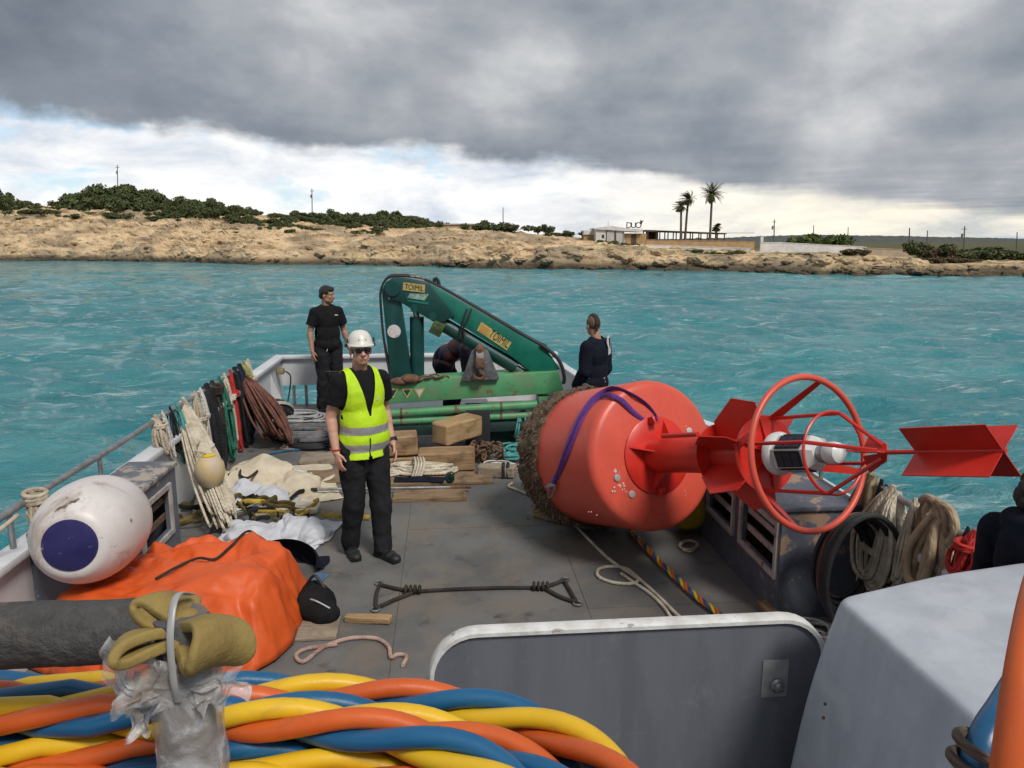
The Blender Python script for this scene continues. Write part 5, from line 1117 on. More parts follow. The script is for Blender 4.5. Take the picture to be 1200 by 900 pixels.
# --- the man in the hi-vis vest and helmet
pos = G(430, 650); vm = person('man in yellow hi-vis vest, white helmet and sunglasses standing on the deck', (pos.x, pos.y, 0), R(36), H=1.74,
    pose=dict(elR=(-.225, .06, 1.14), wrR=(-.225, -.02, .885), elL=(.225, .06, 1.14), wrL=(.235, -.04, .885), knR=(-.092, -.01, .50), anR=(-.092, .10, .085), knL=(.10, -.075, .50), anL=(.085, -.11, .085), waist=(.012, -.012, 1.10), pelvis=(.018, -.005, .97), head=(.0, -.03, 1.645)),
    head_yaw=R(-14), head_pitch=R(-3), hair=None, eyes=False, fat=1.06, hem=-.02)
ve, vp, vP, vM3, (vlat, vfw, vup), vk = vm
def vest():
    mb = MB(); torso(mb, vp, .030, True, None, fat=1.06); g = .030
    mb.ball((0, 0, .80*vk), (.192, .158, .20), 24, 16); mb.ball((0, 0, .95*vk), (.188, .152, .14), 24, 16)
    k = vk; zb = .83*k; zn = 1.47*k
    def cut(bm):
        slice_off(bm, (0, 0, zb), (0, 0, -1))
        for z in (.885, .945, 1.02, 1.08): bmesh.ops.bisect_plane(bm, geom=bm.verts[:]+bm.edges[:]+bm.faces[:], plane_co=(0, 0, z*k), plane_no=(0, 0, 1))
        # V opening at the front and neck hole; arm holes
        for sx in (-1, 1):
            slope = Vector((sx*1.0, 0, -.235)).normalized()
            bmesh.ops.bisect_plane(bm, geom=bm.verts[:]+bm.edges[:]+bm.faces[:], plane_co=(sx*.008, 0, 1.17*k), plane_no=slope)
            bmesh.ops.bisect_plane(bm, geom=bm.verts[:]+bm.edges[:]+bm.faces[:], plane_co=(sx*.150, 0, 1.3), plane_no=(1, 0, .10*sx))
        kill = []
        for f in bm.faces:
            c = f.calc_center_median()
            if c.y < .0 and c.z > 1.165*k and abs(c.x) < .008+(c.z-1.17*k)*.235: kill.append(f); continue
            if c.y < -.04 and c.z < .99*k and abs(c.x+.01) < .003+(.99*k-c.z)*.05: kill.append(f); continue
            if c.z > 1.44*k and (c.x**2+(c.y-.012)**2)**.5 < .078: kill.append(f); continue
            if abs(c.x)+.10*(c.z-1.3)*1 > .150 and c.z > 1.13*k: kill.append(f)
        bmesh.ops.delete(bm, geom=kill, context='FACES')
    o = fuse(mb, 'hi_vis_vest', M_HIVIS, ve, .010, 5, .006, 8, cut, 7.0)
    # reflective bands: copies of the vest's own strips, lifted off it
    for (z0, z1) in ((.885, .945), (1.02, 1.08)):
        bm = bmesh.new(); bm.from_mesh(o.data); kill = [f for f in bm.faces if not (z0*k-.002 < f.calc_center_median().z < z1*k+.002)]; bmesh.ops.delete(bm, geom=kill, context='FACES')
        for v in bm.verts: v.co += v.normal*.0055
        me = bpy.data.meshes.new('band'); bm.to_mesh(me); bm.free(); b = mkobj('reflective_band', me, M_REFL, None); b.parent = o
    solid(o, .003)
vest()
def helmet():
    h = MB(); c = vP
    prof = [(.0005, .150), (.035, .147), (.066, .134), (.088, .108), (.102, .075), (.108, .040), (.112, .034), (.116, .030), (.114, .026), (.104, .030)]
    Mh = Matrix.Translation(c(0, .014, .014)) @ vM3.to_4x4() @ Matrix.Diagonal((.86*vk, 1.02*vk, .92*vk, 1))
    sh = h.lathe(prof, Mh, 44).build('helmet', M_HELM, ve)
    br = MB(); pts = []
    for a in np.linspace(R(200), R(340), 17): pts.append((math.cos(a), math.sin(a)))
    V = [tuple(c(x*.098, .012+y*.116, .050)) for x, y in pts]+[tuple(c(x*.100, .004+y*.146, .040)) for x, y in pts]+[tuple(c(x*.100, .004+y*.146, .035)) for x, y in pts]+[tuple(c(x*.098, .012+y*.114, .042)) for x, y in pts]
    n = len(pts); F = [(r*n+i, r*n+i+1, (r+1)*n+i+1, (r+1)*n+i) for r in range(3) for i in range(n-1)]; br.add(V, F).build('brim', M_HELM, sh)
    for sx in (-1, 1):
        q = c(sx*.0985, -.012, .075); MB().prism([q+vM3 @ Vector((0, a, b)) for a, b in ((-.018, -.014), (.018, -.014), (.004, .018))], vM3 @ Vector((.012*sx, 0, 0))).build('vent', M_GLAS, sh, smooth=False)
        MB().box(c(sx*.104, .02, .038), (.016, .05, .022), vM3).build('strap_clip', M_BOOT, sh)
    for sx in (-1, 1): MB().ball(c(sx*.026, -.092, .085), .004, 8, 6).build('vent_hole', M_GLAS, sh)
    g = MB()
    for sx in (-1, 1):
        V = []; 
        ring = [(.006, .012), (.018, .017), (.040, .018), (.055, .012), (.056, -.002), (.046, -.017), (.024, -.018), (.009, -.008)]
        front = [c(sx*x, -.098+.55*x*x*10*.5, .002+z) for x, z in ring]; back = [c(sx*x, -.092+.55*x*x*10*.5, .002+z) for x, z in ring]; m = len(ring)
        MB().add([tuple(v) for v in front+back], [tuple(range(m)), tuple(range(2*m-1, m-1, -1))]+[(i, m+i, m+(i+1) % m, (i+1) % m) for i in range(m)]).build('sunglass_lens', M_GLAS, ve)
        MB().tube([c(sx*.054, -.086, .010), c(sx*.074, -.055, .010), c(sx*.079, .005, .006)], .0035, 6).build('sunglass_temple', M_GLAS, ve)
    MB().tube([c(-.010, -.100, .008), c(0, -.103, .010), c(.010, -.100, .008)], .003, 6).build('sunglass_bridge', M_GLAS, ve)
    st = MB().ball(c(0, .02, -.002), (.0755*vk, .093*vk, .040*vk), 20, 12, vM3)
    fuse(st, 'cropped_hair', M_STUB, ve, .007, 1, 0, 0, lambda bm: bmesh.ops.delete(bm, geom=[v for v in bm.verts if (vM3.transposed() @ (v.co-vP(0, 0, 0))).y < -.03], context='VERTS'))
helmet()
w_ = vp['wrL'].lerp(vp['elL'], .14); d_ = (vp['elL']-vp['wrL']).normalized()
wt = MB().tube([w_-d_*.012, w_+d_*.012], .037, 18).build('watch', M_BOOT, ve); MB().lathe([(.018, 0), (.018, .008)], Matrix.Translation(w_+Vector((.034, -.012, 0))) @ Matrix.Rotation(math.pi/2, 4, 'Y'), 16).build('watch_face', M_STEEL, wt)
w_ = vp['wrR'].lerp(vp['elR'], .10); MB().tube([w_+Vector((.036*math.cos(a), .036*math.sin(a), 0)) for a in np.linspace(0, 6.28, 20, endpoint=False)], .006, 6, closed=True).build('beaded_bracelet', mat('red beads', (0.5, 0.07, 0.03), (0.3, 0.05, 0.02), rough=.4, scale=90), ve)
MB().box((.07, -.148, 1.285*vk), (.012, .004, .03), (0, .5, 0)).build('shirt_emblem', M_DECAL, ve)

# --- the man in black by the bow, looking to the side
pos = G(388, 482, .045); bmn = person('young man in black t-shirt and black trousers standing at the bow', (pos.x, pos.y, .045), R(35), H=1.76,
    pose=dict(elR=(-.24, .02, 1.14), wrR=(-.25, -.055, .885), elL=(.25, .02, 1.13), wrL=(.285, -.06, .89), knR=(-.10, -.02, .5), anR=(-.12, .03, .085), knL=(.10, -.03, .5), anL=(.08, -.05, .085), head=(.012, -.028, 1.635)), head_yaw=R(42), head_pitch=R(4), skin=M_SKIN2, sleeve=.62, fat=1.10)
MB().box((.085, -.138, 1.375), (.05, .004, .014), (0, .06, .1)).build('shirt_print', M_DECAL, bmn[0]); MB().box((-.07, -.14, .90), (.008, .004, .035), (0, .4, 0)).build('keyring', M_DECAL, bmn[0])

# --- the man in navy seen from behind
Yb = 8.1; pos = D(697, 450, Yb)
nv = person('man in long-sleeved navy top with a mohawk seen from behind beside the buoy', (pos.x, pos.y, 0), R(226), H=1.63,
    pose=dict(elR=(-.205, .0, 1.12), wrR=(-.17, -.14, .93), elL=(.205, .0, 1.12), wrL=(.17, -.14, .93), head=(0, -.045, 1.635)), head_yaw=R(-22), head_pitch=R(6), shirt=M_NAVYC, sleeve=1.92, hair='mohawk', hairm=M_HAIRB, skin=M_SKIN2, trousers=mat('grey trousers', (0.20, 0.19, 0.20), rough=.9, scale=8, bump=.3), fat=.98)
ne = nv[0]
for (x, z, h, w2) in ((.0, 1.345, .16, .045),):
    pts = [(x-w2*.6, .09), (x+w2*.2, .10), (x+w2*.9, .0), (x+w2*1.0, -.10), (x+w2*.1, -.115), (x-w2*.1, -.03), (x-w2*.7, .02)]
    MB().prism([Vector((-.045-a, .140-.22*b*b, 1.33+b)) for a, b in pts], Vector((0, .006, 0))).build('back_print', M_DECAL, ne, smooth=False)
    MB().prism([Vector((-.055-a, .1425-.22*b*b, 1.33+b)) for a, b in ((-.012, .07), (.004, .075), (.02, .0), (.02, -.05), (-.0, .0))], Vector((0, .006, 0))).build('back_print', M_NAVYC, ne, smooth=False)

# --- the man at the starboard rail, seated, back of curly head and hoodie
hp_ = D(1236, 594, 2.80)
sx_ = hp_.x; seat = hp_.z-.68
dm_ = person('man with curly black hair in a dark navy hoodie sitting by the starboard rail', (hp_.x, hp_.y, 0), R(112), H=1.75,
    pose=dict(pelvis=(0, .05, .60+seat-.52), waist=(0, .04, .73+seat-.52), chest=(0, .02, .93+seat-.52), neck=(0, .012, 1.08+seat-.50), head=(0, -.025, hp_.z), shL=(.20, .01, 1.03+seat-.52), shR=(-.20, .01, 1.03+seat-.52), elL=(.29, -.10, .78+seat-.52), elR=(-.29, -.10, .78+seat-.52), wrL=(.18, -.32, .72+seat-.52), wrR=(-.18, -.32, .72+seat-.52),
              hiL=(.10, -.02, .56+seat-.52), hiR=(-.10, -.02, .56+seat-.52), knL=(.14, -.44, .52), knR=(-.14, -.44, .52), anL=(.14, -.40, .085), anR=(-.14, -.40, .085)), head_yaw=R(-10), shirt=M_NAVYC, sleeve=1.92, hair='curly', skin=M_SKIN2, fat=1.05)
de, dp = dm_[0], dm_[1]
hd = MB(); 
for a in np.linspace(R(-30), R(210), 16): hd.ball(dp['neck']+Vector((.115*math.cos(a), .02+.095*math.sin(a), .015+.02*math.sin(a))), (.05, .05, .048), 10, 8)
hd.ball(dp['neck']+Vector((0, .12, -.05)), (.11, .05, .10), 14, 10); fuse(hd, 'hood', M_NAVYC, de, .010, 5, .008, 4)
# the seat under him
seat_h = (dp['pelvis'].z-.125)
st = thing('stowage_box', 'low dark stowage box the seated man uses as a seat', 'box', (hp_.x, hp_.y, 0))
K(MB().box((hp_.x+.02, hp_.y+.0, max(.2, seat_h)/2), (.42, .40, max(.2, seat_h)-.004), (0, 0, R(35))), 'box_body', M_LOCK, st, bevel=.015); K(MB().box((hp_.x+.02, hp_.y, max(.2, seat_h)+.008), (.44, .42, .02), (0, 0, R(35))), 'box_lid', M_NAVY, st, bevel=.006)

# --- the person bending over behind the crane beam
pos = D(534, 445, 9.45); cz = D(534, 400, 9.45).z
cp = person('person in navy and maroon jacket bending down behind the crane beam', (pos.x, pos.y, 0), R(78), H=1.72,
    pose=dict(pelvis=(0, .16, .90), waist=(0, .10, 1.02), chest=(0, -.07, 1.13), neck=(0, -.23, 1.13), head=(0, -.36, 1.06), shL=(.19, -.18, 1.12), shR=(-.19, -.18, 1.12), elL=(.22, -.22, .85), elR=(-.22, -.22, .85), wrL=(.16, -.36, .65), wrR=(-.16, -.36, .65),
              hiL=(.092, .15, .86), hiR=(-.092, .15, .86), knL=(.11, .04, .48), knR=(-.11, .04, .48), anL=(.11, .10, .085), anR=(-.11, .10, .085)), head_pitch=R(40), shirt=mat('maroon jacket', (0.085, 0.016, 0.026), (0.03, 0.010, 0.018), rough=.7, scale=5, bump=.3, spots=(0.012, 0.014, 0.03), spot_scale=3.2, spot_lo=.50, spot_hi=.53), sleeve=1.9, trousers=M_NAVYC)
# ------------------------------------------------------------------ cloth by relaxation
def drape(P0, colliders, steps=140, ground=0.006, pins=None, stretch_it=8, seed=0, damp=.93, fric=.6, grav=.0018, slack=1.0):
    """a sheet of particles falls over ellipsoids (c, r) and the deck; returns the settled grid"""
    P_ = P0.copy(); V = np.zeros_like(P_); rr = np.random.default_rng(seed); P_ += rr.normal(0, .002, P_.shape)
    ny, nx = P_.shape[:2]; rest = {}
    offs = [(0, 1), (1, 0), (1, 1), (1, -1), (0, 2), (2, 0)]
    def pair(A, dy, dx):
        a = A[:ny-dy, max(0, -dx):nx-max(0, dx)]; b = A[dy:, max(0, dx):nx+min(0, dx)]; return a, b
    R0 = {o: np.linalg.norm(pair(P0, *o)[0]-pair(P0, *o)[1], axis=-1)*slack for o in offs}
    for s in range(steps):
        old = P_.copy(); V *= damp; V[..., 2] -= grav; P_ = P_+V
        for it in range(stretch_it):
            acc = np.zeros_like(P_); cnt = np.zeros(P_.shape[:2])
            for o in offs:
                a, b = pair(P_, *o); dd = b-a; L = np.linalg.norm(dd, axis=-1)+1e-9; st = .5 if o in ((0, 2), (2, 0)) else 1.0
                cor = dd*(((L-R0[o])/L)*.5*st)[..., None]; aa, bb = pair(acc, *o); aa += cor; bb -= cor; ca, cb = pair(cnt, *o); ca += st; cb += st
            P_ = P_+acc/np.maximum(cnt, 1)[..., None]*1.7
            for (c, r) in colliders:
                q = (P_-np.array(c))/np.array(r); L = np.linalg.norm(q, axis=-1); h = L < 1
                if h.any():
                    P_[h] = np.array(c)+q[h]/np.maximum(L[h], 1e-6)[:, None]*np.array(r); P_[h] = old[h]*fric*.5+P_[h]*(1-fric*.5) if False else P_[h]
            lo = P_[..., 2] < ground; P_[lo, 2] = ground; P_[lo, :2] = P_[lo, :2]*(1-fric)+old[lo, :2]*fric
            if pins is not None:
                for (i, j, p) in pins: P_[i, j] = p
        V = P_-old
    return P_
def sheet(cx, cy, w, l, rz, z, nx, ny, crinkle=.05, seed=0):
    u, v = np.meshgrid(np.linspace(-.5, .5, nx)*w, np.linspace(-.5, .5, ny)*l); a = rz; X = cx+u*math.cos(a)-v*math.sin(a); Y = cy+u*math.sin(a)+v*math.cos(a)
    Z = z+crinkle*fbm(np.stack([u*3, v*3, 0*u+seed], -1), 3); return np.stack([X, Y, Z], -1)
def sheet_obj(P_, name, m_, parent, th=.004, sub_=1):
    ny, nx = P_.shape[:2]; F = [(i*nx+j, i*nx+j+1, (i+1)*nx+j+1, (i+1)*nx+j) for i in range(ny-1) for j in range(nx-1)]
    mb = MB().add(P_.reshape(-1, 3), F); o = mb.build(name, m_, None, smooth=True); 
    if parent is not None: keep(o, parent)
    md = o.modifiers.new('t', 'SOLIDIFY'); md.thickness = th; md.offset = 0
    if sub_: ms = o.modifiers.new('s', 'SUBSURF'); ms.levels = sub_; ms.render_levels = sub_
    o.data.polygons.foreach_set('use_smooth', [True]*len(o.data.polygons)); return o
def folds(P_, amp, seed):
    """sharp-crested creases running in a few directions"""
    out = 0
    for k, (th, f, w_) in enumerate(((.4, 3.0, .8), (1.9, 3.6, .7), (-.7, 6.5, .5), (2.6, 11.0, .28), (1.2, 15.0, .16))):
        c, s_ = math.cos(th), math.sin(th); q = np.stack([(P_[..., 0]*c+P_[..., 1]*s_)*f, (-P_[..., 0]*s_+P_[..., 1]*c)*f*.28, P_[..., 2]*f*.5+seed*3.1+k], -1)
        n = pn(q+.35*pn(q*.7+5)[..., None]); out = out+w_*(np.clip(1-np.abs(n)*4.2, -.35, 1))
    return out*amp
def creases(P_, n, amp, seed, wmin=.012, wmax=.05, lmin=.12, lmax=.5):
    """pushes a settled sheet along its normals into sharp straight creases laid out in the cloth's own plane"""
    ny, nx = P_.shape[:2]; du = np.linalg.norm(P_[:, 1:]-P_[:, :-1], axis=-1).mean(); dv_ = np.linalg.norm(P_[1:]-P_[:-1], axis=-1).mean()
    U, V = np.meshgrid(np.arange(nx)*du, np.arange(ny)*dv_); r = np.random.default_rng(seed); h = np.zeros((ny, nx)); main = r.uniform(0, 3.14)
    for k in range(n):
        a = main+r.normal(0, .7); cx, cy = r.uniform(0, nx*du), r.uniform(0, ny*dv_); L = r.uniform(lmin, lmax); w_ = r.uniform(wmin, wmax)
        t = (U-cx)*math.cos(a)+(V-cy)*math.sin(a); d_ = -(U-cx)*math.sin(a)+(V-cy)*math.cos(a)+.08*L*np.sin(t/L*2+k)
        h += r.choice([1, 1, -1])*r.uniform(.3, 1)*(w_/wmax)**.7*np.exp(-np.abs(d_)/w_)*np.clip(1-(t/L)**2, 0, 1)
    gu = np.gradient(P_, axis=1); gv = np.gradient(P_, axis=0); N = np.cross(gu, gv); N /= np.linalg.norm(N, axis=-1)[..., None]+1e-9
    if N[..., 2].mean() < 0: N = -N
    Q = P_+N*(h*amp)[..., None]; Q[..., 2] = np.maximum(Q[..., 2], .007); return Q
def lathe_dir(prof, a, b, seg=40):
    a, b = Vector(a), Vector(b); q = (b-a).to_track_quat('Z', 'Y').to_matrix().to_4x4(); q.translation = a; return q
def hank(name, label, top, drop, width, n, r, m_, depth=.06, seed=0, cat='rope', group=None, tie=None, lean=(0, 0), over=None, sides=6, tail=None, fan=1.0):
    """loops of rope hung from a point of the rail (fore-and-aft plane)"""
    rr = random.Random(seed); top = Vector(top); e_ = thing(name, label, cat, top-Vector((0, 0, drop)), group); mb = MB()
    ax = B(0, 1, 0); out = B(1 if top.x < 0 else -1, 0, 0)
    for k in range(n):
        w_ = width*rr.uniform(.25, 1.0)*.5; d_ = drop*rr.uniform(.82, 1.0); o_ = rr.uniform(-.5, 1)*depth; sh = rr.uniform(-.25, .25)*width; ln = Vector((lean[0], lean[1], 0))
        pts = [top+ax*(-.012+sh*.1)+out*(-.01), top+ax*(-w_*.5+sh*.3)+out*(o_*.6+.02)+Vector((0, 0, -d_*.15)), top+ax*(-w_+sh)*fan+out*(o_+.03)+Vector((0, 0, -d_*.55))+ln*.6, top+ax*(-w_*.75+sh)*fan+out*(o_+.045)+Vector((0, 0, -d_*.9))+ln, top+ax*(sh)*fan+out*(o_+.05)+Vector((0, 0, -d_))+ln,
               top+ax*(w_*.75+sh)*fan+out*(o_+.04)+Vector((0, 0, -d_*.9))+ln, top+ax*(w_+sh)*fan+out*(o_+.025)+Vector((0, 0, -d_*.55))+ln*.6, top+ax*(w_*.5+sh*.3)+out*(o_*.6+.015)+Vector((0, 0, -d_*.15)), top+ax*(.012+sh*.1)+out*(.01)+Vector((0, 0, .03))]
        mb.tube(spline(pts, 34), r, sides)
    K(mb, 'rope_loops', m_, e_)
    if tie:
        c = top+out*(.03+depth*.25)+Vector((0, 0, -drop*tie[0]))+Vector((lean[0], lean[1], 0))*tie[0]; t_ = MB()
        for q in range(tie[2]): t_.tube([c+ax*(tie[1]*math.cos(a))+out*((depth*.8+.012)*math.sin(a))+Vector((0, 0, q*r*1.9+.008*math.sin(a+q))) for a in np.linspace(0, 6.283, 22, endpoint=False)], r*1.05, 6, closed=True)
        K(t_, 'tie', m_, e_)
    return e_
def coil(name, label, c, R0, n, r, m_, flat=1.0, seed=0, cat='rope', tail=None, jit=.03, rz=0.0, group=None, stack=1):
    rr = random.Random(seed); pts = []; c = Vector(c)
    for k in range(n*20):
        a = k/20*6.283; ph = k/20; lay = int(ph) % max(1, stack); rad = R0*(1-.0+.10*math.sin(ph*1.7))*(1-.25*((ph/n)))+jit*math.sin(a*.37+k*.013); x = rad*math.cos(a)+jit*math.sin(ph*2.1); y = rad*flat*math.sin(a)+jit*math.cos(ph*1.3)
        pts.append(c+Vector((x*math.cos(rz)-y*math.sin(rz), x*math.sin(rz)+y*math.cos(rz), r*1.02+r*1.55*(ph*.75)*(.5 if stack > 1 else .35)+.004*math.sin(a*3))))
    if tail: pts += [Vector(t) for t in tail]
    mb = MB().tube(spline(pts, len(pts)*2), r, 7); return tag(mb.build(name, m_), label, cat, group)
def rope_on_deck(name, label, pix, r, m_, cat='rope', n=90, z=None):
    pts = [G(x, y, (r+.002) if z is None else z) for x, y in pix]; return tag(MB().tube(spline(pts, n), r, 8).build(name, m_), label, cat)

RP_BEIGE = ropemat('beige rope', (0.50, 0.43, 0.33), (0.33, 0.27, 0.20)); RP_CREAM = ropemat('cream rope', (0.60, 0.54, 0.43), (0.42, 0.36, 0.27)); RP_WHITE = ropemat('white rope', (0.62, 0.60, 0.56), (0.46, 0.43, 0.39))
RP_GREEN = ropemat('green rope', (0.04, 0.20, 0.13), (0.025, 0.11, 0.075)); RP_RED = ropemat('red rope', (0.48, 0.035, 0.03), (0.30, 0.025, 0.025)); RP_BLK = ropemat('black rope', (0.022, 0.022, 0.026), (0.012, 0.012, 0.014)); RP_NAVY = ropemat('navy rope', (0.016, 0.024, 0.05), (0.010, 0.014, 0.03))
RP_BROWN = ropemat('brown hose', (0.17, 0.075, 0.055), (0.10, 0.045, 0.035), bump=.25); RP_TEAL = ropemat('teal rope', (0.10, 0.36, 0.34), (0.06, 0.22, 0.22)); RP_BLUE = ropemat('blue line', (0.03, 0.13, 0.22), (0.02, 0.08, 0.14)); RP_TAN = ropemat('tan hawser', (0.42, 0.33, 0.22), (0.28, 0.20, 0.13), freq=14)
RP_DARK = ropemat('dark strop', (0.045, 0.036, 0.030), (0.028, 0.023, 0.02)); RP_PINK = ropemat('speckled line', (0.45, 0.33, 0.27), (0.26, 0.15, 0.12), freq=50); RP_OLIVE = ropemat('olive strop', (0.16, 0.12, 0.035), (0.07, 0.055, 0.02)); RP_YEL = ropemat('yellow strop', (0.50, 0.34, 0.05), (0.3, 0.2, 0.04))
M_GHOSE = mat('grey hose', (0.16, 0.16, 0.165), (0.09, 0.09, 0.095), rough=.5, scale=9, bump=.1); M_SILV = mat('pale braided hose', (0.40, 0.40, 0.40), (0.26, 0.26, 0.26), rough=.45, scale=30, bump=.3)
M_ORANGE = mat('orange tarpaulin', (0.64, 0.100, 0.016), (0.57, 0.082, 0.013), rough=.5, scale=5, bump=.12, bscale=22, spec=.5)
M_CANV = mat('cream canvas', (0.58, 0.51, 0.39), (0.48, 0.41, 0.30), rough=.9, scale=8, bump=.2, dirt=((0.33, 0.25, 0.16), 5, .55, .72, .5))
M_SACK = mat('pale grey sack', (0.55, 0.56, 0.60), (0.45, 0.46, 0.50), rough=.7, scale=8, bump=.15)
def wood(name, c, c2): return mat(name, c, c2, rough=.85, scale=14, bump=.5, bscale=40, stretch=(.25, 4, 4), dirt=((c2[0]*.5, c2[1]*.45, c2[2]*.42), 5, .48, .70, .8))
M_WOOD = wood('sawn timber', (0.38, 0.25, 0.13), (0.20, 0.12, 0.062)); M_WOODD = wood('weathered plank', (0.27, 0.18, 0.105), (0.18, 0.115, 0.065)); M_WOODG = wood('grey plank', (0.33, 0.27, 0.20), (0.23, 0.185, 0.14)); M_WOODP = wood('pale timber', (0.44, 0.30, 0.155), (0.30, 0.19, 0.09))

# ------------------------------------------------------------------ ropes and lines hung along the port rail
def on_port(px, py): return BX(px, py, BXL+.045)
RXL = BXL+.035
def port_at(px, z=.955):          # point of the port rail in a photo column
    lo, hi = 1.5, 9.6
    for _ in range(50):
        m = (lo+hi)/2; q = B(RXL, m, z); x = 600+FPX*q.x/(q.y*CP+(CAM_H-z)*SP)
        if x < px: lo = m
        else: hi = m
    return B(RXL, m, z)
def drop_to(p, py):               # how far below p the row py lies
    t = p.y; lo = 0.0; hi = 1.2
    for _ in range(40):
        m = (lo+hi)/2; z = p.z-m; dep = p.y*CP+(CAM_H-z)*SP; y = 450-FPX*(p.y*SP-(CAM_H-z)*CP)/dep
        if y < py: lo = m
        else: hi = m
    return min(m, p.z-.02)
p = port_at(180); hank('rope_hank', 'short beige rope hank behind the slate locker', p, .30, .16, 9, .012, RP_BEIGE, seed=1, tie=(.25, .05, 2))
p = port_at(197); hank('rope_hank', 'thin black cords dangling from the port rail', p, .42, .14, 6, .005, RP_BLK, seed=2)
p = port_at(213); hank('rope_hank', 'long thick beige rope hank trailing from the rail down to the deck', p, .93, .30, 34, .0115, RP_CREAM, .12, seed=3, tie=(.40, .10, 2), lean=(G(252, 622)-p)[:2])
p = port_at(240); hank('rope_hank', 'black webbing bundle hanging beside the yellow float', p, drop_to(p, 555), .34, 20, .022, RP_BLK, .08, seed=4)
p = port_at(255); hank('rope_hank', 'green rope hank on the port rail', p, drop_to(p, 553), .24, 18, .0095, RP_GREEN, .09, seed=5, tie=(.35, .07, 2))
p = port_at(268); hank('rope_hank', 'bright red rope hanging in a narrow twist', p, drop_to(p, 530), .10, 10, .013, RP_RED, .05, seed=6, tie=(.3, .05, 3))
p = port_at(279); hank('rope_hank', 'navy and black strop bundle with a steel ring', p, drop_to(p, 535), .26, 20, .020, RP_NAVY, .08, seed=7)
c_ = p+B(.16, 0, 0)-Vector((0, 0, .42)); tag(MB().tube([c_+Vector((0, .045*math.cos(a), .06*math.sin(a))) for a in np.linspace(0, 6.283, 20, endpoint=False)], .009, 7, closed=True).build('steel_ring', M_STEEL), 'oval steel ring clipped to the navy strop bundle', 'ring')
p = port_at(289); hank('rope_hank', 'knotted cream rope ladder hung next to the brown hose', p, drop_to(p, 530), .14, 9, .013, RP_CREAM, .06, seed=8, tie=(.25, .05, 2))
p = B(RXL+.09, 9.05, .82); hank('hose_bundle', 'brown and reddish hose bundle draped from the bulwark onto the deck', p, .76, .62, 26, .014, RP_BROWN, .22, seed=9, lean=(.28, -.10), cat='hose')
p = port_at(100, .95); hank('rope_hank', 'frayed beige lashing round the rail above the white fender', port_at(32), .22, .12, 7, .014, RP_BEIGE, seed=10, tie=(.15, .05, 3))
for (px_, lab, py_, w_, n_, r_h, m_, sd_, tie_) in ((188, 'thin grey cord hank behind the slate locker', 540, .10, 7, .006, RP_WHITE, 61, None), (204, 'faded green cord loop between the beige hanks', 545, .12, 6, .007, RP_TEAL, 62, None), (226, 'second beige rope hank partly behind the long one', 560, .18, 12, .012, RP_BEIGE, 63, (.3, .06, 2)), (233, 'white braided line doubled over the rail beside the yellow float', 540, .10, 8, .010, RP_WHITE, 64, None), (247, 'dark cloth strip knotted on the rail between black and green bundles', 505, .14, 9, .018, RP_DARK, 65, (.2, .06, 3)), (261, 'pale cord hank between the green and red ropes', 520, .10, 8, .010, RP_CREAM, 66, (.35, .04, 2)), (273, 'black strop tucked behind the bright red rope', 540, .14, 9, .018, RP_BLK, 67, None), (284, 'yellow-green line bunched on top of the rail', 480, .14, 9, .010, ropemat('lime rope', (0.34, 0.36, 0.10), (0.22, 0.22, 0.07)), 68, (.3, .05, 2))):
    p = port_at(px_); hank('rope_hank', lab, p, drop_to(p, py_), w_, n_, r_h, m_, .07, seed=sd_, tie=tie_)
# yellow net float
fc = BX(246, 552, -2.02); fl = thing('net_float', 'worn yellow round float hanging beside the long beige hank', 'float', fc)
rf = .125; K(MB().lathe([(.001, -rf*1.15), (rf*.55, -rf*1.02), (rf*.9, -rf*.5), (rf, 0), (rf*.93, rf*.55), (rf*.6, rf*.98), (rf*.25, rf*1.12), (.02, rf*1.13)], Matrix.Translation(fc), 28), 'float_ball', mat('weathered yellow', (0.56, 0.42, 0.19), (0.50, 0.40, 0.24), rough=.6, scale=7, bump=.2, dirt=((0.45, 0.39, 0.30), 3, .45, .62, .8)), fl)
K(MB().lathe([(.05, rf*1.0), (.055, rf*1.12), (.03, rf*1.2)], Matrix.Translation(fc), 20), 'float_cap', mat('bright yellow', (0.65, 0.47, 0.02), rough=.5), fl)
K(MB().tube(spline([fc+Vector((0, 0, rf*1.15)), fc+Vector((-.12, .02, rf*1.6)), port_at(228)+B(.1, 0, 0)-Vector((0, 0, .35)), port_at(226)], 20), .008, 6), 'float_line', RP_CREAM, fl)

# ------------------------------------------------------------------ the white fender
fa, fb = G(74, 646, .80)*1.0, None
t0 = 4.0; fa = Vector(ray(78, 642))*4.02+Vector((0, 0, CAM_H)); fb = Vector(ray(126, 606))*4.66+Vector((0, 0, CAM_H))
q = lathe_dir(None, fb, fa); L = (fa-fb).length
fd = thing('mooring_fender', 'fat scuffed white fender with a dark blue end resting by the port rail', 'fender', (fa.x, fa.y, fa.z-.33))
Rf = .292
M_FEND = mat('scuffed white vinyl', (0.66, 0.62, 0.60), (0.58, 0.53, 0.51), rough=.42, scale=3, bump=.06, dirt=((0.30, 0.22, 0.16), 3.2, .50, .68, .75), spots=(0.09, 0.07, 0.06), spot_scale=5.5, spot_lo=.64, spot_hi=.70)
prof = []
for k in range(41):
    u_ = -1+2*k/40; h_ = -.19+(L+.205)*(k/40)
    prof.append((max(.001, Rf*(max(0, 1-abs(u_)**2.6))**(1/2.1)), h_))
prof = [q_ for q_ in prof if not (q_[1] > L*.5 and q_[0] < .152)]; L = prof[-1][1]
K(MB().lathe(prof+[(.150, L+.004), (.001, L+.005)], q, 56), 'fender_body', M_FEND, fd)
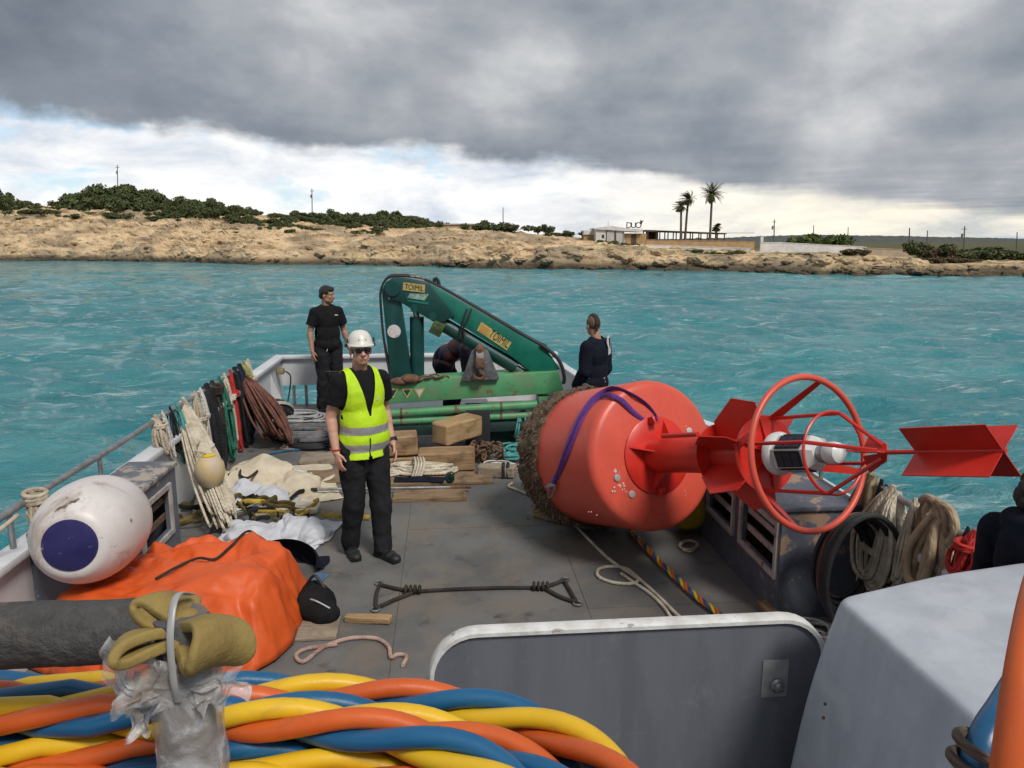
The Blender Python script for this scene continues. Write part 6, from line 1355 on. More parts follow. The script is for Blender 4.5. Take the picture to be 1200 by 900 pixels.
K(MB().lathe([(.146, L-.002), (.140, L+.012), (.10, L+.020), (.001, L+.024)], q, 44), 'fender_end', mat('dark blue vinyl', (0.022, 0.018, 0.105), (0.014, 0.012, 0.07), rough=.38, scale=6, stretch=(1, 1, 1), spots=(0.30, 0.29, 0.36), spot_scale=11, spot_lo=.62, spot_hi=.68), fd)
K(MB().tube(spline([fa+Vector((-.3, .1, .15)), fa+Vector((-.42, -.05, .05)), B(RXL, 3.4, .93), B(RXL, 3.3, .90)], 16), .012, 7), 'lanyard', RP_BEIGE, fd)
# tyre fenders below it
def tyre(c, tilt, label, R0=.27):
    M_ = Matrix.Translation(c) @ tilt; e_ = thing('tyre_fender', label, 'tyre', c-Vector((0, 0, .1)), 'old tyres used as fenders')
    prof = [(R0*.55, -.075), (R0*.80, -.095), (R0*.96, -.075), (R0, -.05), (R0, .05), (R0*.96, .075), (R0*.80, .095), (R0*.55, .075), (R0*.60, .05), (R0*.62, 0), (R0*.60, -.05), (R0*.55, -.075)]
    mb = MB(); V = []; seg = 36
    K(MB().lathe(prof, M_, seg), 'tyre_body', M_RUBBER, e_)
    for k in range(24):
        a = k/24*6.283; K(MB().box(M_ @ Vector((R0*1.005*math.cos(a), R0*1.005*math.sin(a), 0)), (.010, .035, .085), (M_.to_3x3() @ Matrix.Rotation(a+.0, 3, 'Z'))), 'tread_block', M_RUBBER, e_, smooth=False)
    return e_
tb = G(62, 765, 0); tyre(Vector((-2.20, 4.08, .10)), Matrix.Identity(4), 'old black tyre at the bottom of the stack under the white fender'); tyre(Vector((-2.18, 4.06, .295)), Matrix.Rotation(.04, 4, 'X'), 'old black tyre on top of another under the white fender'); 

# ------------------------------------------------------------------ orange tarpaulin bag and its neighbours
ob = thing('orange_bag', 'large crumpled orange tarpaulin bag lying in front of the fender', 'bag', (-2.0, 4.5, 0))
def tarp():
    from mathutils.geometry import delaunay_2d_cdt
    r = random.Random(14)
    edge_ = [(-2.80, 3.95), (-2.45, 3.72), (-2.10, 3.66), (-1.75, 3.72), (-1.45, 3.90), (-1.34, 4.20), (-1.33, 4.52), (-1.40, 4.86), (-1.55, 5.06), (-1.85, 5.12), (-2.15, 5.04), (-2.45, 4.98), (-2.70, 4.74), (-2.84, 4.35)]
    out_ = []
    for k in range(len(edge_)):
        (x0, y0), (x1, y1) = edge_[k], edge_[(k+1) % len(edge_)]
        for f in (0, .5): out_.append((x0+(x1-x0)*f+r.uniform(-.03, .03), y0+(y1-y0)*f+r.uniform(-.03, .03)))
    def dist(x, y):
        best = 9; inside = False; n = len(edge_)
        for k in range(n):
            (x0, y0), (x1, y1) = edge_[k], edge_[(k+1) % n]; t = max(0, min(1, ((x-x0)*(x1-x0)+(y-y0)*(y1-y0))/((x1-x0)**2+(y1-y0)**2))); best = min(best, math.hypot(x-x0-t*(x1-x0), y-y0-t*(y1-y0)))
            if (y0 > y) != (y1 > y) and x < (x1-x0)*(y-y0)/(y1-y0)+x0: inside = not inside
        return best if inside else -best
    pts = [(x, y, .010) for x, y in out_]; tries = 0
    while len(pts) < 120 and tries < 6000:
        tries += 1; x, y = r.uniform(-2.85, -1.32), r.uniform(3.66, 5.12); d_ = dist(x, y)
        if d_ < .05 or any((x-q[0])**2+(y-q[1])**2 < .085**2 for q in pts): continue
        h = .43*min(1, (d_-.02)/.15)**.55; h += r.choice((-.06, -.02, .02, .05))*min(1, d_/.15)
        if math.hypot(x+2.19, y-4.07) < .36: h = max(h, .455)
        if math.hypot(x+1.55, y-4.85) < .14: h += .05
        pts.append((x, y, max(.02, h)))
    co, _, fc, _, _, _ = delaunay_2d_cdt([Vector(p[:2]) for p in pts], [], [tuple(range(len(out_)))], 1, 1e-5)
    zmap = {(round(p[0], 4), round(p[1], 4)): p[2] for p in pts}; V = [(c.x, c.y, zmap.get((round(c.x, 4), round(c.y, 4)), .02)) for c in co]
    me = bpy.data.meshes.new('bag_skin'); me.from_pydata(V, [], [tuple(f) for f in fc]); bm = bmesh.new(); bm.from_mesh(me)
    bmesh.ops.recalc_face_normals(bm, faces=bm.faces)
    for it in range(3):
        bmesh.ops.subdivide_edges(bm, edges=bm.edges[:], cuts=1, use_grid_fill=True)
        if it > 1: bmesh.ops.smooth_vert(bm, verts=bm.verts[:], factor=.45, use_axis_x=False, use_axis_y=False, use_axis_z=True)
    bm.normal_update(); C_ = np.array([v.co[:] for v in bm.verts]); w_ = .010*ridge(C_*np.array([5., 5., 3.])+2, 3, .5)+.006*fbm(C_*14, 2)
    for v, q in zip(bm.verts, w_): v.co += Vector((v.normal.x, v.normal.y, abs(v.normal.z)))*float(q)*(1 if v.co.z > .05 else .2)
    for v in bm.verts: v.co.z = max(v.co.z, .006)
    bm.to_mesh(me); bm.free(); o = keep(mkobj('bag_skin', me, M_ORANGE, smooth=False), ob); md = o.modifiers.new('t', 'SOLIDIFY'); md.thickness = .003
    me.polygons.foreach_set('use_smooth', [True]*len(me.polygons)); return np.array([v.co[:] for v in me.vertices])
Pq = tarp()
def lie_on(x, y, lift=.012):
    d2 = (Pq[..., 0]-x)**2+(Pq[..., 1]-y)**2; near_ = d2 < .03**2; return (x, y, float(Pq[..., 2][near_].max() if near_.any() else .02)+lift)
K(MB().tube(spline([lie_on(-1.74-.06*k, 4.98-.14*k+.02*math.sin(k*2)) for k in range(7)], 40), .009, 6), 'drawcord', RP_DARK, ob)
op = thing('clothing_heap', 'dark clothes with blue trim spilling behind the orange bag', 'clothes', (-1.66, 5.3, 0))
Pq = drape(sheet(-1.68, 5.28, .62, .42, R(10), .45, 26, 20, .08, 6), [((-1.7, 5.25, .08), (.26, .18, .17))], 60, seed=5); sheet_obj(Pq, 'dark_jacket', M_NAVYC, op)
Pq = drape(sheet(-1.55, 5.16, .30, .22, R(-20), .45, 18, 14, .06, 7), [((-1.7, 5.25, .10), (.27, .19, .18))], 60, seed=6); sheet_obj(Pq, 'blue_trim', mat('steel blue cloth', (0.07, 0.14, 0.24), rough=.85, scale=9, bump=.2), op)
# small black holdall with its board
hb = G(374, 724); bg_ = thing('black_holdall', 'small black bag on the deck beside the orange bag', 'bag', hb)
mb = MB(); mb.ball(hb+Vector((-.02, .02, .09)), (.13, .13, .12), 20, 14); mb.ball(hb+Vector((.05, -.05, .06)), (.10, .08, .08), 16, 12); mb.ball(hb+Vector((-.06, .10, .13)), (.08, .07, .08), 16, 12)
o = fuse(mb, 'bag_body', M_TEE, None, .012, 4, .012, 6, None, 8); keep(o, bg_)
K(MB().tube(spline([hb+Vector((-.10, -.02, .15)), hb+Vector((0, -.09, .17)), hb+Vector((.10, -.10, .12))], 16), .006, 6), 'zip', M_REFL, bg_); K(MB().tube(spline([hb+Vector((-.1, .08, .19)), hb+Vector((-.03, .06, .27)), hb+Vector((.04, .03, .19))], 16), .010, 6), 'carry_handle', M_RUBBER, bg_)
q = G(366, 745); tag(MB().box((q.x-.02, q.y+.06, .012), (.34, .26, .022), (0, 0, .1)).build('plywood_board', M_WOODG, bevel=.004), 'thin pale plywood board poking out under the black bag', 'board')

# cream canvas, sacks, weed-coloured strops
cv = thing('canvas_sheet', 'rumpled cream canvas sheet spread on the deck near the bulwark', 'canvas', G(310, 570))
c0 = G(315, 575); Pq = drape(sheet(c0.x-.05, c0.y+.1, 1.30, 1.20, R(20), .45, 60, 56, .10, 11), [((c0.x-.15, c0.y+.2, .05), (.35, .3, .20)), ((c0.x+.28, c0.y, .02), (.22, .25, .15)), ((c0.x-.35, c0.y-.05, .02), (.2, .2, .2))], 80, seed=8)
Pq = creases(Pq, 80, .045, 18, .008, .025, .1, .5)
Pq[..., 2] += np.clip(Pq[..., 2]/.05, .2, 1)*.008*np.clip(ridge(Pq*4.0+5, 2), -.2, 2); sheet_obj(Pq, 'canvas', M_CANV, cv)
def sack(px, py, w, l, rz, h, label, seed, m_=M_SACK):
    c = G(px, py); e_ = thing('sack', label, 'sack', c, 'pale sacks by the canvas'); r = random.Random(seed)
    base_z = .0
    Pq = drape(sheet(c.x, c.y, w*1.08, l*1.08, rz, .40, 50, 46, .08, seed), [((c.x-.05, c.y, .0), (w*.36, l*.30, h*.5)), ((c.x+.13, c.y-.06, 0), (w*.26, l*.28, h*.4)), ((c.x-.14, c.y+.05, 0), (w*.2, l*.25, h*.58))], 60, seed=seed)
    Pq = creases(Pq, 10, .07, seed, .03, .05, .1, .3); Pq = creases(Pq, 60, .040, seed+1, .007, .018, .05, .2)
    kq = np.clip(Pq[..., 2]/.05, .1, 1); Pq[..., 2] += folds(Pq*1.6, .004, seed)*kq; Pq[..., 0] += .012*fbm(Pq*5+seed, 2)*kq; Pq[..., 2] = np.maximum(Pq[..., 2], .006); o = sheet_obj(Pq, 'sack_cloth', m_, e_); return e_
sack(300, 588, .72, .50, R(15), .36, 'pale grey sack lying on the cream canvas', 21)
sack(268, 592, .40, .46, R(40), .24, 'small pale sack squeezed between the strops and the bulwark', 25)
sack(330, 560, .46, .40, R(-25), .16, 'flat pale sack on the far edge of the cream canvas', 26)
sack(303, 630, .62, .58, R(5), .26, 'pale grey sack lying against the orange bag', 22)
s3 = sack(352, 628, .46, .62, R(-10), .30, 'pale grey sack with a toggle cord nearest the man in the vest', 23)
q = G(372, 612, .10); K(MB().tube(spline([q, q+Vector((.02, -.03, -.02)), q+Vector((.03, -.1, -.07)), G(375, 628, .012)], 14), .007, 6), 'toggle_cord', RP_CREAM, s3)
rr = random.Random(31); hp0 = G(288, 606); st_ = thing('strop_heap', 'heap of olive and black webbing strops between the sacks', 'strops', hp0)
for m_, n_, nm in ((RP_OLIVE, 16, 'olive_strop'), (RP_BLK, 13, 'black_strop'), (RP_YEL, 4, 'yellow_strop')):
    for k in range(n_):
        cx, cy = hp0.x+rr.uniform(-.42, .42)+(.25 if m_ is RP_YEL else 0), hp0.y+rr.uniform(-.22, .24); pts = []
        a = rr.uniform(0, 6.28)
        for j in range(7): a += rr.uniform(-1.0, 1.0); cx += .09*math.cos(a); cy += .07*math.sin(a); pts.append((cx, cy, .03+.10*max(0, 1-((cx-hp0.x)**2/.2+(cy-hp0.y)**2/.1))+rr.uniform(0, .06)))
        K(MB().tube(spline(pts, 30), .020, 6, flat=.35), nm, m_, st_)
tag(MB().box(G(338, 600)+Vector((0, 0, .03)), (.55, .20, .05), (0, 0, .1)).build('foam_block', mat('pale foam', (0.62, 0.57, 0.44), rough=.8, scale=9), bevel=.01), 'cream foam slab between the pale sacks', 'foam slab')

# ------------------------------------------------------------------ timbers on the foredeck
def timber(name, label, pa, pb, w, h, z0, m_, cat='timber', bev=.02, roll=0.0, yaw_noise=.0, group=None):
    """squared timber between two pixel points of its lower near edge line"""
    a, b = pa, pb; d_ = (b-a); L = d_.length; ang = math.atan2(d_.y, d_.x); pit = math.asin(max(-1, min(1, d_.z/L)))
    me = MB().box((0, 0, 0), (L, w, h)); o = me.build(name, m_, None, bevel=0)
    bm = bmesh.new(); bm.from_mesh(o.data); bmesh.ops.subdivide_edges(bm, edges=bm.edges[:], cuts=5, use_grid_fill=True)
    for v in bm.verts: v.co += Vector(tuple(.013*float(x) for x in (pn(np.array(v.co[:])*5+3), pn(np.array(v.co[:])*5+13), pn(np.array(v.co[:])*5+23))))
    bm.to_mesh(o.data); bm.free(); mkb = o.modifiers.new('b', 'BEVEL'); mkb.width = bev; mkb.segments = 2; mkb.limit_method = 'ANGLE'
    o.location = (a+b)/2+Vector((0, 0, z0+h/2)); o.rotation_euler = Euler((roll, -pit, ang)); return tag(o, label, cat, group)
def tb(x0, y0, x1, y1, z=0): return G(x0, y0, z), G(x1, y1, z)
a, b = tb(446, 556, 490, 553); timber('timber_block', 'squared timber block under a second block behind the vest man', a+Vector((0, .15, 0)), b+Vector((0, .15, 0)), .24, .16, .002, M_WOOD)
timber('timber_block', 'squared timber block stacked on another behind the vest man', a+Vector((-.02, .16, 0)), b+Vector((-.02, .16, 0)), .25, .23, .165, M_WOOD)
a, b = tb(488, 556, 556, 554); timber('timber_beam', 'long squared timber lying under the slanted block', a+Vector((0, .16, 0)), b+Vector((0, .16, 0)), .25, .22, .002, M_WOOD)
a = G(522, 545); timber('timber_block', 'chunky slanted timber block resting across the long timber', a+Vector((-.07, .05, .215)), a+Vector((.30, .50, .215)), .26, .24, .004, M_WOODP)
a, b = tb(560, 560, 604, 561); tbm = timber('timber_chock', 'short weathered timber chock wound with black tape', a+Vector((0, .07, 0)), b+Vector((0, .04, 0)), .14, .13, .002, M_WOODG)
for q in (.68, .80): w_ = a.lerp(b, q)+Vector((0, .055, .067)); tp = MB().box(w_, (.035, .155, .146)).build('tape', M_RUBBER, bevel=.004); tp.parent = tbm; tp.matrix_parent_inverse = (Matrix.Translation(tbm.location) @ tbm.rotation_euler.to_matrix().to_4x4()).inverted()
a, b = tb(430, 571, 577, 567); timber('plank', 'long brown plank behind the boathook', a+Vector((0, .16, 0)), b+Vector((0, .16, 0)), .34, .035, .002, M_WOODD, 'plank', .005)
a, b = tb(459, 588, 546, 586); timber('plank', 'short brown plank in front of the boathook', a+Vector((0, .10, 0)), b+Vector((0, .10, 0)), .26, .045, .002, M_WOODD, 'plank', .005)
a, b = tb(349, 545, 396, 544); timber('plank', 'grey board lying at the bow end of the deck', a+Vector((0, .16, 0)), b+Vector((0, .16, 0)), .34, .05, .002, M_WOODG, 'plank', .006)
a, b = tb(352, 567, 402, 565); timber('plank', 'dirty pale board beside the cream canvas', a+Vector((0, .16, 0)), b+Vector((0, .16, 0)), .40, .03, .002, M_WOODD, 'plank', .005)
a, b = tb(405, 727, 458, 731); timber('wood_wedge', 'rough wooden wedge lying near the dark rope bridle', a, b, .06, .045, .002, M_WOODP, 'wedge', .006)
a, b = tb(628, 604, 672, 616); timber('wood_chock', 'rough timber chock wedged under the fouled end of the buoy', a, b, .12, .10, .002, M_WOOD, 'chock')
a, b = tb(893, 712, 910, 731); timber('wood_chock', 'small reddish wood block against the navy locker', a, b, .07, .06, .002, M_WOOD, 'chock')
# boathook
bh = thing('boathook', 'silver and black pole lying across the planks behind the vest man', 'pole', G(455, 575, .06))
p0, p1, p2, p3 = (G(352, 574, .055), G(372, 573.5, .055), G(528, 571, .060), G(552, 570.5, .060))
K(MB().tube([p1, p2], .015, 12), 'pole_shaft', M_RAIL, bh); K(MB().tube([p0, p1], .018, 12), 'pole_grip', M_RUBBER, bh); K(MB().tube([p2, p3], .017, 12), 'pole_end', M_RUST, bh)
# rope pile
c_ = G(492, 560); rp = thing('rope_pile', 'thick pile of cream rope flaked on the planks', 'rope', c_); rr = random.Random(5); mb = MB()
for k in range(26):
    w_ = rr.uniform(.22, .36); d_ = rr.uniform(.05, .15); oz = .05+.12*rr.random()*(1-abs(k-13)/16); ox = rr.uniform(-.05, .05); pts = [c_+Vector((ox+w_*math.cos(a), .05+d_*math.sin(a)+rr.uniform(-.015, .015), oz+rr.uniform(-.012, .012))) for a in np.linspace(0, 6.283, 12, endpoint=False)]; mb.tube(spline(pts, 36, True), .013, 6, closed=True)
K(mb, 'flaked_rope', RP_CREAM, rp); mb = MB()
for k in range(4): mb.tube(spline([c_+Vector((-.06+k*.028, -.14, .05)), c_+Vector((-.03+k*.03, -.08, .17)), c_+Vector((-.06+k*.03, .06, .20)), c_+Vector((-.09+k*.03, .2, .08))], 16), .013, 6)
K(mb, 'rope_turns', RP_CREAM, rp)
K(MB().tube(spline([c_+Vector((-.2, -.05, .06)), c_+Vector((-.36, -.12, .05)), c_+Vector((-.46, -.16, .05))], 12), .013, 6), 'rope_end', RP_CREAM, rp)
cl = thing('dark_cloth', 'crumpled dark cloth by the rope pile', 'cloth', G(492, 567)); q = G(492, 566); sheet_obj(drape(sheet(q.x, q.y-.02, .5, .16, 0, .2, 24, 10, .05, 3), [((q.x, q.y, .03), (.2, .06, .04))], 40, ground=.045, seed=3), 'cloth', M_NAVYC, cl)
tag(MB().ball(G(527, 560, .13), (.05, .05, .06), 14, 10).ball(G(529, 557, .17), (.03, .03, .04), 10, 8).build('bottle_float', mat('dark green plastic', (0.01, 0.05, 0.04), rough=.3)), 'small dark green float at the end of the rope pile', 'float')
# dark green case, chain, teal ropes behind
q = G(578, 530); cs = thing('green_case', 'dark green plastic case under the crane tubes', 'case', q+Vector((0, .35, 0)))
K(MB().box(q+Vector((.02, .40, .17)), (.46, .34, .33), (0, 0, YAW)), 'case_body', mat('dark case plastic', (0.008, 0.032, 0.030), rough=.5, scale=8, bump=.1), cs, bevel=.02); K(MB().box(q+Vector((.02, .40, .352)), (.48, .36, .04), (0, 0, YAW)), 'case_lid', mat('grey case lid', (0.20, 0.215, 0.215), (0.12, 0.13, 0.13), rough=.6, scale=14), cs, bevel=.012)
for sx in (-.13, .15): K(MB().box(q+Vector((.02+sx, .22, .32)), (.05, .02, .07), (0, 0, YAW)), 'case_latch', M_RUBBER, cs)
chm = thing('anchor_chain', 'rusty anchor chain piled by the green case', 'chain', G(568, 545)); rr = random.Random(8)
for k in range(30):
    c = G(568, 545)+Vector((rr.uniform(-.18, .20), rr.uniform(0, .25), rr.uniform(.03, .20))); Mq = Euler((rr.uniform(0, 3), rr.uniform(0, 3), rr.uniform(0, 3))).to_matrix()
    K(MB().tube([c+Mq @ Vector((.055*math.cos(a), .03*math.sin(a), 0)) for a in np.linspace(0, 6.283, 14, endpoint=False)], .011, 6, closed=True), 'chain_link', M_RUST, chm)
coil('rope_coil', 'pale grey line heaped beside the rusty chain', G(588, 548), .13, 7, .008, RP_WHITE, .8, 3, jit=.05, stack=3)
coil('rope_coil', 'teal rope coil tucked behind the fouled end of the buoy', G(612, 530), .20, 8, .014, RP_TEAL, .8, 4, jit=.05, stack=4)
hank('rope_hank', 'teal rope loops hung from the crane bracket', C3(614, 480, -.05), .34, .30, 10, .011, RP_TEAL, .10, seed=12)
coil('rope_coil', 'second teal rope bundle lying against the green case', G(600, 545)+Vector((.05, .25, 0)), .16, 6, .013, RP_TEAL, .8, 9, jit=.04, stack=4)
tag(MB().lathe([(.06, -.25), (.14, -.2), (.15, .2), (.05, .26)], Matrix.Translation(G(596, 512)+Vector((.1, .5, .16))) @ Matrix.Rotation(1.5, 4, 'Y'), 20).build('black_float', M_RUBBER), 'black cylindrical float behind the green case', 'float')

# ------------------------------------------------------------------ hoses and gear on the foredeck
q = G(322, 503); bf = thing('ball_fender', 'black ball fender with a grey rim by the bow bulwark', 'fender', q)
bc = q+Vector((0, .15, .19)); K(MB().ball(bc, .185, 28, 18), 'ball', mat('glossy black rubber', (0.014, 0.014, 0.015), rough=.3), bf); dv = (Vector((-.3, .6, .6))).normalized()
Mr = dv.to_track_quat('Z', 'Y').to_matrix().to_4x4(); Mr.translation = bc; K(MB().lathe([(.172, .05), (.212, .03), (.215, .0), (.212, -.02), (.176, -.005)], Mr, 36), 'rim', mat('pale rim', (0.36, 0.34, 0.30), rough=.6, scale=9), bf)
coil('hose_coil', 'large grey hose coil on the foredeck', G(362, 512), .42, 5, .026, M_GHOSE, .75, 5, 'hose', jit=.05, stack=2)
coil('hose_coil', 'black hose ring lying flat by the hose pile', G(366, 520)+Vector((.05, -.1, 0)), .28, 2, .028, M_RUBBER, .8, 6, 'hose', jit=.01)
coil('hose_coil', 'pale braided hose heaped on the grey hose coil', G(352, 500)+Vector((0, 0, .10)), .30, 7, .014, M_SILV, .7, 7, 'hose', jit=.09, stack=5)
coil('hose_coil', 'black cable coil between the ball fender and the hoses', G(336, 510), .26, 5, .014, M_RUBBER, .8, 8, 'hose', jit=.05, stack=3)
coil('rope_coil', 'orange line bundled at the feet of the man in black', G(386, 507), .13, 6, .012, ropemat('orange rope', (0.6, 0.17, 0.03), (0.35, 0.1, 0.03)), .8, 9, jit=.04, stack=3)
rope_on_deck('rope_line', 'dark blue line curving from the bulwark across the foredeck', [(300, 549), (305, 540), (313, 533), (330, 529), (350, 527), (378, 526), (400, 527)], .013, RP_BLUE)
coil('rope_coil', 'pink and white line scattered on the foredeck', G(345, 525), .14, 3, .007, RP_PINK, .5, 10, jit=.05)
rope_on_deck('rope_line', 'brown stiff line curled on the cream canvas', [(262, 560), (275, 552), (285, 545), (281, 556), (290, 560), (302, 552), (306, 545)], .014, RP_DARK, z=.20)
# remote control unit on its stand behind the vest man
rc = G(398, 497); cu = thing('control_unit', 'black crane control box on a white pipe stand', 'control box', rc)
K(MB().box(rc+Vector((0, 0, .02)), (.22, .22, .035)), 'foot', M_RUBBER, cu, bevel=.006); K(MB().tube([rc+Vector((0, 0, .03)), rc+Vector((0, 0, .52))], .022, 12), 'stand', M_BULW, cu); K(MB().box(rc+Vector((0, 0, .60)), (.24, .18, .18), (.2, 0, .2)), 'control_case', M_TEE, cu, bevel=.02); K(MB().tube([rc+Vector((-.12, -.08, .66)), rc+Vector((-.12, -.14, .74)), rc+Vector((.12, -.14, .74)), rc+Vector((.12, -.08, .66))], .011, 8), 'grab_bar', M_RUBBER, cu); K(MB().lathe([(.028, 0), (.03, .02), (.02, .035)], Matrix.Translation(rc+Vector((.05, -.05, .70))), 16), 'stop_button', mat('red plastic', (0.5, 0.02, 0.02), rough=.35), cu)
bt = BX(330, 432, BXL+.09); jb = thing('deck_light', 'small brass junction fitting on the bow bulwark with a black cable', 'fitting', bt)
K(MB().box(B(BXL+.13, 10.9, .58), (.10, .12, .08), (0, 0, YAW)), 'fitting_body', mat('brass', (0.38, 0.30, 0.17), rough=.5, metal=.4), jb, bevel=.012); K(MB().tube(spline([B(BXL+.2, 10.9, .58), B(BXL+.27, 10.88, .5), B(BXL+.25, 10.8, .25), B(BXL+.2, 10.7, .02)], 16), .011, 7), 'cable', M_RUBBER, jb)

# ------------------------------------------------------------------ lines on the after deck
br = thing('rope_bridle', 'dark rope bridle with a triangle at each end laid out on the deck', 'rope', G(555, 693))
K(MB().tube(spline([G(x, y, .016) for x, y in ((487, 693), (530, 690.5), (590, 688.5), (637, 688.5))], 30), .013, 8), 'bridle_line', RP_DARK, br)
for pts in ([(487, 693), (466, 690), (445, 685)], [(445, 685), (441, 697), (440, 713)], [(440, 713), (462, 703), (487, 693)], [(637, 688.5), (650, 684), (661, 680)], [(661, 680), (668, 692), (676, 706)], [(676, 706), (656, 699), (637, 688.5)]):
    K(MB().tube(spline([G(x, y, .015) for x, y in pts], 14), .014, 8), 'bridle_leg', RP_DARK, br)
for (x, y) in ((484, 692.5), (634, 688.5)):
    mb = MB(); c = G(x, y, .02)
    for k in range(4): mb.tube([c+Vector((-.05+k*.032, .028*math.cos(a), .004+.022*math.sin(a)+.008)) for a in np.linspace(0, 6.28, 12, endpoint=False)], .011, 6, closed=True)
    K(mb, 'splice_knot', RP_DARK, br)
for (x, y) in ((444, 683), (440, 714), (662, 679), (677, 707)): c = G(x, y, .012); K(MB().tube([c+Vector((.028*math.cos(a), .028*math.sin(a), 0)) for a in np.linspace(0, 6.28, 16, endpoint=False)], .007, 6, closed=True), 'shackle', M_STEEL, br)
rope_on_deck('rope_line', 'cream line looped once on the deck beside the buoy', [(600, 566), (596, 570), (606, 574), (640, 588), (662, 602), (676, 617), (692, 634), (715, 656), (740, 673), (748, 680), (738, 684), (716, 682), (701, 675), (702, 667), (716, 664), (735, 667), (752, 681), (772, 699), (790, 717), (801, 727)], .0125, RP_CREAM, n=180)
rope_on_deck('rope_line', 'second strand of cream line running under the barrier panel', [(728, 672), (742, 682), (760, 694), (775, 708), (784, 720), (790, 732)], .0115, RP_CREAM)
rope_on_deck('rope_line', 'speckled pale line looped beside the barrier panel', [(395, 755), (360, 760), (347, 768), (356, 775), (380, 758), (410, 748), (440, 748), (455, 757), (458, 770), (466, 767), (476, 769), (472, 780)], .0125, RP_PINK, n=140)
rope_on_deck('rope_line', 'thin pale line coiled on the deck at the foot of the navy locker', [(795, 640), (805, 634), (816, 636), (812, 643), (799, 643), (797, 637), (808, 633), (818, 638), (811, 646), (800, 645)], .010, RP_BEIGE)
coil('rope_coil', 'white line coil between the grey box and the navy locker', G(952, 745), .16, 6, .009, RP_WHITE, .8, 14, jit=.04, stack=3)

# colour-stranded twisted lines: blue, orange, yellow
M_HB = mat('blue hose', (0.012, 0.105, 0.235), (0.010, 0.085, 0.195), rough=.36, scale=9, bump=.05, dirt=((0.05, 0.13, 0.20), 22, .58, .72, .5)); M_HO = mat('orange hose', (0.62, 0.115, 0.020), (0.54, 0.095, 0.018), rough=.38, scale=9, bump=.05, dirt=((0.33, 0.08, 0.03), 22, .58, .72, .5)); M_HY = mat('yellow hose', (0.74, 0.46, 0.018), (0.66, 0.40, 0.016), rough=.38, scale=9, bump=.05, dirt=((0.45, 0.28, 0.04), 22, .58, .72, .5))
def twisted(e_, path, r, pitch, names=('blue_hose', 'orange_hose', 'yellow_hose'), mats=(M_HB, M_HO, M_HY), ph0=0.0, sides=12, closed=False, spread=1.16, hand=1):
    P_ = np.array([tuple(p) for p in path]); T = np.roll(P_, -1, 0)-np.roll(P_, 1, 0) if closed else np.gradient(P_, axis=0); T /= np.linalg.norm(T, axis=1)[:, None]
    up = np.array([0, 0, 1.0]); N = up-T*(T @ up)[:, None]; N /= np.linalg.norm(N, axis=1)[:, None]; Bq = np.cross(T, N); s = np.concatenate([[0], np.cumsum(np.linalg.norm(np.diff(P_, axis=0), axis=1))])
    tot = s[-1]+(np.linalg.norm(P_[0]-P_[-1]) if closed else 0)
    if closed: pitch = tot/max(1, round(tot/pitch))
    for k, (nm, m_) in enumerate(zip(names, mats)):
        a = ph0+hand*s/pitch*2*math.pi+k*2*math.pi/len(names); Q = P_+(np.cos(a)[:, None]*N+np.sin(a)[:, None]*Bq)*r*spread; K(MB().tube(Q, r, sides, closed=closed), nm, m_, e_)
tr_ = thing('twisted_hose', 'thin blue, orange and yellow twisted hose on the deck under the buoy', 'hose', G(800, 680))
twisted(tr_, spline([G(x, y, .030) for x, y in ((738, 618), (745, 628), (766, 651), (790, 675), (815, 698), (838, 716), (850, 726), (868, 740))], 120), .0105, .20, sides=7)
# yellow float under the buoy
q = G(808, 632); yf = thing('pear_float', 'yellow pear-shaped float wedged under the red buoy', 'float', q)
K(MB().ball(q+Vector((.03, .22, .21)), (.20, .20, .205), 28, 18), 'float_body', mat('yellow vinyl', (0.52, 0.38, 0.02), (0.40, 0.28, 0.02), rough=.45, scale=5), yf); K(MB().lathe([(.06, .17), (.05, .24), (.03, .27)], Matrix.Translation(q+Vector((.03, .22, .21))), 16), 'float_neck', M_RUBBER, yf)
# grit knocked off the buoy
gb = MB(); rr = random.Random(12)
for k in range(70):
    x, y = rr.gauss(672, 34), rr.gauss(590, 14)
    c = G(x, y, .003); s_ = rr.uniform(.004, .014); gb.ball(c, (s_, s_*rr.uniform(.6, 1), s_*.5), 6, 4)
tag(gb.build('fallen_growth', M_FOUL), 'dark flakes of marine growth scattered on the deck', kind='stuff')

# ------------------------------------------------------------------ starboard rail: hose, ropes
RXR = BXR-.035
def star_at(px, z=.955):
    lo, hi = 1.2, 9.0
    for _ in range(50):
        m = (lo+hi)/2; q = B(RXR, m, z); x = 600+FPX*q.x/(q.y*CP+(CAM_H-z)*SP)
        if x > px: lo = m
        else: hi = m
    return B(RXR, m, z)
hc = BY(985, 655, 4.20); bh_ = thing('hose_coil', 'thick black hose coil hung at the end of the navy locker', 'hose', hc-Vector((0, 0, .3))); rr = random.Random(3)
for k in range(9):
    r0 = .20+.012*k+rr.uniform(-.02, .02); oy = -.02-.028*k+rr.uniform(-.01, .01); ox = rr.uniform(-.02, .02)
    K(MB().tube(spline([hc+B(ox+r0*.82*math.cos(a), oy+.01*math.sin(a*2), r0*1.32*math.sin(a)) for a in np.linspace(0, 6.283, 14, endpoint=False)], 44, True), .017 if k != 4 else .013, 8, closed=True), 'hose_turn', M_RUBBER if k != 4 else RP_BROWN, bh_)
def s_h(px, *a, **k): return hank('rope_hank', *a, **k)
p = star_at(1024); hank('rope_hank', 'khaki canvas strap bundle on the starboard rail', p, .40, .22, 12, .022, ropemat('khaki strap', (0.26, 0.21, 0.12), (0.17, 0.13, 0.075), bump=.3), .06, seed=41)
p = star_at(1050); hank('rope_hank', 'neat white rope hank tied round its middle on the starboard rail', p, .62, .30, 30, .0125, RP_CREAM, .10, seed=42, tie=(.62, .12, 2))
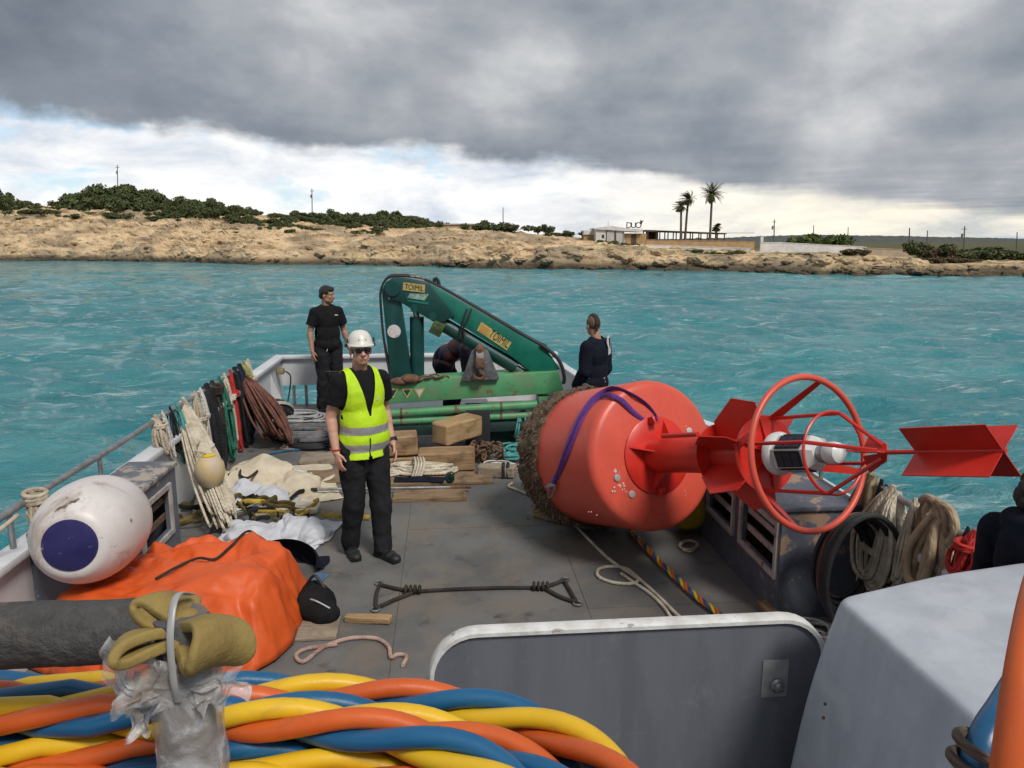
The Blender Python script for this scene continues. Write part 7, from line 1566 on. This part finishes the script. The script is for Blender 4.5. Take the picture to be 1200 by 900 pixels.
p = star_at(1036); hank('rope_hank', 'black cord loops beside the khaki straps', p, .30, .12, 5, .010, RP_BLK, .04, seed=43)
p = star_at(1076); hank('rope_hank', 'slim cream line hanging between the white hank and the hawser', p, .52, .12, 6, .010, RP_CREAM, .05, seed=44)
p = star_at(1086); hank('rope_hank', 'brown canvas strop beside the heavy hawser', p, .46, .12, 8, .018, ropemat('brown strop', (0.20, 0.14, 0.075), (0.12, 0.085, 0.05), bump=.3), .05, seed=45)
p = star_at(1104); hw = hank('rope_hank', 'heavy laid tan hawser knotted over the starboard rail', p, .46, .22, 7, .023, RP_TAN, .09, seed=46, sides=9)
mb = MB()
for k, (dx_, a0) in enumerate(((-.05, 0), (.08, .6), (.02, 1.5))): mb.tube(spline([p+B(-.02, dx_+.09*math.cos(a+a0), .02+.10*math.sin(a+a0)-.04) for a in np.linspace(0, 5.6, 10)], 30), .023, 9)
K(mb, 'hawser_knot', RP_TAN, hw)
p = star_at(1146); hank('rope_hank', 'red and black rope bunch at the seated man\'s elbow', p, .20, .16, 12, .013, RP_RED, .06, seed=47, tie=(.3, .05, 2))
p = star_at(1138); hank('rope_hank', 'thin black cords beside the red rope bunch', p, .36, .10, 5, .008, RP_BLK, .05, seed=48)
q = BX(955, 578, 2.45); tag(MB().box(B(2.42, 5.2, .80), (.30, .35, .045), (0, 0, YAW+.3)).build('wood_board', M_WOODD, bevel=.005), 'brown board lying on top of the navy locker', 'board')

# ------------------------------------------------------------------ foreground: padded post, arm, umbilical coil
ps = thing('wrapped_post', 'rail post wrapped in cloudy plastic film with a foam pad strapped on top', 'post', D(220, 900, .56)-Vector((0, 0, 1.0)))
pc = D(222, 840, .58); pzt = D(222, 772, .58).z; pr = .0252
def crumple(name, r, z0, z1, m_, amp, seed, n=60, sg=48):
    V = []; zs = np.linspace(z0, z1, n); a = np.linspace(0, 2*math.pi, sg, endpoint=False); Z, A = np.meshgrid(zs, a, indexing='ij'); q_ = np.stack([np.cos(A)*1.2+seed, np.sin(A)*1.2, Z*26+.8*np.sin(A)], -1)
    rr_ = r+amp*(ridge(q_*.9, 3, .6)*.6+fbm(q_*.6, 2)*.5); X = pc.x+rr_*np.cos(A); Y = pc.y+rr_*np.sin(A)
    F = [(i*sg+k, i*sg+(k+1) % sg, (i+1)*sg+(k+1) % sg, (i+1)*sg+k) for i in range(n-1) for k in range(sg)]; return K(MB().add(np.stack([X, Y, Z], -1).reshape(-1, 3), F), name, m_, ps)
def filmmat(name, alpha):
    m = bpy.data.materials.new(name); m.use_nodes = True; t = NT(m.node_tree); b = t.n['Principled BSDF']; co = t.add('ShaderNodeTexCoord').outputs['Object']
    n = t.noise(co, 30, 4, .55, .8); t.put(b, 'Base Color', t.mix(t.smooth(n, .35, .65), (0.42, 0.37, 0.33), (0.66, 0.66, 0.68))); b.inputs['Roughness'].default_value = .22; t.put(b, 'Alpha', t.math('ADD', alpha, t.math('MULTIPLY', t.smooth(n, .45, .75), .45)))
    bn = t.add('ShaderNodeBump'); bn.inputs['Strength'].default_value = .6; bn.inputs['Distance'].default_value = .003; t.put(bn, 'Height', t.noise(co, 90, 5, .6, 1.0)); t.l.new(bn.outputs[0], b.inputs['Normal']); return m
M_FILM = filmmat('plastic film', .30); M_FILM2 = filmmat('torn film', .22)
K(MB().tube([Vector((pc.x, pc.y, .851)), Vector((pc.x, pc.y, pzt+.04))], .0212, 20), 'post_tube', mat('post inner wrap', (0.07, 0.085, 0.115), (0.16, 0.135, 0.11), rough=.6, scale=22, bump=.3), ps)
crumple('film_wrap', pr-.001, pc.z-.25, pzt+.012, M_FILM, .0022, 1); crumple('film_wrap', pr+.002, pc.z-.25, pzt+.004, M_FILM, .0028, 5)
# foam pad: a thick slab pinched at its middle by a strap, wings flaring
M_FOAM = mat('mustard foam', (0.30, 0.215, 0.065), (0.24, 0.165, 0.05), rough=.85, scale=30, bump=.25, bscale=120, dirt=((0.13, 0.10, 0.05), 18, .56, .7, .6))
def foam(sg, seed, L_, H_, rot, dz_):
    n, m = 36, 14; V = np.zeros((n, m, 3)); kn = Vector((pc.x+.006, pc.y-.006, pzt+.026)); Mz = Matrix.Rotation(rot, 3, 'Z') @ Matrix.Rotation(-.35, 3, 'X')
    for i in range(n):
        t = i/(n-1); s_ = math.sin(math.pi*t)
        for j in range(m):
            w_ = j/(m-1)*2-1; q = Vector((sg*(L_*s_**.75+.004), w_*(.012+.022*s_), H_*math.cos(math.pi*t)*(.30+.70*s_**.6)+dz_*s_-.006*w_*w_*s_)); V[i, j] = kn+Mz @ q
    V += .0035*np.stack([fbm(V*20+seed, 2), fbm(V*20+seed+5, 2), fbm(V*20+seed+9, 2)], -1); return sheet_obj(V, 'foam_pad', M_FOAM, ps, .009, 2)
foam(-1, 2, .046, .012, .30, -.004); foam(1, 7, .042, .026, -.5, .002); foam(-1, 12, .026, .012, -.5, .022)
K(MB().ball((pc.x+.004, pc.y+.004, pzt+.014), (.018, .016, .030), 20, 14), 'foam_core', M_FOAM, ps)
K(MB().tube(spline([(pc.x+.006, pc.y-.030, pzt-.020), (pc.x+.006, pc.y-.034, pzt+.004), (pc.x+.005, pc.y-.030, pzt+.040), (pc.x+.003, pc.y-.010, pzt+.062), (pc.x+.003, pc.y+.018, pzt+.05)], 30), .0030, 8, flat=.4), 'cable_tie', mat('grey plastic strap', (0.36, 0.36, 0.36), rough=.35), ps)
def shred(cx, cy, cz, w, l, rz, tilt, seed):
    n, m = 26, 20; u, v = np.meshgrid(np.linspace(-.5, .5, m), np.linspace(0, 1, n)); q_ = np.stack([u*1.6+seed, v*1.5, 0*u], -1)
    wd = w*(1-.55*v**1.5*(1+.7*np.sin(v*9+seed))); x = u*wd+.014*fbm(q_, 3); z = -l*v*math.cos(tilt)+.010*fbm(q_+4, 3); y = -l*v*math.sin(tilt)+.022*ridge(q_*1.1+8, 3)*(.2+.5*v)
    X = cx+x*math.cos(rz)-y*math.sin(rz); Y = cy+x*math.sin(rz)+y*math.cos(rz); return sheet_obj(np.stack([X, Y, cz+z], -1), 'torn_film', M_FILM2, ps, .0004, 1)
for (ox, oy, oz, w_, l_, rz_, tl, sd2) in ((-.040, -.014, .022, .05, .066, -.4, .4, 1), (-.020, -.030, .016, .05, .045, .1, .3, 3), (.040, -.016, .006, .05, .040, .5, .5, 4), (.018, -.028, .010, .05, .04, .2, .3, 5), (-.030, -.022, .0, .022, .062, -.1, .15, 7)):
    shred(pc.x+ox, pc.y+oy, pzt+oz, w_, l_, rz_, tl, sd2)
# padded arm running to port from the post
ar = thing('padded_arm', 'dark grey padded tube reaching in from the left to the wrapped post', 'rail', D(80, 742, .70))
a0, a1 = D(-120, 749, .70), D(184, 738, .70); n = 70; sg = 36; dv = (a1-a0); L = dv.length; q = dv.to_track_quat('Z', 'Y').to_matrix()
zs = np.linspace(0, L, n); aa = np.linspace(0, 2*math.pi, sg, endpoint=False); Z, A = np.meshgrid(zs, aa, indexing='ij'); q_ = np.stack([np.cos(A)*1.5, np.sin(A)*1.5, Z*14+A*.9], -1); rr_ = .0305+.0016*ridge(q_, 3, .5); V = np.stack([rr_*np.cos(A), rr_*np.sin(A), Z], -1).reshape(-1, 3) @ np.array(q).T+np.array(a0)
F = [(i*sg+k, i*sg+(k+1) % sg, (i+1)*sg+(k+1) % sg, (i+1)*sg+k) for i in range(n-1) for k in range(sg)]+[tuple((n-1)*sg+k for k in range(sg))]
K(MB().add(V, F), 'padding', mat('dark padding', (0.075, 0.072, 0.070), (0.045, 0.042, 0.042), rough=.75, scale=30, bump=.6, bscale=70, dirt=((0.16, 0.13, 0.11), 14, .56, .72, .6)), ar)
K(MB().tube([a1-dv.normalized()*.02, a1+dv.normalized()*.05], .017, 16), 'arm_tube', M_RAIL, ar)
K(MB().tube([a0+Vector((.05, 0, -.02)), Vector((a0.x+.05, a0.y, .70))], .02, 12), 'arm_post', M_RAIL, ar)
# shelf under the coil
K(MB().box((-.54, .52, 1.695), (1.30, .66, .02)), 'hose_shelf', M_PANEL, boat, bevel=.005)
for (x, y) in ((-1.1, .25), (.05, .25)): K(MB().tube([(x, y, .851), (x, y, 1.689)], .02, 10), 'shelf_leg', M_RAIL, boat)
um = thing('umbilical_coil', 'big coil of twisted blue, orange and yellow diving hose beside the wrapped post', 'hose', (-.5, .5, 1.71))
rr = random.Random(6)
loops = []
for lay in range(5):
    for ring_ in range(4 if lay < 4 else 3):
        loops.append((1.735+.0445*lay+.003*ring_, .672-.004*lay-.046*ring_, .352-.003*lay-.048*ring_, rr.uniform(0, 6.28)))
for i, (z, a, b, ph) in enumerate(loops):
    pts = []
    for k in range(180):
        t = k/180*2*math.pi; e3 = 2/3.1; cx_ = math.copysign(abs(math.cos(t))**e3, math.cos(t)); sy_ = math.copysign(abs(math.sin(t))**e3, math.sin(t))
        pts.append((-.52+a*cx_+.008*math.sin(t*3+i), .50+b*sy_+.008*math.sin(t*2+i*2), z+.010*math.sin(t*2+i*1.7)))
    twisted(um, pts, .0114, .31, ph0=ph, closed=True, sides=12, hand=-1)
# loose hoses rising at the right edge
lh = thing('hose_pair', 'blue and orange hose pair lashed with cord at the right edge', 'hose', D(1150, 900, .62)-Vector((0, 0, .7)))
K(MB().tube(spline([D(1115, 1010, .60), D(1150, 880, .62), D(1178, 828, .66), D(1212, 775, .72), D(1260, 720, .80)], 30), .0150, 16), 'blue_hose', M_HB, lh)
K(MB().tube(spline([D(1168, 1000, .55), D(1185, 870, .57), D(1200, 770, .60), D(1216, 690, .66), D(1235, 640, .72)], 30), .0135, 16), 'orange_hose', M_HO, lh)
K(MB().tube(spline([D(1200, 1000, .62), D(1212, 880, .64), D(1222, 780, .68), D(1240, 690, .74)], 30), .0135, 16), 'yellow_hose', M_HY, lh)
for q_ in (0, 1):
    c = D(1148-q_*8, 878+q_*22, .615); K(MB().tube([c+Vector((.024*math.cos(a)+.006, .022*math.sin(a), .008*math.cos(a)*-1)) for a in np.linspace(0, 6.283, 22, endpoint=False)], .0052, 8, closed=True), 'lashing', RP_DARK if False else ropemat('grey lashing', (0.20, 0.15, 0.11), (0.12, 0.09, 0.07)), lh)
hx = D(1200, 900, .60)
K(MB().box((hx.x, hx.y+.02, .86), (.2, .16, .02)), 'hose_bracket', M_PANEL, lh);
